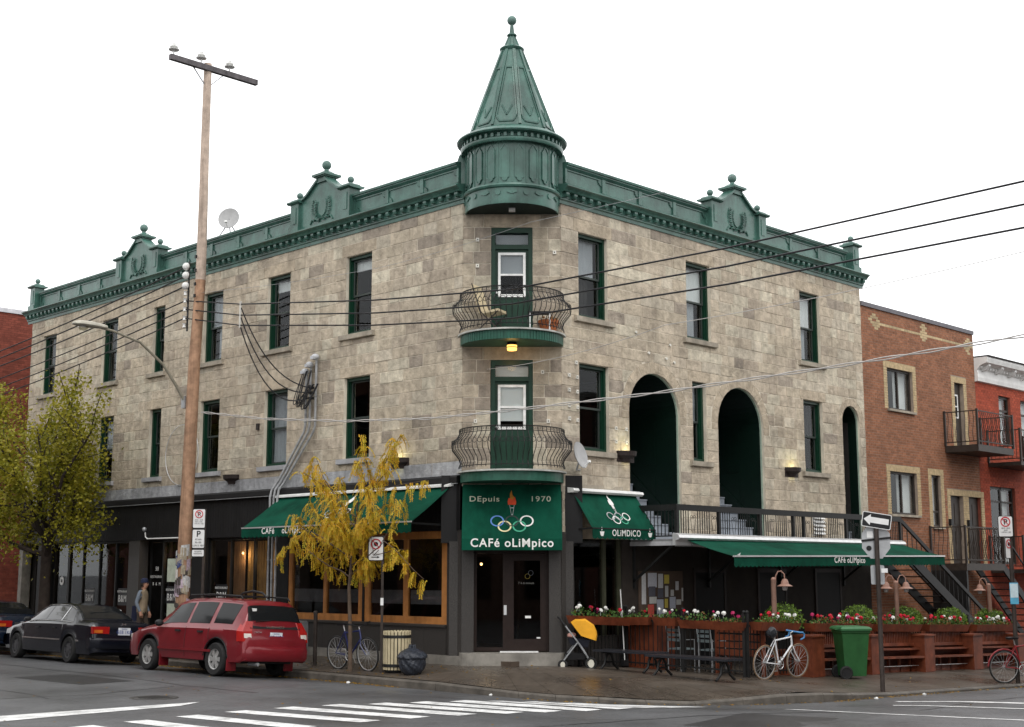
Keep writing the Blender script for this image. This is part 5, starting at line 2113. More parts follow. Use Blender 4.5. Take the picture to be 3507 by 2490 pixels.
def plate(t, x0, x1, z0, z1, y=-.04, mt=SIGNW, r=.03, edge=None):
    def rr_(x0, x1, z0, z1, r):
        pts = []
        for cx, cz, a0 in ((x1 - r, z0 + r, -pi / 2), (x1 - r, z1 - r, 0), (x0 + r, z1 - r, pi / 2), (x0 + r, z0 + r, pi)):
            for i in range(4):
                a = a0 + pi / 2 * i / 3
                pts.append((cx + r * cos(a), cz + r * sin(a)))
        return pts
    if edge:
        M().prism(rr_(x0, x1, z0, z1, r), y, y + .004).obj('sign_edge', edge, t)
        return M().prism(rr_(x0 + .014, x1 - .014, z0 + .014, z1 - .014, r * .8), y - .003, y - .0005).obj('sign_plate', mt, t)
    return M().prism(rr_(x0, x1, z0, z1, r), y, y + .004).obj('sign_plate', mt, t)


def noentry(t, cx, cz, r, y, letter=None):
    m = M()
    ring(m, (cx, cz), r, r * .78, (0, y, 0), (1, 0, 0), (0, 0, 1), .004, 28)
    m.obj('red_ring', SIGNR, t, recalc=False)
    if letter:
        text(letter, r * 1.5, SIGNK, t, (cx, y, cz - r * .52), (1, 0, 0), (0, 0, 1), .003, bold=.004)
    else:
        m = M()
        flat(m, [(cx + .42 * r * cos(R(22.5 + 45 * i)), cz + .42 * r * sin(R(22.5 + 45 * i))) for i in range(8)], (0, y, 0), (1, 0, 0), (0, 0, 1), .003)
        m.obj('octagon_symbol', SIGNK, t)
    m = M()
    flat(m, [(cx - .62 * r, cz + .52 * r), (cx - .52 * r, cz + .62 * r), (cx + .62 * r, cz - .52 * r), (cx + .52 * r, cz - .62 * r)], (0, y, 0), (1, 0, 0), (0, 0, 1), .006)
    m.obj('red_bar', SIGNR, t)


def small(t, x, z, y, s, size, sx=.9):
    for i, q in enumerate(s):
        text(q, size, SIGNK, t, (x, y, z - i * size * 1.25), (1, 0, 0), (0, 0, 1), .003, sx=sx)


FACE = R(-45)
t = thing('parking_sign', 'grey post with a no parking plate above a P plate beside the utility pole', 'sign', (-1.62, 8.83, zs(-1.6, 8.8)), FACE)
zb = zs(-1.6, 8.8)
M().box(-.03, .03, -.03, .03, 0, 3.62 - zb).obj('sign_post', POLEM, t)
plate(t, -.29, .02, 3.15 - zb, 3.62 - zb, r=.03, edge=SIGNK)
noentry(t, -.135, 3.49 - zb, .098, -.046, 'P')
small(t, -.135, 3.34 - zb, -.046, ['09h30 - 10h30', 'MAR. & VEN.', '1 AVR AU 1 DEC'], .036, .8)
plate(t, -.29, .02, 2.67 - zb, 3.13 - zb, r=.03, edge=SIGNK)
text('P', .20, SIGNK, t, (-.135, -.046, 2.95 - zb), (1, 0, 0), (0, 0, 1), .003, bold=.005)
small(t, -.135, 2.87 - zb, -.046, ['60 min', '9h-18h', 'LUN À VEN'], .06, .8)
plate(t, -.29, .02, 2.47 - zb, 2.65 - zb, r=.025, edge=SIGNK)
small(t, -.135, 2.585 - zb, -.046, ['EXCEPTÉ', 'RÉSIDENTS'], .04)
zb = zs(-1.5, 2.35)
t = thing('no_stopping_sign', 'white no stopping plate with arrow on a thin dark post behind the litter bin', 'sign', (-1.50, 2.28, zb), FACE)
M().box(-.025, .025, -.025, .025, 0, 2.86 - zb).obj('sign_post', POLEM, t)
plate(t, -.30, .02, 2.34 - zb, 2.84 - zb, r=.035, edge=SIGNK)
noentry(t, -.14, 2.68 - zb, .11, -.046)
m = M()
flat(m, [(-.23, 2.405 - zb), (-.11, 2.405 - zb), (-.11, 2.39 - zb), (-.06, 2.413 - zb), (-.11, 2.436 - zb), (-.11, 2.421 - zb), (-.23, 2.421 - zb)], (0, -.046, 0), (1, 0, 0), (0, 0, 1), .003)
m.obj('arrow_symbol', SIGNK, t)
M().box(-.03, .03, -.05, -.03, 1.35, 1.5).obj('sticker', WHITE, t)
zb = zs(3.63, -6.17)
t = thing('one_way_sign', 'dark post with one way arrow plate above the grey back of a stop sign', 'sign', (3.63, -6.17, zb), FACE)
M().tube([(0, 0, 0), (0, 0, 3.05)], .045, 10).obj('sign_post', POLEM, t, smooth=True)
ow = inst('arrow_plate', None, t, (.0, -.05, 3.28 - .10), rot=(0, R(9), 0))
plate(ow, -.28, .28, -.145, .145, 0, SIGNK, .03, edge=SIGNW)
m = M()
flat(m, [(-.25, 0), (-.12, .105), (-.12, .055), (.23, .055), (.23, -.055), (-.12, -.055), (-.12, -.105)], (0, -.003, 0), (1, 0, 0), (0, 0, 1), .003)
m.obj('arrow_symbol', SIGNW, ow)
DULL = mat('dull_aluminium', (.40, .41, .42), .5, .35, var=.12)
M().prism([(.29 * cos(R(22.5 + 45 * i)) / cos(R(22.5)) * .93, 2.80 + .36 * sin(R(22.5 + 45 * i)) / cos(R(22.5)) * .93) for i in range(8)], .05, .056).obj('stop_sign_back', DULL, t)
m = M()
m.bar((-.28, .04, 2.80), (.28, .04, 2.86), .02, .04)
m.obj('cross_brace', BLACK, t)
plate(t, -.12, .14, 1.98, 2.34, .06, DULL)
m = M()
m.prism([(-.14 + .05 * cos(2 * pi * i / 14), 2.66 + .05 * sin(2 * pi * i / 14)) for i in range(14)], .04, .0499)
m.obj('sticker', SIGNK, t)
M().box(-.17, -.05, .043, .0499, 2.86, 2.98).obj('sticker', SIGNW, t)
M().box(.05, .17, -.06, -.05, 2.20, 2.28).obj('sticker', SIGNW, t)
zb = zs(9.27, -6.2)
t = thing('parking_sign', 'dark post with a no parking plate and a blue pay notice beside the red bicycle', 'sign', (9.27, -6.21, zb), FACE)
M().tube([(0, 0, 0), (0, 0, 3.3)], .05, 8).obj('sign_post', POLEM, t, smooth=True)
plate(t, -.27, .06, 2.87 - zb, 3.33 - zb, -.06, r=.035, edge=SIGNK)
noentry(t, -.105, 3.20 - zb, .11, -.066, 'P')
small(t, -.105, 3.05 - zb, -.066, ['09h30 - 10h30', 'JEUDI', '1 AVR AU 1 DEC'], .035, .8)
pl2 = inst('side_plate', None, t, (-.1, -.02, 0), R(35))
plate(pl2, -.12, .12, 2.40 - zb, 2.86 - zb, -.06, r=.035, edge=SIGNK)
noentry(pl2, 0, 2.72 - zb, .10, -.066)
m = M().box(-.09, .09, -.075, -.055, 1.42 - zb, 1.88 - zb)
m.obj('pay_notice', mat('notice_blue', (.10, .36, .52), .5), t)
M().box(-.085, .085, -.078, -.0755, 1.56 - zb, 1.86 - zb).obj('notice_panel', mat('notice_pale', (.5, .62, .66), .5), t)


# ================================================================== houses across both streets (behind the camera's left and right; the shop windows mirror them)
def row_house(label, loc, rz, wd, hh, tint, n):
    t = thing('row_house', label, 'house', loc, rz, 'row houses across the streets')
    op = []
    for f in range(3 if hh > 8 else 2):
        for i in range(n):
            a = (i + .5) * wd / n
            op.append((a - .5, a + .5, .9 + f * 3.1, 2.8 + f * 3.1))
    wall_mesh(0, wd, -1.0, hh, op, (), 0, .3).obj('wall', mat('row_brick_%d' % int(tint[0] * 100), tint, .85, var=.25, vs=8, bump=.004), t)
    M().box(.3, wd - .3, .31, 7, -1, hh - .1).obj('core', DARK, t)
    M().box(0, .29, .3, 7.3, -1, hh).obj('side_wall', MATS['row_brick_%d' % int(tint[0] * 100)], t)
    M().box(wd - .29, wd, .3, 7.3, -1, hh).obj('side_wall', MATS['row_brick_%d' % int(tint[0] * 100)], t)
    M().extr([(0, hh), (-.3, hh + .1), (-.3, hh + .3), (.4, hh + .3), (.4, hh)], 0, wd).obj('cornice', mat('row_cornice', (.25, .24, .22), .7), t)
    for (a, b, z0, z1) in op:
        M().box(a, b, .12, .16, z0, z1).obj('window', mat('dark_glazing', (0, 0, 0)), t)


for i, (wd, hh, ti) in enumerate(((9, 8.6, (.13, .10, .08)), (9, 9.8, (.2, .09, .06)), (9, 9.2, (.12, .09, .075)), (9, 9.6, (.17, .07, .05)))):
    row_house(['grey brown row house across the street opposite the parked red car', 'tall red row house opposite the parked black saloon', 'brown row house opposite the far shops', 'far red row house opposite the alley'][i], (-13.2, 5.0 + 9 * i, 0), R(90), wd, hh, ti, 4)
for i, (wd, hh, ti) in enumerate(((9, 9.6, (.18, .08, .055)), (9, 8.8, (.12, .10, .085)), (10, 9.4, (.17, .075, .05)))):
    row_house(['red row house across the side street opposite the terrace', 'grey row house across the side street opposite the brown brick house', 'far red row house across the side street'][i], (1.5 + sum((9, 9, 10)[:i + 1]), -15.2, -.3 * i), R(180), wd, hh, ti, 4)
row_house('brown corner house diagonally across the crossing from the cafe door', (-18.2, -25.2, 0), R(135), 10, 9.2, (.14, .08, .06), 4)

# ================================================================== cars
TYRE = mat('tyre_rubber', (.018, .018, .018), .8, var=.2)
ALLOY = mat('alloy_wheel', (.50, .50, .49), .35, .6, var=.1)
STEELW = mat('dark_hubcap', (.06, .06, .065), .5, .3)
TRIMB = mat('black_trim', (.015, .015, .016), .5)
CARG = mat('car_glass', (.010, .011, .012), .08, var=0, spec=.18)
CARG2 = mat('tinted_car_glass', (.010, .011, .012), .08, var=0, spec=.6)
CHROME = mat('chrome', (.6, .6, .6), .2, .9)
TAILR = mat('tail_light_red', (.33, .012, .010), .25, coat=.6, var=.1)
TAILO = mat('tail_light_amber', (.55, .14, .02), .25, coat=.6)
TAILW = mat('tail_light_clear', (.6, .55, .5), .25, coat=.6)
PLATEM = mat('licence_plate', (.62, .64, .68), .5)
PLATET = mat('plate_blue', (.06, .09, .25), .5)


def lerp_tab(tab, x):
    if x <= tab[0][0]:
        return tab[0][1:]
    for a, b in zip(tab, tab[1:]):
        if x <= b[0]:
            t = (x - a[0]) / (b[0] - a[0])
            t = t * t * (3 - 2 * t) * .35 + t * .65
            return tuple(p + (q - p) * t for p, q in zip(a[1:], b[1:]))
    return tab[-1][1:]


class Car:
    def __init__(s, tab, L, axles, wr, zsill, arch):
        s.tab, s.L, s.ax, s.wr, s.zsill, s.arch = tab, L, axles, wr, zsill, arch

    def bottom(s, x):
        z = s.zsill
        for a in s.ax:
            d = abs(x - a)
            if d < s.arch:
                z = max(z, s.wr + math.sqrt(s.arch ** 2 - d * d))
        e = min(x, s.L - x)
        if e < .12:
            z = max(z, s.zsill + .06 * (1 - e / .12))
        return z

    def sect(s, x):
        w_, zb, w2, z2, zt = lerp_tab(s.tab, x)
        z0 = min(s.bottom(x), zb - .05)
        key = [(w_ * .955, z0), (w_ * .995, z0 + (zb - z0) * .30), (w_, z0 + (zb - z0) * .62), (w_ * .985, zb - .02), (w_ * .96, zb), (w2 + (w_ * .955 - w2) * .5 + .012, zb + (z2 - zb) * .5), (w2, z2), (w2 * .90, z2 + (zt - z2) * .62), (w2 * .55, z2 + (zt - z2) * .93), (0, zt)]
        return key

    def P(s, x, t):
        """t in 0..9 along the section"""
        k = s.sect(x)
        i = min(int(t), 8)
        f = t - i
        return (k[i][0] + (k[i + 1][0] - k[i][0]) * f, k[i][1] + (k[i + 1][1] - k[i][1]) * f)

    def nrm(s, x, t, side=1):
        e = .02
        x0, x1 = max(0, x - e), min(s.L, x + e)
        t0, t1 = max(0, t - .05), min(9, t + .05)
        a, b = s.P(x0, t), s.P(x1, t)
        c, d = s.P(x, t0), s.P(x, t1)
        u = Vector((x1 - x0, b[0] - a[0], b[1] - a[1]))
        v = Vector((0, d[0] - c[0], d[1] - c[1]))
        n = u.cross(v)
        n = n.normalized() if n.length > 1e-9 else Vector((0, 1, 0))
        if n.y < 0 and t < 7 or (t >= 7 and n.z < 0):
            n = -n
        return n

    def body(s, mt, parent):
        m = M()
        xs = sorted(set([s.L * i / 80 for i in range(81)] + [r[0] for r in s.tab] + [min(s.L, max(0, a + d * s.arch)) for a in s.ax for d in (-1, -.98, -.92, -.8, -.6, .6, .8, .92, .98, 1)]))
        n = 10
        vs = []
        for x in xs:
            k = s.sect(x)
            vs += [(x, y, z) for y, z in k] + [(x, -y, z) for y, z in k[:-1]][::-1]
        q = 2 * n - 1
        fs = [(i * q + j, (i + 1) * q + j, (i + 1) * q + j + 1, i * q + j + 1) for i in range(len(xs) - 1) for j in range(q - 1)]
        fs += [tuple(range(q))[::-1], tuple((len(xs) - 1) * q + j for j in range(q))]
        m.add(vs, fs)
        return m.obj('body', mt, parent, smooth=True)

    def patch(s, name, mt, parent, fn, off=.006, nx=8, nt_=6, mirror=True):
        """fn(a, b) -> (x, t), a and b in 0..1"""
        for sd in ((1, -1) if mirror else (1,)):
            m = M()
            vs = []
            for i in range(nx + 1):
                for j in range(nt_ + 1):
                    x, t = fn(i / nx, j / nt_)
                    y, z = s.P(x, t)
                    nn = s.nrm(x, t)
                    p = Vector((x, y, z)) + nn * off
                    vs.append((p.x, p.y * sd, p.z))
            m.add(vs, [(i * (nt_ + 1) + j, (i + 1) * (nt_ + 1) + j, (i + 1) * (nt_ + 1) + j + 1, i * (nt_ + 1) + j + 1) for i in range(nx) for j in range(nt_)])
            m.obj(name, mt, parent, smooth=True)

    def top(s, name, mt, parent, xa, xb, t0, off=.006):
        """glass across the car between two stations (windscreen or rear window)"""
        m = M()
        vs = []
        nx, k = 6, 12
        for i in range(nx + 1):
            x = xa + (xb - xa) * i / nx
            row = []
            for j in range(k + 1):
                t = t0 + (9 - t0) * j / k
                y, z = s.P(x, t)
                nn = s.nrm(x, t)
                row.append((x + nn.x * off, y + nn.y * off, z + max(nn.z, .2) * off))
            vs += row + [(a, -b, c) for a, b, c in row[:-1]][::-1]
        q = 2 * k + 1
        m.add(vs, [(i * q + j, (i + 1) * q + j, (i + 1) * q + j + 1, i * q + j + 1) for i in range(nx) for j in range(q - 1)])
        m.obj(name, mt, parent, smooth=True)


def wheel_mesh(r, spokes, mt):
    w_ = M()
    prof = [(r * .62, -.09), (r * .93, -.10), (r, -.07), (r, .07), (r * .93, .10), (r * .62, .09)]
    n = 28
    vs = [(p[0] * cos(2 * pi * i / n), p[1], p[0] * sin(2 * pi * i / n)) for i in range(n) for p in prof]
    k = len(prof)
    w_.add(vs, [(i * k + j, ((i + 1) % n) * k + j, ((i + 1) % n) * k + j + 1, i * k + j + 1) for i in range(n) for j in range(k - 1)])
    ty = w_.mesh('tyre', TYRE, True)
    d = M()
    ri = r * .64
    vs = [(p * cos(2 * pi * i / n), yy, p * sin(2 * pi * i / n)) for i in range(n) for p, yy in ((ri, .085), (ri * .90, .075), (ri * .86, .03))]
    d.add(vs, [(i * 3 + j, ((i + 1) % n) * 3 + j, ((i + 1) % n) * 3 + j + 1, i * 3 + j + 1) for i in range(n) for j in range(2)])
    for i in range(spokes):
        a = 2 * pi * i / spokes
        ca, sa = cos(a), sin(a)
        d.add([(ca * ri * .2 - sa * .035, .075, sa * ri * .2 + ca * .035), (ca * ri * .2 + sa * .035, .075, sa * ri * .2 - ca * .035), (ca * ri * .88 + sa * .05, .068, sa * ri * .88 - ca * .05), (ca * ri * .88 - sa * .05, .068, sa * ri * .88 + ca * .05),
               (ca * ri * .2 - sa * .035, .03, sa * ri * .2 + ca * .035), (ca * ri * .2 + sa * .035, .03, sa * ri * .2 - ca * .035), (ca * ri * .88 + sa * .05, .03, sa * ri * .88 - ca * .05), (ca * ri * .88 - sa * .05, .03, sa * ri * .88 + ca * .05)],
              [(0, 1, 2, 3), (7, 6, 5, 4), (0, 3, 7, 4), (1, 5, 6, 2), (2, 6, 7, 3)])
    d.add([(ri * .26 * cos(2 * pi * i / 12), .08, ri * .26 * sin(2 * pi * i / 12)) for i in range(12)] + [(ri * .26 * cos(2 * pi * i / 12), .03, ri * .26 * sin(2 * pi * i / 12)) for i in range(12)], [tuple(range(12))] + [(i, (i + 1) % 12, 12 + (i + 1) % 12, 12 + i) for i in range(12)])
    rim = d.mesh('rim', mt)
    b = M()
    b.add([(ri * .9 * cos(2 * pi * i / 20), .028, ri * .9 * sin(2 * pi * i / 20)) for i in range(20)], [tuple(range(20))])
    return ty, rim, b.mesh('brake_disc', mat('brake_dark', (.03, .03, .03), .6))


def car_common(t, car, wm, halfw, glass_side, cg=None):
    for a in car.ax:
        for sd in (1, -1):
            wl = inst('wheel', wm[0], t, (a, sd * (halfw - .11), car.wr), 0 if sd > 0 else pi)
            inst('rim', wm[1], wl)
            inst('brake_disc', wm[2], wl)
    m = M()
    m.box(.35, car.L - .35, -halfw + .22, halfw - .22, car.zsill - .03, .85)
    for a in car.ax:
        m.box(a - car.arch - .02, a + car.arch + .02, -halfw + .16, halfw - .16, car.zsill - .02, car.wr + car.arch * .75)
    m.obj('underbody', TRIMB, t)
    for (xa, xb, ta, tb, f0, f1) in glass_side:
        car.patch('side_window', cg or CARG, t, lambda p, q: (xa + (xb - xa) * p + (f0 * (1 - p) + f1 * p) * q, ta + (tb - ta) * q), .005)
    for sd in (1, -1):
        for a in car.ax:
            pts = []
            for i in range(13):
                th = R(8 + 164 * i / 12)
                x = a + cos(th) * (car.arch + .012)
                z = car.wr + sin(th) * (car.arch + .012)
                y = lerp_tab(car.tab, x)[0]
                pts.append((x, sd * (y * .97 + .004), z))
            M().tube(pts, .014, 5).obj('arch_lip', t['_paint'] if False else TRIMB, t)


def plate_txt(t, s, x, z, size=.085):
    m = M()
    m.box(x - .012, x - .004, -.155, .155, z - .085, z + .085)
    p = m.obj('licence_plate', PLATEM, t)
    text(s, size * 1.25, PLATET, p, (x - .012, 0, z - .05), (0, -1, 0), (0, 0, 1), .003, bold=.002, sx=.85)
    text('Québec', .04, PLATET, p, (x - .012, 0, z + .048), (0, -1, 0), (0, 0, 1), .003)


REDP = mat('dark_red_car_paint', (.175, .011, .017), .30, .15, var=.08, vs=2, coat=.5, stain=.15, ss=1.5)
suv = Car([(0, .78, .66, .72, .74, .76), (.05, .82, .78, .72, .84, .88), (.09, .835, .88, .70, .98, 1.02), (.13, .84, .93, .675, 1.10, 1.14), (.20, .848, .95, .64, 1.28, 1.32), (.28, .852, .955, .605, 1.42, 1.465), (.40, .857, .96, .59, 1.50, 1.55), (.9, .862, .965, .59, 1.525, 1.585),
           (1.6, .865, .965, .595, 1.54, 1.60), (2.3, .865, .96, .59, 1.525, 1.585), (2.7, .865, .955, .575, 1.46, 1.51), (3.05, .86, .95, .61, 1.23, 1.28), (3.38, .855, .93, .68, 1.0, 1.035), (3.9, .845, .86, .62, .93, .965), (4.22, .81, .77, .56, .83, .87), (4.39, .74, .66, .5, .72, .75), (4.45, .66, .58, .45, .62, .64)],
          4.45, (.95, 3.475), .335, .30, .425)
t = thing('parked_car', 'dark red estate car with roof rails parked behind the black saloon', 'car', (-2.93, 3.97, -.045), rot=(R(3.2), 0, R(90.0 + 1.6)))
suv.body(REDP, t)
car_common(t, suv, wheel_mesh(.335, 6, ALLOY), .875, [(.50, 1.14, 4.35, 5.85, -.10, -.02), (1.28, 2.02, 4.3, 5.85, -.04, -.02), (2.12, 3.08, 4.3, 5.8, -.03, -.42)])
suv.top('windscreen', CARG, t, 2.74, 3.30, 6.2)
suv.top('rear_window', CARG, t, .135, .272, 6.05, .012)
m = M()
m.box(-.06, .10, -.80, .80, .36, .60)
bp = M()
bpts = [(-.02, .33), (-.07, .40), (-.075, .55), (-.045, .62), (.06, .66), (.12, .62), (.12, .33)]
for i in range(13):
    a = -1 + i / 6
    off = .10 * abs(a) ** 5
    for (x, z) in bpts:
        bp.v.append((x + off, a * .825, z))
k = len(bpts)
bp.add([], [])
for i in range(12):
    for j in range(k):
        bp.f.append([i * k + j, (i + 1) * k + j, (i + 1) * k + (j + 1) % k, i * k + (j + 1) % k])
        bp.m.append(0)
        bp.t.append(None)
bp.f += [list(range(k)), [12 * k + j for j in range(k)]]
bp.m += [0, 0]
bp.t += [None, None]
bumper = bp.obj('rear_bumper', REDP, t, smooth=True)
for sd in (1, -1):
    M().tube([(.45, sd * .60, 1.57), (.52, sd * .60, 1.63), (1.5, sd * .60, 1.655), (2.35, sd * .60, 1.63), (2.42, sd * .60, 1.57)], .018, 6).obj('roof_rail', TRIMB, t)
    mr = M().ball((2.92, sd * .97, 1.02), .10, 10, .75)
    mr.obj('wing_mirror', TRIMB, t, smooth=True)
    for x in (1.42, 2.25):
        M().box(x, x + .17, min(sd * .86, sd * .895), max(sd * .86, sd * .895), .86, .90).obj('door_handle', TRIMB, t)
    for x in (1.22, 2.07):
        m = M()
        pts = [(x + (.0 if z > .6 else .0), sd * (suv.P(x, tt)[0] + .003), suv.P(x, tt)[1]) for tt, z in ((.2, .3), (1, .5), (2, .7), (3, .9), (4, .96))]
        m.tube(pts, .005, 4)
        m.obj('door_seam', TRIMB, t)
    M().bar((1.1, sd * .872, .50), (3.05, sd * .872, .50), .02, .05).obj('side_moulding', REDP, t)
    for a in (.52, 3.0):
        M().box(a - .02, a + .02, min(sd * .62, sd * .84), max(sd * .62, sd * .84), .12, .36).obj('mud_flap', REDP, t)
    M().box(4.28, 4.40, min(sd * .5, sd * .72), max(sd * .5, sd * .72), .66, .76).obj('headlight', TAILW, t)
for sd in (1, -1):
    rows = [[(.008, .60, .72), (.058, .60, .93), (.108, .56, 1.12)], [(.036, .822, .72), (.072, .824, .92), (.128, .70, 1.13)], [(.20, .872, .72), (.22, .872, .93), (.26, .70, 1.16)]]
    tl = M()
    tl.add([(x, sd * y, z) for r_ in rows for x, y, z in r_] + [(x + .05, sd * (y - .05), z) for r_ in rows for x, y, z in r_],
           [(0, 3, 4, 1), (1, 4, 5, 2), (3, 6, 7, 4), (4, 7, 8, 5), (0, 1, 10, 9), (1, 2, 11, 10), (6, 15, 16, 7), (7, 16, 17, 8), (0, 9, 12, 3), (3, 12, 15, 6), (2, 5, 14, 11), (5, 8, 17, 14)])
    lt = tl.obj('tail_light', TAILR, t)
    cl = M()
    cl.add([(.018, sd * .63, .79), (.040, sd * .63, .88), (.058, sd * .80, .88), (.040, sd * .80, .79)], [(0, 1, 2, 3)])
    cl.obj('reversing_lens', TAILW, lt)
M().box(.9, 1.0, -.56, .56, 1.63, 1.66).obj('roof_rack_bar', TRIMB, t)
M().box(1.9, 2.0, -.56, .56, 1.63, 1.66).obj('roof_rack_bar', TRIMB, t)
M().tube([(.55, -.1, 1.62), (.75, -.1, 1.72), (1.1, -.1, 1.76), (1.45, -.1, 1.71), (1.6, -.1, 1.62)], .025, 6).obj('bike_carrier', TRIMB, t)
m = M()
m.add([(.072, .64, .985), (.072, -.64, .985), (.125, -.62, 1.09), (.125, .62, 1.09)], [(0, 1, 2, 3)])
m.obj('tailgate_trim', TRIMB, t)
tu = Vector((.05, 0, .11))
text('SUBARU', .085, CHROME, t, (.086, 0, 1.0), (0, -1, 0), tu, .006, bold=.001, sx=1.35)
plate_txt(t, '613 HCA', .046, .83)
text('FORESTER', .035, CHROME, t, (.05, .46, .90), (0, -1, 0), (0.2, 0, 1), .012)
M().tube([(.10, .5, 1.13), (.13, .1, 1.15), (.16, -.05, 1.2)], .010, 5).obj('rear_wiper', TRIMB, t)
M().box(.20, .23, .42, .52, 1.33, 1.39).obj('window_sticker', WHITE, t)
M().tube([(-.02, .45, .27), (.3, .45, .27)], .035, 8).obj('exhaust', GALV, t)

BLKP = mat('dark_blue_black_paint', (.006, .007, .012), .22, .0, var=.1, coat=.35, spec=.3)
sed = Car([(0, .72, .62, .66, .72, .74), (.04, .78, .80, .68, .88, .90), (.09, .81, .87, .69, .94, .955), (.25, .825, .89, .69, .97, .99), (.72, .84, .90, .68, .985, 1.01), (1.10, .846, .90, .60, 1.17, 1.21), (1.42, .85, .90, .555, 1.30, 1.34), (2.0, .85, .90, .545, 1.335, 1.385),
           (2.6, .85, .89, .545, 1.315, 1.365), (2.95, .848, .885, .56, 1.22, 1.265), (3.28, .845, .88, .62, 1.03, 1.06), (3.52, .84, .86, .67, .92, .95), (4.0, .82, .79, .60, .84, .87), (4.45, .775, .70, .55, .745, .775), (4.64, .70, .62, .5, .66, .68), (4.70, .60, .55, .45, .58, .60)],
          4.70, (1.05, 3.77), .30, .22, .36)


def saloon(label, loc, paint, txt, rzz):
    t = thing('parked_car', label, 'car', loc, rot=(R(3.0), 0, rzz))
    sed.body(paint, t)
    car_common(t, sed, wheel_mesh(.30, 7, STEELW), .85, [(.98, 1.52, 4.4, 5.8, .20, -.02), (1.62, 2.30, 4.35, 5.85, -.02, -.02), (2.38, 3.28, 4.35, 5.8, -.02, -.52)], CARG2)
    sed.top('windscreen', CARG, t, 2.70, 3.38, 6.2)
    sed.top('rear_window', CARG, t, .78, 1.36, 6.15)
    for sd in (1, -1):
        pts = [(x, sd * (sed.P(x, 6.02)[0] + .006), sed.P(x, 6.02)[1] + .004) for x in (1.25, 1.5, 1.8, 2.2, 2.6, 2.9, 3.15, 3.35)]
        M().tube(pts, .010, 5).obj('window_trim', CHROME, t)
        pts = [(x, sd * (sed.P(x, 4.25)[0] + .008), sed.P(x, 4.25)[1]) for x in (.98, 1.6, 2.2, 2.8, 3.2)]
        M().tube(pts, .009, 5).obj('window_trim', CHROME, t)
        M().tube([(1.56, sd * (sed.P(1.56, 4.3)[0] + .008), sed.P(1.56, 4.3)[1]), (1.54, sd * (sed.P(1.54, 5.9)[0] + .008), sed.P(1.54, 5.9)[1])], .014, 5).obj('window_trim', CHROME, t)
        M().bar((.55, sd * .852, .52), (1.0 - .32, sd * .852, .52), .012, .04).obj('side_moulding', CHROME, t)
        M().bar((1.45, sd * .858, .52), (3.38, sd * .858, .52), .012, .03).obj('side_moulding', CHROME, t)
        mr = M().ball((3.02, sd * .93, .96), .085, 10, .7)
        mr.obj('wing_mirror', TRIMB, t, smooth=True)
        for x in (1.72, 2.55):
            M().box(x, x + .15, min(sd * .84, sd * .865), max(sd * .84, sd * .865), .77, .80).obj('door_handle', TRIMB, t)
        tl = M()
        tl.box(-.005, .09, min(sd * .38, sd * .80), max(sd * .38, sd * .80), .70, .86)
        lt = tl.obj('tail_light', TAILR, t)
        M().box(-.010, .0, min(sd * .55, sd * .76), max(sd * .55, sd * .76), .715, .785).obj('indicator_lens', TAILO, lt)
        M().box(4.50, 4.66, min(sd * .40, sd * .66), max(sd * .40, sd * .66), .56, .66).obj('headlight', TAILW, t)
    b2_ = M()
    prof_ = [(-.05, .36), (-.09, .42), (-.09, .56), (-.05, .60), (.08, .60), (.08, .36)]
    kk = len(prof_)
    for i in range(11):
        a = -1 + i / 5
        off = .12 * abs(a) ** 5
        for (x, z) in prof_:
            b2_.v.append((x + off, a * .83, z))
    for i in range(10):
        for j in range(kk):
            b2_.f.append([i * kk + j, (i + 1) * kk + j, (i + 1) * kk + (j + 1) % kk, i * kk + (j + 1) % kk])
            b2_.m.append(0)
            b2_.t.append(None)
    b2_.f += [list(range(kk)), [10 * kk + j for j in range(kk)]]
    b2_.m += [0, 0]
    b2_.t += [None, None]
    b2_.obj('rear_bumper', paint, t, smooth=True)
    fb = M()
    for i in range(11):
        a = -1 + i / 5
        off = .30 * abs(a) ** 3.5
        for (x, z) in ((4.60, .30), (4.76, .34), (4.77, .50), (4.72, .56), (4.60, .58)):
            fb.v.append((x - off, a * .83, z))
    for i in range(10):
        for j in range(5):
            fb.f.append([i * 5 + j, (i + 1) * 5 + j, (i + 1) * 5 + (j + 1) % 5, i * 5 + (j + 1) % 5])
            fb.m.append(0)
            fb.t.append(None)
    fb.obj('front_bumper', paint, t, smooth=True)
    plate_txt(t, txt, -.004, .76)
    m = M()
    m.box(.02, .03, -.05, -.03, .90, .95)
    m.box(.02, .03, .03, .05, .90, .95)
    m.box(.02, .03, -.03, .03, .918, .932)
    m.obj('badge', CHROME, t)
    return t


saloon('shiny black saloon car parked in front of the red estate car', (-3.22, 9.66, -.03), BLKP, 'GEB 1KD', R(90))
saloon('dark blue saloon car cut off by the picture edge ahead of the black saloon', (-3.0, 15.15, -.03), mat('navy_paint', (.006, .012, .026), .25, .0, coat=.4), 'FWJ 142', R(90))

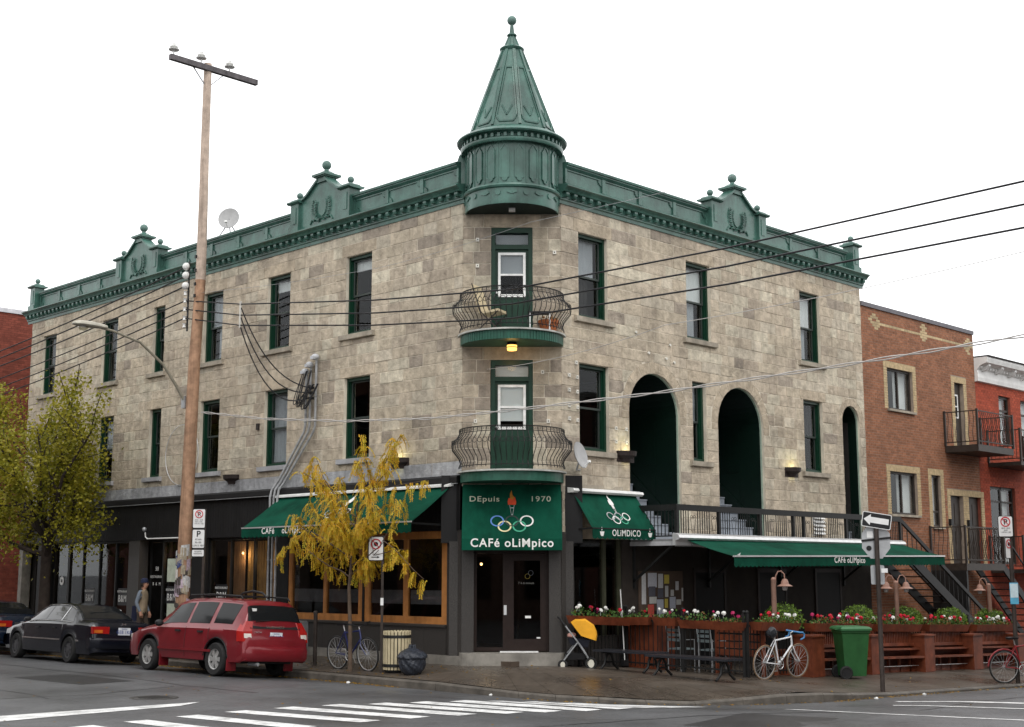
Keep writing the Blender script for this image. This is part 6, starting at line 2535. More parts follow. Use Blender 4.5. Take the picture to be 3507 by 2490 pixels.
# ================================================================== bicycles
def bicycle(label, loc, rz, fr, tyre, bars, drop=False, lean=0.0, fender=None, wheel_r=.34, group=None):
    t = thing('bicycle', label, 'bicycle', loc, rot=(lean, 0, rz))
    r = wheel_r
    bbx, bbz = .42, r - .05
    ST, HB, HT = Vector((.27, 0, .80)), Vector((.80, 0, .66)), Vector((.77, 0, .82))
    BB = Vector((bbx, 0, bbz))
    RA, FA = Vector((0, 0, r)), Vector((1.0, 0, r))
    for c, nm in ((RA, 'rear_wheel'), (FA, 'front_wheel')):
        w_ = M().torus((0, 0, 0), r, .014 if drop else .02, 36, 6).obj(nm, tyre, t, tuple(c), smooth=True)
        M().torus((0, 0, 0), r - .022, .010, 36, 5).obj('rim', ALLOY, w_)
        m = M()
        for i in range(20):
            a = 2 * pi * i / 20
            s_ = .025 if i % 2 else -.025
            m.bar((0, s_, 0), ((r - .03) * cos(a), 0, (r - .03) * sin(a)), .0035)
        m.obj('spokes', ALU, w_)
        M().tube([(0, -.05, 0), (0, .05, 0)], .018, 8).obj('hub', GALV, w_)
    m = M()
    for a, b, rd in ((BB, ST, .017), (BB, HB, .019), (ST - Vector((.01, 0, .04)) + Vector((0, 0, 0)), HT, .016), (HB - Vector((-.005, 0, .03)), HT + Vector((-.005, 0, .03)), .02)):
        m.tube([a, b], rd, 7)
    for s_ in (-.05, .05):
        m.tube([BB + Vector((0, s_ * .6, 0)), RA + Vector((0, s_, 0))], .010, 6)
        m.tube([ST - Vector((0, 0, .04)) + Vector((0, s_ * .5, 0)), RA + Vector((0, s_, 0))], .009, 6)
    m.obj('frame', fr, t, smooth=True)
    m = M()
    for s_ in (-.05, .05):
        m.tube([HB + Vector((.01, s_ * .6, -.03)), HB + Vector((.05, s_, -.15)), FA + Vector((0, s_, 0))], .011, 6)
    m.obj('fork', fr, t, smooth=True)
    M().tube([ST, ST + Vector((-.04, 0, .13))], .013, 6).obj('seat_post', ALLOY, t)
    sd = M()
    sc_ = ST + Vector((-.05, 0, .14))
    sd.add([(-.13, -.075, .02), (-.13, .075, .02), (-.02, .06, .03), (.14, .018, .02), (.14, -.018, .02), (-.02, -.06, .03), (-.12, -.06, -.025), (-.12, .06, -.025), (.13, .012, -.01), (.13, -.012, -.01)],
           [(0, 1, 2, 5), (2, 3, 4, 5), (6, 9, 8, 7), (0, 6, 7, 1), (1, 7, 8, 3, 2), (0, 5, 4, 9, 6), (3, 8, 9, 4)])
    sd.obj('saddle', TRIMB, t, tuple(sc_))
    M().tube([HT, HT + Vector((-.02, 0, .08)), HT + Vector((.06, 0, .11))], .013, 6).obj('stem', ALLOY, t)
    H0 = HT + Vector((.06, 0, .11))
    if drop:
        for s_ in (-1, 1):
            M().tube([H0, H0 + Vector((0, s_ * .18, 0)), H0 + Vector((.06, s_ * .20, 0)), H0 + Vector((.11, s_ * .20, -.04)), H0 + Vector((.10, s_ * .20, -.11)), H0 + Vector((.0, s_ * .20, -.14))], .016, 7).obj('handlebar', bars, t, smooth=True)
    else:
        M().tube([H0 + Vector((-.06, -.28, .04)), H0 + Vector((0, -.1, 0)), H0 + Vector((0, .1, 0)), H0 + Vector((-.06, .28, .04))], .013, 7).obj('handlebar', bars, t, smooth=True)
        for s_ in (-1, 1):
            M().tube([H0 + Vector((-.05, s_ * .17, .03)), H0 + Vector((-.08, s_ * .30, .05))], .018, 6).obj('grip', TRIMB, t)
    m = M()
    m.torus(tuple(BB + Vector((0, -.05, 0))), .09, .008, 20, 4)
    for i in range(5):
        a = 2 * pi * i / 5
        m.bar(tuple(BB + Vector((0, -.05, 0))), tuple(BB + Vector((.09 * cos(a), -.05, .09 * sin(a)))), .012)
    m.obj('chainring', ALLOY, t)
    m = M()
    for s_ in (-1, 1):
        e = BB + Vector((s_ * .06, s_ * .08, -s_ * .155))
        m.bar(tuple(BB + Vector((0, s_ * .08, 0))), tuple(e), .014)
        m.box(e.x - .05, e.x + .05, e.y - .01 + s_ * .04, e.y + .01 + s_ * .05, e.z - .012, e.z + .012)
    m.obj('crank', ALLOY, t)
    m = M()
    for dz in (-.088, .088):
        m.bar(tuple(BB + Vector((0, -.05, dz))), tuple(RA + Vector((0, -.05, dz * .35))), .006)
    m.obj('chain', TRIMB, t)
    if fender:
        for c in (RA, FA):
            pts = [(c.x + (r + .035) * cos(a), 0, c.z + (r + .035) * sin(a)) for a in [R(25 + i * 17) for i in range(10)]]
            M().tube(pts, .018, 5).obj('mudguard', fender, t)
    return t


BLUEF = mat('dark_blue_frame', (.010, .018, .09), .35, coat=.5)
WHITEF = mat('white_frame', (.72, .73, .75), .3, var=.05, coat=.4)
REDF = mat('red_frame', (.22, .012, .015), .35, coat=.4)
zb = zs(-1.5, 3.3)
bicycle('dark blue mountain bike leaning at the thin yellow leaved tree', (-1.48, 3.72, zb), R(-90), BLUEF, TYRE, TRIMB, lean=R(4))
bt = bicycle('white racing bicycle with blue handlebar tape leaning on the terrace fence corner', (3.50, -3.62, zs(3.6, -3.6)), R(-7), WHITEF, mat('tan_tyre', (.19, .125, .075), .7), mat('blue_tape', (.08, .25, .50), .6), True, lean=R(5), wheel_r=.335)
m = M()
for i in range(60):
    a, b = rnd.uniform(0, 2 * pi), rnd.uniform(-1, 1)
    q = Vector((cos(a) * (1 - b * b) ** .5 * .12, sin(a) * (1 - b * b) ** .5 * .10, b * .12))
    m.v.append(tuple(q))
bmh = bmesh.new()
for v in m.v:
    bmh.verts.new(v)
bmesh.ops.convex_hull(bmh, input=bmh.verts)
meb = bpy.data.meshes.new('saddle_bag')
bmh.to_mesh(meb)
bmh.free()
meb.materials.append(mat('black_plastic_bag', (.02, .022, .026), .25, var=.2, bump=.02, bs=14))
inst('saddle_bag', meb, bt, (.17, 0, .92))
bicycle('red bicycle with mudguards locked to the parking sign post', (8.90, -6.08, zs(8.9, -6.0)), R(-34), REDF, TYRE, ALLOY, lean=R(3), fender=REDF)

# ================================================================== litter bin, bag, bollard, utility box, letter box
zb = zs(-1.35, 2.1)
t = thing('litter_bin', 'round cream slatted litter bin on the pavement beside a black rubbish bag', 'litter bin', (-1.30, 2.03, zb))
t.scale = (.86, .86, .87)
sl_me = M().extr([(-.302, .06), (-.322, .06), (-.332, .93), (-.325, .95), (-.305, .95), (-.302, .93)], -.030, .030).mesh('slat', CREAM)
for i in range(24):
    inst('slat', sl_me, t, (0, 0, 0), 2 * pi * i / 24)
m = M()
for z in (.16, .82):
    m.lathe([(.325, z - .035), (.336, z - .035), (.336, z + .035), (.325, z + .035)], 28)
m.obj('band', BLACK, t)
M().lathe([(.001, .05), (.295, .05), (.297, .90)], 24).obj('liner', TRIMB, t)
m = M()
m.lathe([(.27, .0), (.29, .06)], 20)
m.obj('base', BLACK, t)
rk = random.Random(9)
bm = bmesh.new()
bmesh.ops.create_icosphere(bm, subdivisions=5, radius=1)
for v in bm.verts:
    c = v.co
    a = math.atan2(c.y, c.x)
    k = 1 + .09 * abs(sin(a * 3.5 + c.z * 4 + sin(a * 2))) + .05 * abs(sin(a * 7 + c.z * 9 + 2 * sin(c.z * 5))) + .015 * sin(a * 17 - c.z * 13) - .08
    z = c.z
    r = (.27 if z < .25 else .27 * (1 - ((z - .25) / .75) ** 2.2) + .03)
    hr = max(.03, (1 - abs(z) ** 2.2) ** .5) if z < .2 else 1
    d = math.hypot(c.x, c.y) or 1
    if z > .93:
        r = .05 + .03 * sin(a * 6)
    v.co = Vector((c.x / d * r * hr * k, c.y / d * r * hr * k, max(0, .27 + z * .29) + (.05 if z > .96 else 0)))
me = bpy.data.meshes.new('garbage_bag')
bm.to_mesh(me)
bm.free()
me.polygons.foreach_set('use_smooth', [True] * len(me.polygons))
me.materials.append(mat('bag_plastic', (.028, .032, .042), .22, var=.15, bump=.03, bs=9))
inst('garbage_bag', me, None, (-1.45, 1.38, zs(-1.45, 1.38) - .02), label='black plastic rubbish bag tied shut beside the cream litter bin', cat='garbage bag')
t = thing('bollard', 'slim dark steel bollard post on the pavement behind the red car', 'bollard', (-1.31, 4.77, zs(-1.31, 4.77)))
M().tube([(0, 0, 0), (0, 0, 1.12)], .045, 12).obj('post', POLEM, t, smooth=True)
M().lathe([(.05, 1.10), (.055, 1.14), (.03, 1.17), (.001, 1.175)], 12).obj('cap', POLEM, t)
t = thing('utility_box', 'grey metal utility box against the granite wall below the wood framed window', 'box', (-.20, 6.9, zs(-.2, 6.9)))
M().box(-.14, .14, -.2, .2, 0.0, .78).obj('cabinet', GALV, t)
M().box(-.155, -.141, -.18, .18, .06, .72).obj('cabinet_door', GALV, t)

# ================================================================== stroller
zb = zs(1.8, -.35)
t = thing('stroller', 'baby stroller with yellow hood parked in front of the flower boxes', 'stroller', (1.42, -.36, zb), R(-45))
YEL = mat('yellow_hood', (.72, .34, .02), .7, var=.1, bump=.002)
bl = M()
n, k = 8, 8
vs, fs = [], []
for i in range(n + 1):
    a = R(-18 + 145 * i / n)
    for j in range(k + 1):
        yy = -.2 + .4 * j / k
        rr_ = .34 * (1 - .10 * (2 * j / k - 1) ** 4)
        vs.append((.12 + rr_ * cos(a) + .04, yy * 1.15, .66 + rr_ * sin(a) * .98 + (.02 if i % 2 else 0)))
for i in range(n):
    for j in range(k):
        fs.append((i * (k + 1) + j, (i + 1) * (k + 1) + j, (i + 1) * (k + 1) + j + 1, i * (k + 1) + j + 1))
bl.add(vs, fs)
for j in (0, k):
    c = len(bl.v)
    bl.v.append((.16, vs[j][1], .66))
    for i in range(n):
        bl.f.append([c, i * (k + 1) + j, (i + 1) * (k + 1) + j])
        bl.m.append(0)
        bl.t.append(None)
bl.obj('hood', YEL, t, smooth=True)
m = M()
m.add([(-.10, -.18, .62), (-.10, .18, .62), (.34, .18, .58), (.34, -.18, .58), (-.06, -.15, .48), (-.06, .15, .48), (.30, .15, .42), (.30, -.15, .42)], [(0, 1, 5, 4), (1, 2, 6, 5), (2, 3, 7, 6), (3, 0, 4, 7), (4, 5, 6, 7), (0, 3, 2, 1)])
m.obj('seat', mat('navy_cloth', (.012, .013, .02), .85), t)
M().ball((-.02, .0, .66), .10, 10, .6).obj('blanket', mat('pink_blanket', (.55, .30, .25), .85), t, smooth=True)
m = M()
for s_ in (-.21, .21):
    m.tube([(.30, s_, .22), (.08, s_, .55), (-.16, s_, .86), (-.25, s_, .98)], .016, 6)
    m.tube([(-.22, s_, .14), (-.05, s_, .36), (.10, s_, .54)], .016, 6)
    m.tube([(.34, s_, .13), (.22, s_, .36), (.06, s_, .58)], .016, 6)
m.tube([(-.22, -.21, .14), (-.22, .21, .14)], .014, 6)
m.obj('chassis', GALV, t, smooth=True)
M().tube([(-.16, -.21, .86), (-.27, -.21, 1.0), (-.30, -.12, 1.02), (-.30, .12, 1.02), (-.27, .21, 1.0), (-.16, .21, .86)], .020, 7).obj('handle', TRIMB, t, smooth=True)
m = M()
m.add([(-.15, -.17, .30), (-.15, .17, .30), (.28, .17, .30), (.28, -.17, .30), (-.10, -.14, .18), (-.10, .14, .18), (.24, .14, .18), (.24, -.14, .18)], [(0, 1, 5, 4), (1, 2, 6, 5), (2, 3, 7, 6), (3, 0, 4, 7), (4, 5, 6, 7)])
m.obj('basket', TRIMB, t)
for x, y, r in ((-.22, -.21, .08), (-.22, .21, .08), (.36, -.23, .105), (.36, .23, .105)):
    w_ = M().torus((0, 0, 0), r, .022, 20, 6).obj('wheel', TYRE, t, (x, y, r))
    m = M()
    m.prism([(r * .6 * cos(2 * pi * i / 16), r * .78 * sin(2 * pi * i / 16)) for i in range(16)], -.012, .012)
    m.obj('wheel_disc', mat('cream_disc', (.55, .53, .45), .5), w_)

# ================================================================== benches
def bench(label, a, b, zg, grp='black benches by the terrace'):
    a, b = Vector((*a, 0)), Vector((*b, 0))
    d = b - a
    L_ = d.length
    t = thing('bench', label, 'bench', (a.x, a.y, zg), math.atan2(d.y, d.x), grp)
    for i in range(5):
        M().box(0, L_, -.25 + i * .10, -.25 + i * .10 + .09, .43, .47).obj('slat', mat('bench_black', (.022, .023, .028), .28, var=.2, coat=.2), t)
    for x in (.22, L_ - .22):
        m = M()
        for s_ in (-1, 1):
            m.tube([(x, s_ * .02, .41), (x, s_ * .10, .30), (x, s_ * .13, .18), (x, s_ * .24, .09), (x, s_ * .27, .075)], .028, 6)
        m.tube([(x, -.12, .22), (x, .12, .22)], .02, 6)
        m.box(x - .03, x + .03, -.21, .21, .395, .43)
        m.obj('leg', BLACK, t, smooth=True)
    return t


bench('long black backless bench nearer the cafe door, partly behind the stroller', (1.80, -.80), (1.72, -2.42), zs(1.75, -1.6) - .06)
bench('long black backless bench nearer the white bicycle', (1.40, -2.50), (1.27, -4.50), zs(1.3, -3.5) - .06)

# ================================================================== green wheelie bin
bx, by = 6.0, -4.12
t = thing('wheelie_bin', 'dark green plastic wheelie bin with closed lid standing on the pavement by the red fence', 'wheelie bin', (bx, by, zs(bx, by)), R(-38))
BING = mat('green_bin_plastic', (.020, .090, .026), .5, var=.12, bump=.001, stain=.15, ss=2)
BINL = mat('green_lid_plastic', (.035, .13, .05), .45, var=.1)
m = M()
lv = [(.23, .20, .06), (.24, .22, .25), (.29, .28, .93), (.31, .30, .95), (.31, .30, 1.0)]
vs = []
for (wx, wy, z) in lv:
    vs += [(-wx, -wy, z), (wx, -wy, z), (wx, wy, z), (-wx, wy, z)]
m.add(vs, [(0, 3, 2, 1)] + [(4 * k + i, 4 * k + (i + 1) % 4, 4 * k + 4 + (i + 1) % 4, 4 * k + 4 + i) for k in range(4) for i in range(4)] + [(16, 17, 18, 19)])
m.obj('bin_body', BING, t)
m = M()
vs = []
for (wx, y0, y1, z) in ((.335, -.34, .36, 1.0), (.335, -.34, .36, 1.035), (.30, -.28, .32, 1.075), (.22, -.20, .26, 1.085)):
    vs += [(-wx, y0, z), (wx, y0, z), (wx, y1, z), (-wx, y1, z)]
m.add(vs, [(0, 3, 2, 1)] + [(4 * k + i, 4 * k + (i + 1) % 4, 4 * k + 4 + (i + 1) % 4, 4 * k + 4 + i) for k in range(3) for i in range(4)] + [(12, 13, 14, 15)])
m.obj('lid', BINL, t)
M().tube([(-.30, .10, 1.0), (-.38, .10, 1.02), (-.38, -.10, 1.02), (-.30, -.10, 1.0)], .016, 6).obj('handle', BING, t)
for y in (-.24, .24):
    w_ = M().torus((0, 0, 0), .11, .035, 20, 8).obj('wheel', TYRE, t, (-.22, y, .13))
    M().prism([(.085 * cos(2 * pi * i / 16), .085 * sin(2 * pi * i / 16)) for i in range(16)], -.03, .03).obj('wheel_disc', TRIMB, w_)

# ================================================================== terrace: fence, posts, planters, lamps
def zt_(x, y=-3.3):
    return zs(x, y)


def iron_fence(label, a, b, h=1.15, sp=.115):
    a, b = Vector((*a, 0)), Vector((*b, 0))
    d = b - a
    L_ = d.length
    za, zb_ = zs(a.x, a.y), zs(b.x, b.y)
    t = thing('iron_fence', label, 'fence', (a.x, a.y, za), math.atan2(d.y, d.x), 'black iron fence sections of the terrace')
    s_ = (zb_ - za) / L_
    for hh in (.12, h - .12):
        M().bar((0, 0, hh), (L_, 0, hh + s_ * L_), .025, .035).obj('rail', BLACK, t)
    me_ = M().box(-.008, .008, -.008, .008, .05, h).mesh('picket', BLACK)
    n = int(L_ / sp)
    for i in range(1, n):
        inst('picket', me_, t, (L_ * i / n, 0, s_ * L_ * i / n))
    pm_ = M().box(-.03, .03, -.03, .03, 0, h + .12).ball((0, 0, h + .15), .04, 8).mesh('post', BLACK)
    k = max(1, round(L_ / 1.9))
    for i in range(k + 1):
        inst('post', pm_, t, (L_ * i / k, 0, s_ * L_ * i / k))
    return t


iron_fence('black iron fence against the cafe window below the first flower box', (1.78, -.22), (3.22, -.20))
iron_fence('black iron fence running out from the wall behind the benches', (3.30, -.22), (3.45, -3.20))
iron_fence('long black iron fence along the pavement behind the red benches', (3.50, -3.24), (15.0, -3.24))

LEAFG = mat('geranium_leaf', (.055, .12, .022), .6, var=.35, vs=20, tint=False)
LEAFO = mat('autumn_leaf_small', (.16, .075, .02), .6, var=.35, vs=20)
PETR = mat('red_petal', (.50, .012, .03), .6, var=.2, vs=40)
PETW = mat('white_petal', (.78, .78, .74), .6, var=.08, vs=40)
PETP = mat('magenta_petal', (.40, .02, .10), .6, var=.2, vs=40)


def blossom(mt):
    m = M()
    rb = random.Random(4)
    for i in range(26):
        a, b = rb.uniform(0, 2 * pi), rb.uniform(-.2, 1)
        n_ = Vector((cos(a) * (1 - b * b) ** .5, sin(a) * (1 - b * b) ** .5, b))
        c = n_ * .05
        u = n_.orthogonal().normalized() * .022
        v = n_.cross(u).normalized() * .022
        m.add([c - u - v, c + u - v, c + u + v, c - u + v], [(0, 1, 2, 3)])
    m.tube([(0, 0, -.12), (0, 0, .02)], .005, 4)
    return m.mesh('blossom', mt, recalc=False)


BLO = [blossom(PETR), blossom(PETW), blossom(PETP)]


def leafcloud(n, fn, size, rg, up=.5):
    m = M()
    for _ in range(n):
        p = fn()
        d = Vector((rg.uniform(-1, 1), rg.uniform(-1, 1), rg.uniform(-.6, 1) * up + .2)).normalized()
        u = d.orthogonal().normalized()
        u = (u * cos(rg.uniform(0, 6.28)) + d.cross(u) * sin(rg.uniform(0, 6.28))).normalized()
        s = size * rg.uniform(.6, 1.3)
        v = d.cross(u)
        m.add([p, p + u * s * .5 + v * s * .35, p + u * s, p + u * s * .5 - v * s * .35 + d * s * .1], [(0, 1, 2, 3)])
    return m


rgp = random.Random(21)


def planter(label, a, b, zt0, zt1, dens=1.0, autumn=.3, colours=(0, 1, 0, 2), hbox=.17, skew=0):
    a, b = Vector((*a, 0)), Vector((*b, 0))
    d = b - a
    L_ = d.length
    t = thing('flower_box', label, 'flower box', (a.x, a.y, zt0), math.atan2(d.y, d.x), 'red wooden flower boxes on the terrace fence')
    s_ = (zt1 - zt0)
    m = M()
    m.add([(.05, -.13, -hbox), (L_ - .05, -.13, -hbox + s_), (L_ - .05, .09, -hbox + s_), (.05, .09, -hbox), (0, -.19, 0), (L_, -.19, s_), (L_, .13, s_), (0, .13, 0), (.03, -.16, -.01), (L_ - .03, -.16, s_ - .01), (L_ - .03, .10, s_ - .01), (.03, .10, -.01)],
          [(0, 3, 2, 1), (0, 1, 5, 4), (1, 2, 6, 5), (2, 3, 7, 6), (3, 0, 4, 7), (4, 5, 9, 8), (5, 6, 10, 9), (6, 7, 11, 10), (7, 4, 8, 11)])
    m.obj('box', REDW, t)
    M().add([(.03, -.16, -.02), (L_ - .03, -.16, s_ - .02), (L_ - .03, .10, s_ - .02), (.03, .10, -.02)], [(0, 1, 2, 3)]).obj('soil', mat('soil', (.03, .02, .015), .95), t)
    N = int(L_ * 190 * dens)

    def pos():
        x = rgp.uniform(.04, L_ - .04)
        cl = .5 + .5 * sin(x * 5.3 + L_ * 7)
        return Vector((x, rgp.uniform(-.17, .12), s_ * x / L_ + rgp.uniform(-.02, .05 + .12 * cl)))
    leafcloud(int(N * (1 - autumn)), pos, .055, rgp).obj('foliage', LEAFG, t, recalc=False)
    if autumn:
        leafcloud(int(N * autumn), pos, .05, rgp).obj('foliage', LEAFO, t, recalc=False)
    n = max(4, int(L_ * 8 * dens))
    for i in range(n):
        x = rgp.uniform(.08, L_ - .08)
        inst('blossom', BLO[colours[(i * 7 + int(L_ * 10)) % len(colours)]], t, (x, rgp.uniform(-.14, .06), s_ * x / L_ + rgp.uniform(.10, .20)), rot=(rgp.uniform(-.4, .4), rgp.uniform(-.4, .4), rgp.uniform(0, 6)), scale=[rgp.uniform(.45, .95)] * 3)
    return t


planter('red flower box on the fence in front of the cafe window', (1.42, -.30), (3.24, -.28), 1.22, 1.13, .8, .1, (0, 1, 1, 2))
planter('short red flower box with white flowers beside the terrace gate', (3.30, -.30), (3.34, -.92), 1.15, 1.16, 1, .1, (1, 1, 0))
planter('short red flower box opposite the gate, in front of the notice board', (3.36, -1.02), (3.40, -1.62), 1.16, 1.15, 1, .1, (1, 2, 1))
planter('longest red flower box with white clusters behind the bench', (3.40, -1.66), (3.50, -3.26), 1.12, 1.10, .9, .3, (1, 0, 1, 2))
planter('red flower box above the white racing bicycle', (3.58, -3.36), (5.02, -3.36), 1.11, 1.05, 1, .4, (1, 1, 0))
planter('red flower box between the bicycle and the green bin', (5.55, -3.36), (7.1, -3.36), 1.03, .99, 1, .45, (0, 0, 2, 1))
planter('red flower box showing above the green wheelie bin', (7.2, -3.36), (7.95, -3.36), .98, .96, 1, .3, (0, 1))
planter('red flower box between the green bin and the one way sign post', (8.15, -3.36), (10.2, -3.36), .95, .89, 1, .4, (0, 0, 1, 0))
planter('red flower box beyond the one way sign post', (10.55, -3.36), (12.6, -3.36), .88, .82, 1, .4, (0, 1, 0))
planter('last red flower box at the far end of the terrace', (12.98, -3.36), (15.05, -3.36), .81, .76, 1, .35, (1, 0, 1))
SHRUB = mat('box_shrub_leaf', (.10, .17, .02), .6, var=.35, vs=14)
for (x, lab) in ((5.25, 'round green shrub behind the flower box at the terrace corner lamp'), (8.3, 'round green shrub behind the flower box beside the green bin'), (10.45, 'round green shrub below the twin terrace lamp'), (12.75, 'round green shrub between the two far flower boxes'), (14.95, 'round green shrub at the far end of the terrace')):
    t = thing('round_shrub', lab, 'shrub', (x, -2.95, zs(x, -2.95)), 0, 'round shrubs along the terrace')
    M().lathe([(.001, .0), (.20, .0), (.26, .5), (.24, .52), (.001, .5)], 16).obj('pot', REDW, t)
    zc = 1.12 - .03 * (x - 5)
    zc = zc - zs(x, -2.95)

    def shp():
        a, b = rgp.uniform(0, 2 * pi), rgp.uniform(-.5, 1)
        r = .42 * rgp.uniform(.75, 1.03)
        return Vector((cos(a) * (1 - b * b) ** .5 * r, sin(a) * (1 - b * b) ** .5 * r, zc - .02 + b * r * .85))
    leafcloud(1500, shp, .05, rgp).obj('foliage', SHRUB, t, recalc=False)
    M().ball((0, 0, zc), .30, 12).obj('stems', mat('shrub_inner', (.03, .05, .01), .9), t)

# red timber benches built into the front, between square posts
ps = M()
ps.box(-.24, .24, -.22, .22, 0, .80)
pst = ps.mesh('timber_post', REDW)
for i, x in enumerate((5.35, 7.75, 10.15, 12.6, 15.1)):
    t = thing('timber_post', ['square red timber post beside the white bicycle', 'square red timber post hidden half behind the green bin', 'square red timber post below the twin lamp', 'square red timber post between the two far flower boxes', 'square red timber post at the far end of the terrace'][i], 'post', (x, -3.50, zs(x, -3.5)), 0, 'square red timber posts of the terrace')
    M().box(-.24, .24, -.22, .22, 0, .82).obj('post_body', REDW, t)
    M().box(-.27, .27, -.25, .25, .82, .86).obj('post_cap', REDW, t)
bays = [(5.6, 7.5), (8.0, 9.9), (10.4, 12.35), (12.85, 14.85)]
names = ['red timber bench bay between the bicycle and the green bin', 'red timber bench bay behind the one way sign post', 'red timber bench bay below the second last flower box', 'red timber bench bay below the last flower box']
for (a, b), nm in zip(bays, names):
    za, zb_ = zs(a, -3.4), zs(b, -3.4)
    t = thing('timber_bench', nm, 'bench', (a, -3.42, za), 0, 'red timber bench bays of the terrace')
    L_, s_ = b - a, zb_ - za
    for (h, y, w_, th) in ((.62, -.02, .05, .07), (.52, -.10, .16, .04), (.34, -.14, .30, .045), (.07, -.02, .06, .16)):
        M().bar((0, y, h), (L_, y, h + s_), w_, th).obj('board', REDW, t)
    M().bar((0, -.12, .14), (L_, -.12, .14 + s_), .02, .015).obj('metal_strip', ALU, t)
    sm_ = M().box(-.018, .018, -.012, .012, .63, .92).mesh('slat', REDW)
    n = int(L_ / .075)
    for i in range(n):
        q = (i + .5) / n
        inst('slat', sm_, t, (L_ * q, .03, s_ * q))
    for i in range(4):
        q = (i + .5) / 4
        M().box(L_ * q - .03, L_ * q + .03, -.05, .0, .0 + s_ * q, .34 + s_ * q).obj('support', REDW, t)
    M().box(0.05, L_ - .05, .05, .07, .1, .6).obj('back_panel', mat('dark_red_panel', (.07, .018, .010), .7), t)

# big red timber screens inside the side fence
t = thing('timber_screen', 'tall red timber planter box standing behind the side fence near the gate', 'planter', (3.75, -.55, zs(3.7, -.5)))
for i in range(6):
    M().box(-.28, .28, -.42 + i * .14, -.42 + i * .14 + .132, .0, .98).obj('board', REDW, t)
t = thing('terrace_bench', 'red timber bench with slatted back behind the side fence', 'bench', (4.0, -2.7, zs(4, -2.7)))
for z, y in ((.40, 0), (.55, 0), (.70, 0), (.86, 0)):
    M().box(-.03, .03, -.62, .62, z, z + .12).obj('back_slat', REDW, t)
M().box(.0, .5, -.62, .62, .38, .42).obj('seat', REDW, t)
for y in (-.6, .56):
    M().box(-.04, .04, y, y + .06, 0, 1.0).obj('leg', REDW, t)
    M().box(.42, .48, y, y + .06, 0, .38).obj('leg', REDW, t)
for i, (x, y, lb) in enumerate(((3.9, -1.25, 'aluminium terrace chair with pale seat just inside the side fence'), (4.25, -1.8, 'aluminium terrace chair with pale seat behind the first one'))):
    t = thing('terrace_chair', lb, 'chair', (x, y, zs(x, y)), R(80), 'aluminium terrace chairs')
    m = M()
    for dx in (-.2, .2):
        m.tube([(dx, -.2, 0), (dx, -.2, .65), (dx, .2, .65), (dx, .2, 0)], .015, 6)
    m.tube([(-.2, .2, .65), (-.2, .26, .95), (.2, .26, .95), (.2, .2, .65)], .015, 6)
    m.obj('frame', GALV, t)
    M().box(-.2, .2, -.2, .2, .44, .47).obj('seat', mat('pale_seat', (.17, .21, .22), .5), t)
    for z in (.62, .72, .82):
        M().box(-.2, .2, .22, .24, z, z + .06).obj('back_slat', mat('pale_seat', (0, 0, 0)), t)

LMP = mat('dusty_rose_metal', (.30, .17, .13), .5, var=.15)


def terrace_lamp(label, x, heads):
    y = -3.0
    zb = zs(x, y)
    t = thing('terrace_lamp', label, 'lamp', (x, y, zb), R(-45), 'terrace lamps behind the flower boxes')
    M().tube([(0, 0, 0), (0, 0, 1.95 - zb - .03 * (x - 4.8) * .6)], .055, 10).obj('lamp_post', mat('lamp_post_brown', (.20, .115, .085), .6, var=.2), t, smooth=True)
    zt = 1.95 - zb - .03 * (x - 4.8) * .6
    M().ball((0, 0, zt), .056, 10).obj('post_cap', LMP, t)
    for s_ in heads:
        M().tube([(s_ * .04, 0, zt - .12), (s_ * .05, 0, zt + .08), (s_ * .10, 0, zt + .17), (s_ * .17, 0, zt + .18), (s_ * .23, 0, zt + .12), (s_ * .24, 0, zt)], .014, 7).obj('gooseneck', LMP, t, smooth=True)
        M().lathe([(.02, .02), (.05, .01), (.075, -.04), (.085, -.09), (.17, -.135), (.165, -.14), (.08, -.10)], 20, c=(s_ * .24, 0, zt)).obj('lamp_shade', LMP, t, smooth=True)
        M().lathe([(.055, -.10), (.06, -.16), (.045, -.22), (.001, -.23)], 14, c=(s_ * .24, 0, zt)).obj('lamp_globe', mat('globe_glass', (.34, .31, .30), .2), t, smooth=True)


terrace_lamp('single gooseneck terrace lamp by the white bicycle', 4.85, (1,))
terrace_lamp('twin headed gooseneck terrace lamp by the one way sign post', 10.0, (-1, 1))
terrace_lamp('single gooseneck terrace lamp at the far end of the terrace', 14.86, (-1,))

# notice board with papers on the lower wall
t = thing('notice_board', 'notice board covered with white, yellow and red papers on the wall under the deck', 'notice board', (4.75, -.02, 1.15))
M().box(-.78, .80, -.03, .0, .1, .98).obj('board', mat('board_brown', (.08, .055, .04), .8), t)
cols = [(.5, .5, .5), (.45, .46, .5), (.5, .5, .47), (.52, .42, .08), (.5, .08, .06), (.42, .44, .5), (.5, .5, .5), (.10, .10, .12), (.48, .48, .46)]
for i, (x, z, w_, h_, c) in enumerate(((-.70, .25, .15, .68, 0), (-.48, .62, .32, .32, 1), (-.46, .42, .24, .22, 7), (-.44, .26, .26, .15, 2), (-.50, -.06, .22, .30, 4), (-.12, .60, .18, .32, 6), (-.14, .38, .2, .2, 7), (-.18, -.2, .24, .55, 5), (.10, .70, .18, .2, 3), (.12, .40, .12, .25, 8), (.10, .16, .12, .2, 3), (.28, .14, .22, .26, 5), (.32, .42, .12, .14, 8), (.52, .22, .18, .12, 2), (.5, .55, .12, .2, 6), (.72, .3, .06, .3, 8))):
    m = M()
    m.add([(x, -.034 - .001 * i, z), (x + w_, -.034 - .001 * i, z), (x + w_, -.038 - .001 * i, z + h_), (x, -.038 - .001 * i, z + h_)], [(0, 1, 2, 3)])
    m.obj('paper', mat('note_%d' % c, cols[c], .8, var=.12, vs=30), t)

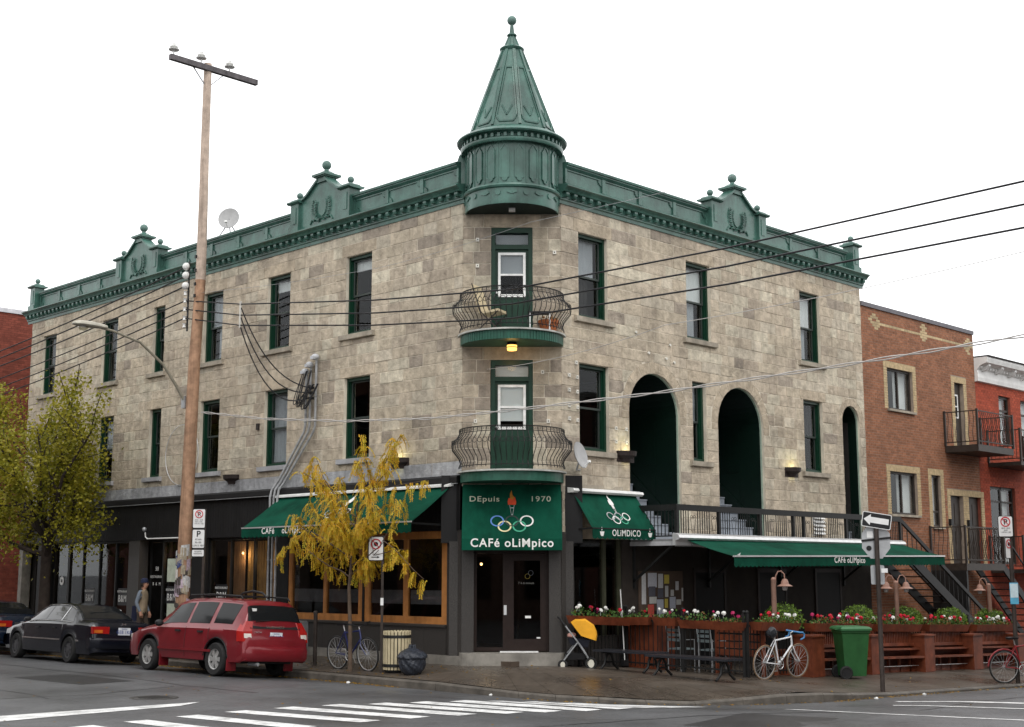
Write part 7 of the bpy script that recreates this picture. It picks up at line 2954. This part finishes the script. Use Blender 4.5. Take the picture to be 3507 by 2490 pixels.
# things on the upper balcony
zb = 7.14
t = thing('balcony_chair', 'folding garden chair with cream cushion on the upper curved balcony', 'chair', (CC[0] - .62, CC[1] - .08, zb), R(20))
m = M()
m.add([(-.22, -.2, .42), (.22, -.2, .42), (.22, .22, .38), (-.22, .22, .38), (-.22, -.2, .47), (.22, -.2, .47), (.22, .22, .43), (-.22, .22, .43)], [(0, 3, 2, 1), (4, 5, 6, 7), (0, 1, 5, 4), (1, 2, 6, 5), (2, 3, 7, 6), (3, 0, 4, 7)])
m.add([(-.22, .20, .42), (.22, .20, .42), (.22, .40, 1.05), (-.22, .40, 1.05), (-.22, .25, .40), (.22, .25, .40), (.22, .45, 1.03), (-.22, .45, 1.03)], [(0, 1, 2, 3), (7, 6, 5, 4), (0, 4, 5, 1), (1, 5, 6, 2), (2, 6, 7, 3), (3, 7, 4, 0)])
m.obj('cushion', mat('cream_cushion', (.55, .46, .30), .8, var=.12), t)
m = M()
for x in (-.23, .23):
    m.tube([(x, -.22, 0), (x, .2, .42), (x, .42, 1.06)], .014, 6)
    m.tube([(x, .30, 0), (x, -.2, .42)], .014, 6)
m.obj('frame', BROWNIR, t)
t = thing('balcony_table', 'small white framed table on the upper curved balcony', 'table', (CC[0] + .12, CC[1] - .72, zb), R(-45))
M().box(-.24, .24, -.15, .15, .42, .45).obj('table_top', TRIMB, t)
m = M()
for x in (-.22, .20):
    for y in (-.13, .11):
        m.box(x, x + .022, y, y + .022, 0, .42)
m.obj('legs', WHITE, t)
TERRA = mat('terracotta', (.32, .10, .035), .8, var=.2)
for i, (x, y, s, lb) in enumerate(((.50, -.62, 1.1, 'wide terracotta flower pot beside the table on the upper balcony'), (.62, -.42, .9, 'terracotta flower pot at the railing end of the upper balcony'))):
    t = thing('flower_pot', lb, 'flower pot', (CC[0] + x, CC[1] + y, zb), 0, 'terracotta pots on the upper balcony')
    M().lathe([(.001, 0), (.13 * s, 0), (.19 * s, .24 * s), (.21 * s, .24 * s), (.21 * s, .30 * s), (.18 * s, .30 * s), (.17 * s, .26 * s), (.001, .26 * s)], 18).obj('pot', TERRA, t, smooth=True)
    leafcloud(50, lambda: Vector((rgp.uniform(-.14, .14), rgp.uniform(-.14, .14), rgp.uniform(.26, .5))), .07, rgp).obj('plant', LEAFO, t, recalc=False)

# terrace fence gate rails, white pole, umbrella strut
t = thing('broom', 'thin pale pole leaning at the cafe window behind the flower box', 'pole', (3.05, -.28, .12))
M().tube([(0.1, -.02, 0), (0, .0, 1.62)], .012, 6).obj('handle', WHITE, t)
M().box(.02, .18, -.06, .02, 0.0, .12).obj('brush', TRIMB, t)

# ================================================================== trees
BARK = mat('dark_bark', (.045, .034, .028), .9, var=.3, bump=.006, bs=25)
BARKY = mat('young_bark', (.10, .07, .05), .9, var=.3, bump=.003)


def leafmat(name, c, c2, sc_=3.0):
    mt = mat(name, c, .55, var=.0)
    t = mt.node_tree
    b = t.nodes['Principled BSDF']
    geo = t.nodes.new('ShaderNodeNewGeometry')
    n = t.nodes.new('ShaderNodeTexNoise')
    n.inputs['Scale'].default_value = sc_
    n.inputs['Detail'].default_value = 8
    n.inputs['Roughness'].default_value = .8
    t.links.new(geo.outputs['Position'], n.inputs['Vector'])
    cr = t.nodes.new('ShaderNodeValToRGB')
    cr.color_ramp.elements[0].position = .36
    cr.color_ramp.elements[1].position = .64
    cr.color_ramp.elements[0].color = (*c, 1)
    cr.color_ramp.elements[1].color = (*c2, 1)
    t.links.new(n.outputs['Fac'], cr.inputs[0])
    t.links.new(cr.outputs[0], b.inputs['Base Color'])
    tr = t.nodes.new('ShaderNodeBsdfTranslucent')
    t.links.new(cr.outputs[0], tr.inputs[0])
    mx = t.nodes.new('ShaderNodeMixShader')
    mx.inputs[0].default_value = .35
    t.links.new(b.outputs[0], mx.inputs[1])
    t.links.new(tr.outputs[0], mx.inputs[2])
    t.links.new(mx.outputs[0], t.nodes['Material Output'].inputs[0])
    return mt


rt_ = random.Random(31)


def grow(m, p, d, L_, r, depth, ends, bend=.25, split=(2, 3), spread=.6, up=.15):
    pts, rs_ = [p], [r]
    n = 5
    for i in range(n):
        d = (d + Vector((rt_.uniform(-1, 1), rt_.uniform(-1, 1), rt_.uniform(-1, 1))) * bend * .5 + Vector((0, 0, up * .3))).normalized()
        p = p + d * L_ / n
        pts.append(p)
        rs_.append(r * (1 - .45 * (i + 1) / n))
        if depth <= 1:
            ends.append((p.copy(), d.copy()))
    m.tube(pts, rs_, 6 if r > .02 else 4)
    if depth > 0:
        for _ in range(rt_.randint(*split)):
            a = Vector((rt_.uniform(-1, 1), rt_.uniform(-1, 1), rt_.uniform(-.4, .7))).normalized()
            nd = (d + a * spread * 1.4).normalized()
            q = pts[rt_.randint(2, n)]
            grow(m, q, nd, L_ * rt_.uniform(.6, .8), r * .5, depth - 1, ends, bend, split, spread, up)
    return ends


# green maple-like street tree, in front of the far shops
TX, TY = -1.6, 16.97
zb = zs(TX, TY)
t = thing('street_tree', 'leafy green tree turning yellow on the pavement near the far shop doors', 'tree', (TX, TY, zb))
tm = M()
tm.tube([(0, 0, -.1), (.02, .03, 1.2), (0, 0, 2.6), (.03, .1, 3.4)], [.19, .155, .14, .12], 10)
ends = []
for (dx, dy, dz, L_) in ((-.2, -.8, .8, 3.0), (.1, .7, .8, 2.7), (-.5, .2, .9, 2.4), (.5, -.2, .95, 2.4), (0, -.2, 1.2, 2.45), (-.1, .45, 1.1, 2.5), (-.4, -.5, .5, 2.3), (-.3, .9, .55, 2.2), (.4, .5, .5, 2.2), (-.5, -.7, .12, 2.0), (-.5, .6, .05, 2.0), (.2, -.9, .2, 1.8)):
    grow(tm, Vector((0, 0, rt_.uniform(2.4, 3.3))), Vector((dx, dy, dz)).normalized(), L_, .075, 2, ends, .22, (2, 3), .7, .25)
tm.obj('trunk', BARK, t, smooth=True)
lf = M()
env = [e for e in ends if e[0].z > 2.3]
for i in range(19000):
    p, d = rt_.choice(env)
    q = p + Vector((rt_.gauss(0, .17), rt_.gauss(0, .17), rt_.gauss(-.02, .12)))
    if q.y < -4.6 or q.z > 7.55:
        continue
    nrm_ = Vector((rt_.uniform(-1, 1), rt_.uniform(-1, 1), rt_.uniform(.1, 1.2))).normalized()
    u = nrm_.orthogonal().normalized()
    u = (u * cos(rt_.uniform(0, 6.28)) + nrm_.cross(u) * sin(rt_.uniform(0, 6.28))).normalized()
    v = nrm_.cross(u)
    s = rt_.uniform(.06, .12)
    lf.add([q, q + u * s * .5 + v * s * .42 - nrm_ * s * .1, q + u * s, q + u * s * .5 - v * s * .42 - nrm_ * s * .1], [(0, 1, 2), (0, 2, 3)])
for i in range(4200):
    a, rr_ = rt_.uniform(0, 6.28), rt_.uniform(.3, 1) ** .5 * 2.0
    q = Vector((cos(a) * rr_ * .7, sin(a) * rr_, 3.35 + rt_.gauss(0, .42) + .12 * sin(a * 5)))
    if sin(a * 3 + q.z * 2) + sin(a * 7 - q.z * 5) < -.5:
        continue
    nrm_ = Vector((rt_.uniform(-1, 1), rt_.uniform(-1, 1), rt_.uniform(.1, 1.2))).normalized()
    u = nrm_.orthogonal().normalized()
    v = nrm_.cross(u)
    s = rt_.uniform(.06, .12)
    lf.add([q, q + u * s * .5 + v * s * .42 - nrm_ * s * .1, q + u * s, q + u * s * .5 - v * s * .42 - nrm_ * s * .1], [(0, 1, 2), (0, 2, 3)])
lf.obj('crown', leafmat('green_yellow_leaf', (.12, .15, .014), (.42, .35, .03), 2.2), t, recalc=False)

# thin yellow honey locust on the near pavement
TX, TY = -1.62, 3.14
rt_ = random.Random(15)
zb = zs(TX, TY)
t = thing('young_tree', 'thin young tree with drooping yellow autumn leaves beside the blue bicycle', 'tree', (TX, TY, zb))
tm = M()
tm.tube([(0, 0, -.1), (.0, .02, .8), (-.02, .06, 1.7), (.0, -.02, 2.6), (.02, -.10, 3.2), (.0, -.14, 3.5)], [.05, .042, .036, .03, .024, .018], 8)
ends = []
for (z, dx, dy, dz, L_) in ((1.9, -.2, 1, .32, 2.3), (2.2, -.2, -1, .28, 2.2), (2.5, .3, 1, .42, 2.6), (2.3, -.3, 1, .6, 1.9), (2.0, -.1, -.8, .2, 1.3), (2.6, -.6, .5, .5, 1.2), (2.9, -.3, -1, .50, 1.5), (3.0, .2, 1, .5, 1.7), (3.1, -.2, -1, .62, 2.1), (3.2, -.3, .8, .75, 1.5), (2.7, -.5, -.6, .35, 1.3), (3.4, .0, -.85, .75, 1.7), (2.0, .4, -.5, .3, 1.1), (2.4, -.6, -.4, .4, 1.2)):
    grow(tm, Vector((0, 0 - .04 * (z - 2), z)), Vector((dx, dy, dz)).normalized(), L_ * .8, .017, 1, ends, .3, (2, 3), .6, .05)
tm.obj('trunk', BARKY, t, smooth=True)
lf = M()
SGN, VD = Vector((.05, -.85, 2.5)), Vector((.7, .71, .02)).normalized()     # leaves are trimmed clear of the street sign
for (p, d) in ends:
    for k in range(rt_.randint(3, 6)):
        a = rt_.uniform(0, 2 * pi)
        q = p + Vector((rt_.gauss(0, .05), rt_.gauss(0, .05), 0))
        dd = Vector((cos(a) * .55, sin(a) * .55, rt_.uniform(-.5, .1)))
        for s_ in range(rt_.randint(8, 16)):
            dd = (dd + Vector((0, 0, -.15))).normalized()
            q = q + dd * .026
            w_ = dd.cross(Vector((0, 0, 1)))
            w_ = w_.normalized() if w_.length > .05 else Vector((1, 0, 0))
            for sg in (-1, 1):
                ll = rt_.uniform(.035, .06)
                tip = q + w_ * sg * ll * .8 + Vector((rt_.uniform(-.01, .01), rt_.uniform(-.01, .01), -ll * rt_.uniform(.4, .9)))
                e = dd * .014
                mid_ = (q + tip) / 2
                sv = mid_ - SGN
                if -1.3 < sv.dot(VD) < .1 and (sv - VD * sv.dot(VD)).length < .32:
                    continue
                lf.add([q, mid_ + e, tip, mid_ - e], [(0, 1, 2), (0, 2, 3)])
lf.obj('crown', leafmat('yellow_locust_leaf', (.62, .29, .014), (.42, .39, .03), 6.0), t, recalc=False)

# ================================================================== person walking past the restaurant door
zb = zs(-.9, 12.9)
t = thing('person', 'person in a beige vest and dark cap walking past the restaurant with a navy bag', 'person', (-.95, 12.75, zb), R(-52))
J = {'pel': (0, 0, .95), 'wai': (0, 0, 1.12), 'che': (.02, 0, 1.33), 'nk0': (.03, 0, 1.50), 'nk1': (.05, 0, 1.56),
     'ls': (.02, .19, 1.45), 'le': (-.02, .25, 1.17), 'lw': (.10, .24, .93), 'rs': (.02, -.19, 1.45), 're': (-.06, -.25, 1.18), 'rw': (.06, -.25, .94),
     'lh': (0, .09, .92), 'lk': (.12, .10, .50), 'la': (.06, .10, .09), 'lt': (.24, .11, .04), 'rh': (0, -.09, .92), 'rk': (-.02, -.10, .50), 'ra': (-.20, -.10, .12), 'rt': (-.04, -.11, .04)}
RAD = {'pel': (.155, .13), 'wai': (.15, .12), 'che': (.175, .135), 'nk0': (.075, .075), 'nk1': (.06, .06), 'ls': (.075, .075), 'le': (.052, .052), 'lw': (.036, .036), 'rs': (.075, .075), 're': (.052, .052), 'rw': (.036, .036),
       'lh': (.10, .10), 'lk': (.07, .07), 'la': (.048, .048), 'lt': (.04, .035), 'rh': (.10, .10), 'rk': (.07, .07), 'ra': (.048, .048), 'rt': (.04, .035)}
E_ = [('pel', 'wai'), ('wai', 'che'), ('che', 'nk0'), ('nk0', 'nk1'), ('che', 'ls'), ('ls', 'le'), ('le', 'lw'), ('che', 'rs'), ('rs', 're'), ('re', 'rw'), ('pel', 'lh'), ('lh', 'lk'), ('lk', 'la'), ('la', 'lt'), ('pel', 'rh'), ('rh', 'rk'), ('rk', 'ra'), ('ra', 'rt')]
ks = list(J)
me = bpy.data.meshes.new('body')
me.from_pydata([J[k] for k in ks], [(ks.index(a), ks.index(b)) for a, b in E_], [])
ob = bpy.data.objects.new('body', me)
C.objects.link(ob)
md = ob.modifiers.new('skin', 'SKIN')
for i, k in enumerate(ks):
    me.skin_vertices[0].data[i].radius = RAD[k]
    me.skin_vertices[0].data[i].use_root = (k == 'pel')
sm = ob.modifiers.new('sub', 'SUBSURF')
sm.levels = sm.render_levels = 2
dg = bpy.context.evaluated_depsgraph_get()
bme = bpy.data.meshes.new_from_object(ob.evaluated_get(dg))
bpy.data.objects.remove(ob)
bme.name = 'body'
bme.materials.clear()
SKIN = mat('skin', (.42, .22, .15), .6, var=.08)
for mm in (mat('brown_trousers', (.06, .045, .035), .85), mat('beige_vest', (.30, .235, .16), .85, var=.2), mat('grey_blue_sleeve', (.16, .19, .23), .85), SKIN, mat('dark_shoe', (.02, .018, .016), .6)):
    bme.materials.append(mm)
for p in bme.polygons:
    c = p.center
    p.material_index = 3 if c.z > 1.525 else (4 if c.z < .10 else (2 if abs(c.y) > .185 and c.z > .86 else (1 if c.z > .93 else 0)))
    p.use_smooth = True
inst('body', bme, t)
hd = M()
vs, fs = [], []
prof = [(1.54, .055, .055, .03), (1.58, .075, .06, .045), (1.62, .092, .068, .05), (1.66, .098, .074, .048), (1.70, .100, .077, .042), (1.74, .096, .074, .04), (1.77, .080, .062, .036), (1.79, .045, .038, .03)]
n = 16
for (z, ax_, ay_, ox) in prof:
    for i in range(n):
        a = 2 * pi * i / n
        nose = .022 if i == 0 and 1.63 < z < 1.68 else 0
        vs.append((ox + ax_ * cos(a) + nose, ay_ * sin(a), z))
k = len(prof)
hd.add(vs, [(j * n + i, j * n + (i + 1) % n, (j + 1) * n + (i + 1) % n, (j + 1) * n + i) for j in range(k - 1) for i in range(n)] + [tuple(range(n))[::-1], tuple((k - 1) * n + i for i in range(n))])
for sd in (-1, 1):
    hd.ball((.035, sd * .078, 1.66), .022, 8)
h = hd.obj('head', SKIN, t, smooth=True)
m = M()
for sd in (-1, 1):
    m.ball((.135, sd * .03, 1.675), .010, 6)
m.obj('eyes', TRIMB, h)
cp_ = M().lathe([(.104, 1.70), (.106, 1.74), (.092, 1.79), (.05, 1.82), (.001, 1.825)], 18, c=(.04, 0, 0))
cp_.add([(.10, -.075, 1.715), (.10, .075, 1.715), (.20, .05, 1.70), (.21, 0, 1.70), (.20, -.05, 1.70)], [(0, 1, 2, 3, 4)])
cp_.obj('cap', mat('navy_cap', (.015, .02, .05), .8), t, smooth=True)
M().lathe([(.085, 1.60), (.103, 1.64), (.104, 1.70)], 14, a0=R(80), a1=R(280), c=(.035, 0, 0)).obj('hair', mat('dark_hair', (.03, .022, .018), .7), t, smooth=True)
for sd, wk in ((1, 'lw'), (-1, 'rw')):
    w_ = Vector(J[wk])
    m = M()
    m.tube([w_ + Vector((0, 0, .02)), w_ + Vector((.01, 0, -.04)), w_ + Vector((.02, 0, -.09))], [.03, .042, .036], 8)
    for f in range(4):
        b0 = w_ + Vector((-.02 + f * .022, -sd * .004, -.08))
        m.tube([b0, b0 + Vector((.008, -sd * .012, -.035 - .006 * (f in (1, 2)))), b0 + Vector((.010, -sd * .035, -.058))], [.0095, .009, .007], 6)
    b0 = w_ + Vector((.035, -sd * .01, -.035))
    m.tube([b0, b0 + Vector((.028, -sd * .012, -.03)), b0 + Vector((.03, -sd * .02, -.055))], [.011, .010, .008], 6)
    m.obj('hand', SKIN, t, smooth=True)
bg_ = M()
bg_.add([(-.26, -.02, 1.10), (.02, -.02, 1.12), (.05, .03, .72), (-.30, .03, .70), (-.26, .16, 1.08), (.02, .16, 1.10), (.06, .20, .74), (-.32, .20, .70)], [(0, 1, 2, 3), (7, 6, 5, 4), (0, 4, 5, 1), (1, 5, 6, 2), (2, 6, 7, 3), (3, 7, 4, 0)])
bo = bg_.mesh('shoulder_bag', mat('navy_bag', (.018, .022, .05), .8))
inst('shoulder_bag', bo, None, (-.95, 12.75, zb), R(-52), label='navy shoulder bag carried at the hip of the walking person', cat='bag')
strap = None

# ================================================================== litter and fallen leaves
lv = M()
rl = random.Random(77)


def litter(x, y, s):
    z = (zs(x, y) if kd(x, y) < 0 else zr(x, y)) + .008
    a = rl.uniform(0, 6.28)
    u = Vector((cos(a), sin(a), rl.uniform(-.2, .3))) * s
    v = Vector((-sin(a), cos(a), rl.uniform(-.2, .3))) * s * .6
    p = Vector((x, y, z))
    lv.add([p, p + u * .5 + v, p + u + Vector((0, 0, .01)), p + u * .5 - v], [(0, 1, 2), (0, 2, 3)])


for _ in range(900):
    y = rl.uniform(1, 19)
    litter(KX - abs(rl.gauss(.0, .13)), y, rl.uniform(.03, .06))
for _ in range(160):
    litter(rl.uniform(-1.9, -.4), rl.uniform(.5, 8), rl.uniform(.03, .055))
for _ in range(240):
    x = rl.uniform(1.5, 12)
    litter(x, KY - abs(rl.gauss(0, .12)), rl.uniform(.03, .055))
for _ in range(130):
    litter(rl.uniform(-12, 8), rl.uniform(-9, 6), rl.uniform(.03, .05))
for _ in range(60):
    a = rl.uniform(pi, 1.5 * pi)
    litter(KX + KR + (KR + abs(rl.gauss(0, .15))) * cos(a), KY + KR + (KR + abs(rl.gauss(0, .15))) * sin(a), .045)
lv.obj('fallen_leaves', leafmat('fallen_leaf', (.34, .20, .02), (.20, .10, .02), 6), None, kind='stuff', label='scattered yellow leaves lying in the gutters and on the pavement', cat='leaves', recalc=False)
for i, (x, y, lb) in enumerate(((-2.25, 2.4, 'crumpled white paper scrap in the gutter below the blue bicycle'), (-2.05, -1.5, 'crumpled white paper cup at the kerb below the cafe door'), (2.6, -6.62, 'pale plastic scrap in the gutter beside the one way sign post'), (4.4, -6.6, 'crumpled white wrapper in the gutter under the bench bay'))):
    m = M().ball((0, 0, .02), .04, 8, .6)
    m.v = [(a * rl.uniform(.7, 1.4), b * rl.uniform(.7, 1.5), c * rl.uniform(.7, 1.2)) for a, b, c in m.v]
    m.obj('paper_scrap', WHITE, None, (x, y, gz(x, y)), label=lb, cat='litter')

# two cars parked on the far side of the street, mirrored in the cafe windows
SILV = mat('silver_paint', (.45, .46, .47), .25, .4, coat=.5)
saloon('silver saloon car parked across the street opposite the cafe', (-11.2, 7.6, .0), SILV, 'KLM 208', R(-90))
saloon('white saloon car parked across the street opposite the yellow tree', (-11.2, 13.2, .0), mat('white_car_paint', (.65, .65, .65), .3, coat=.4), 'BTR 771', R(-90))
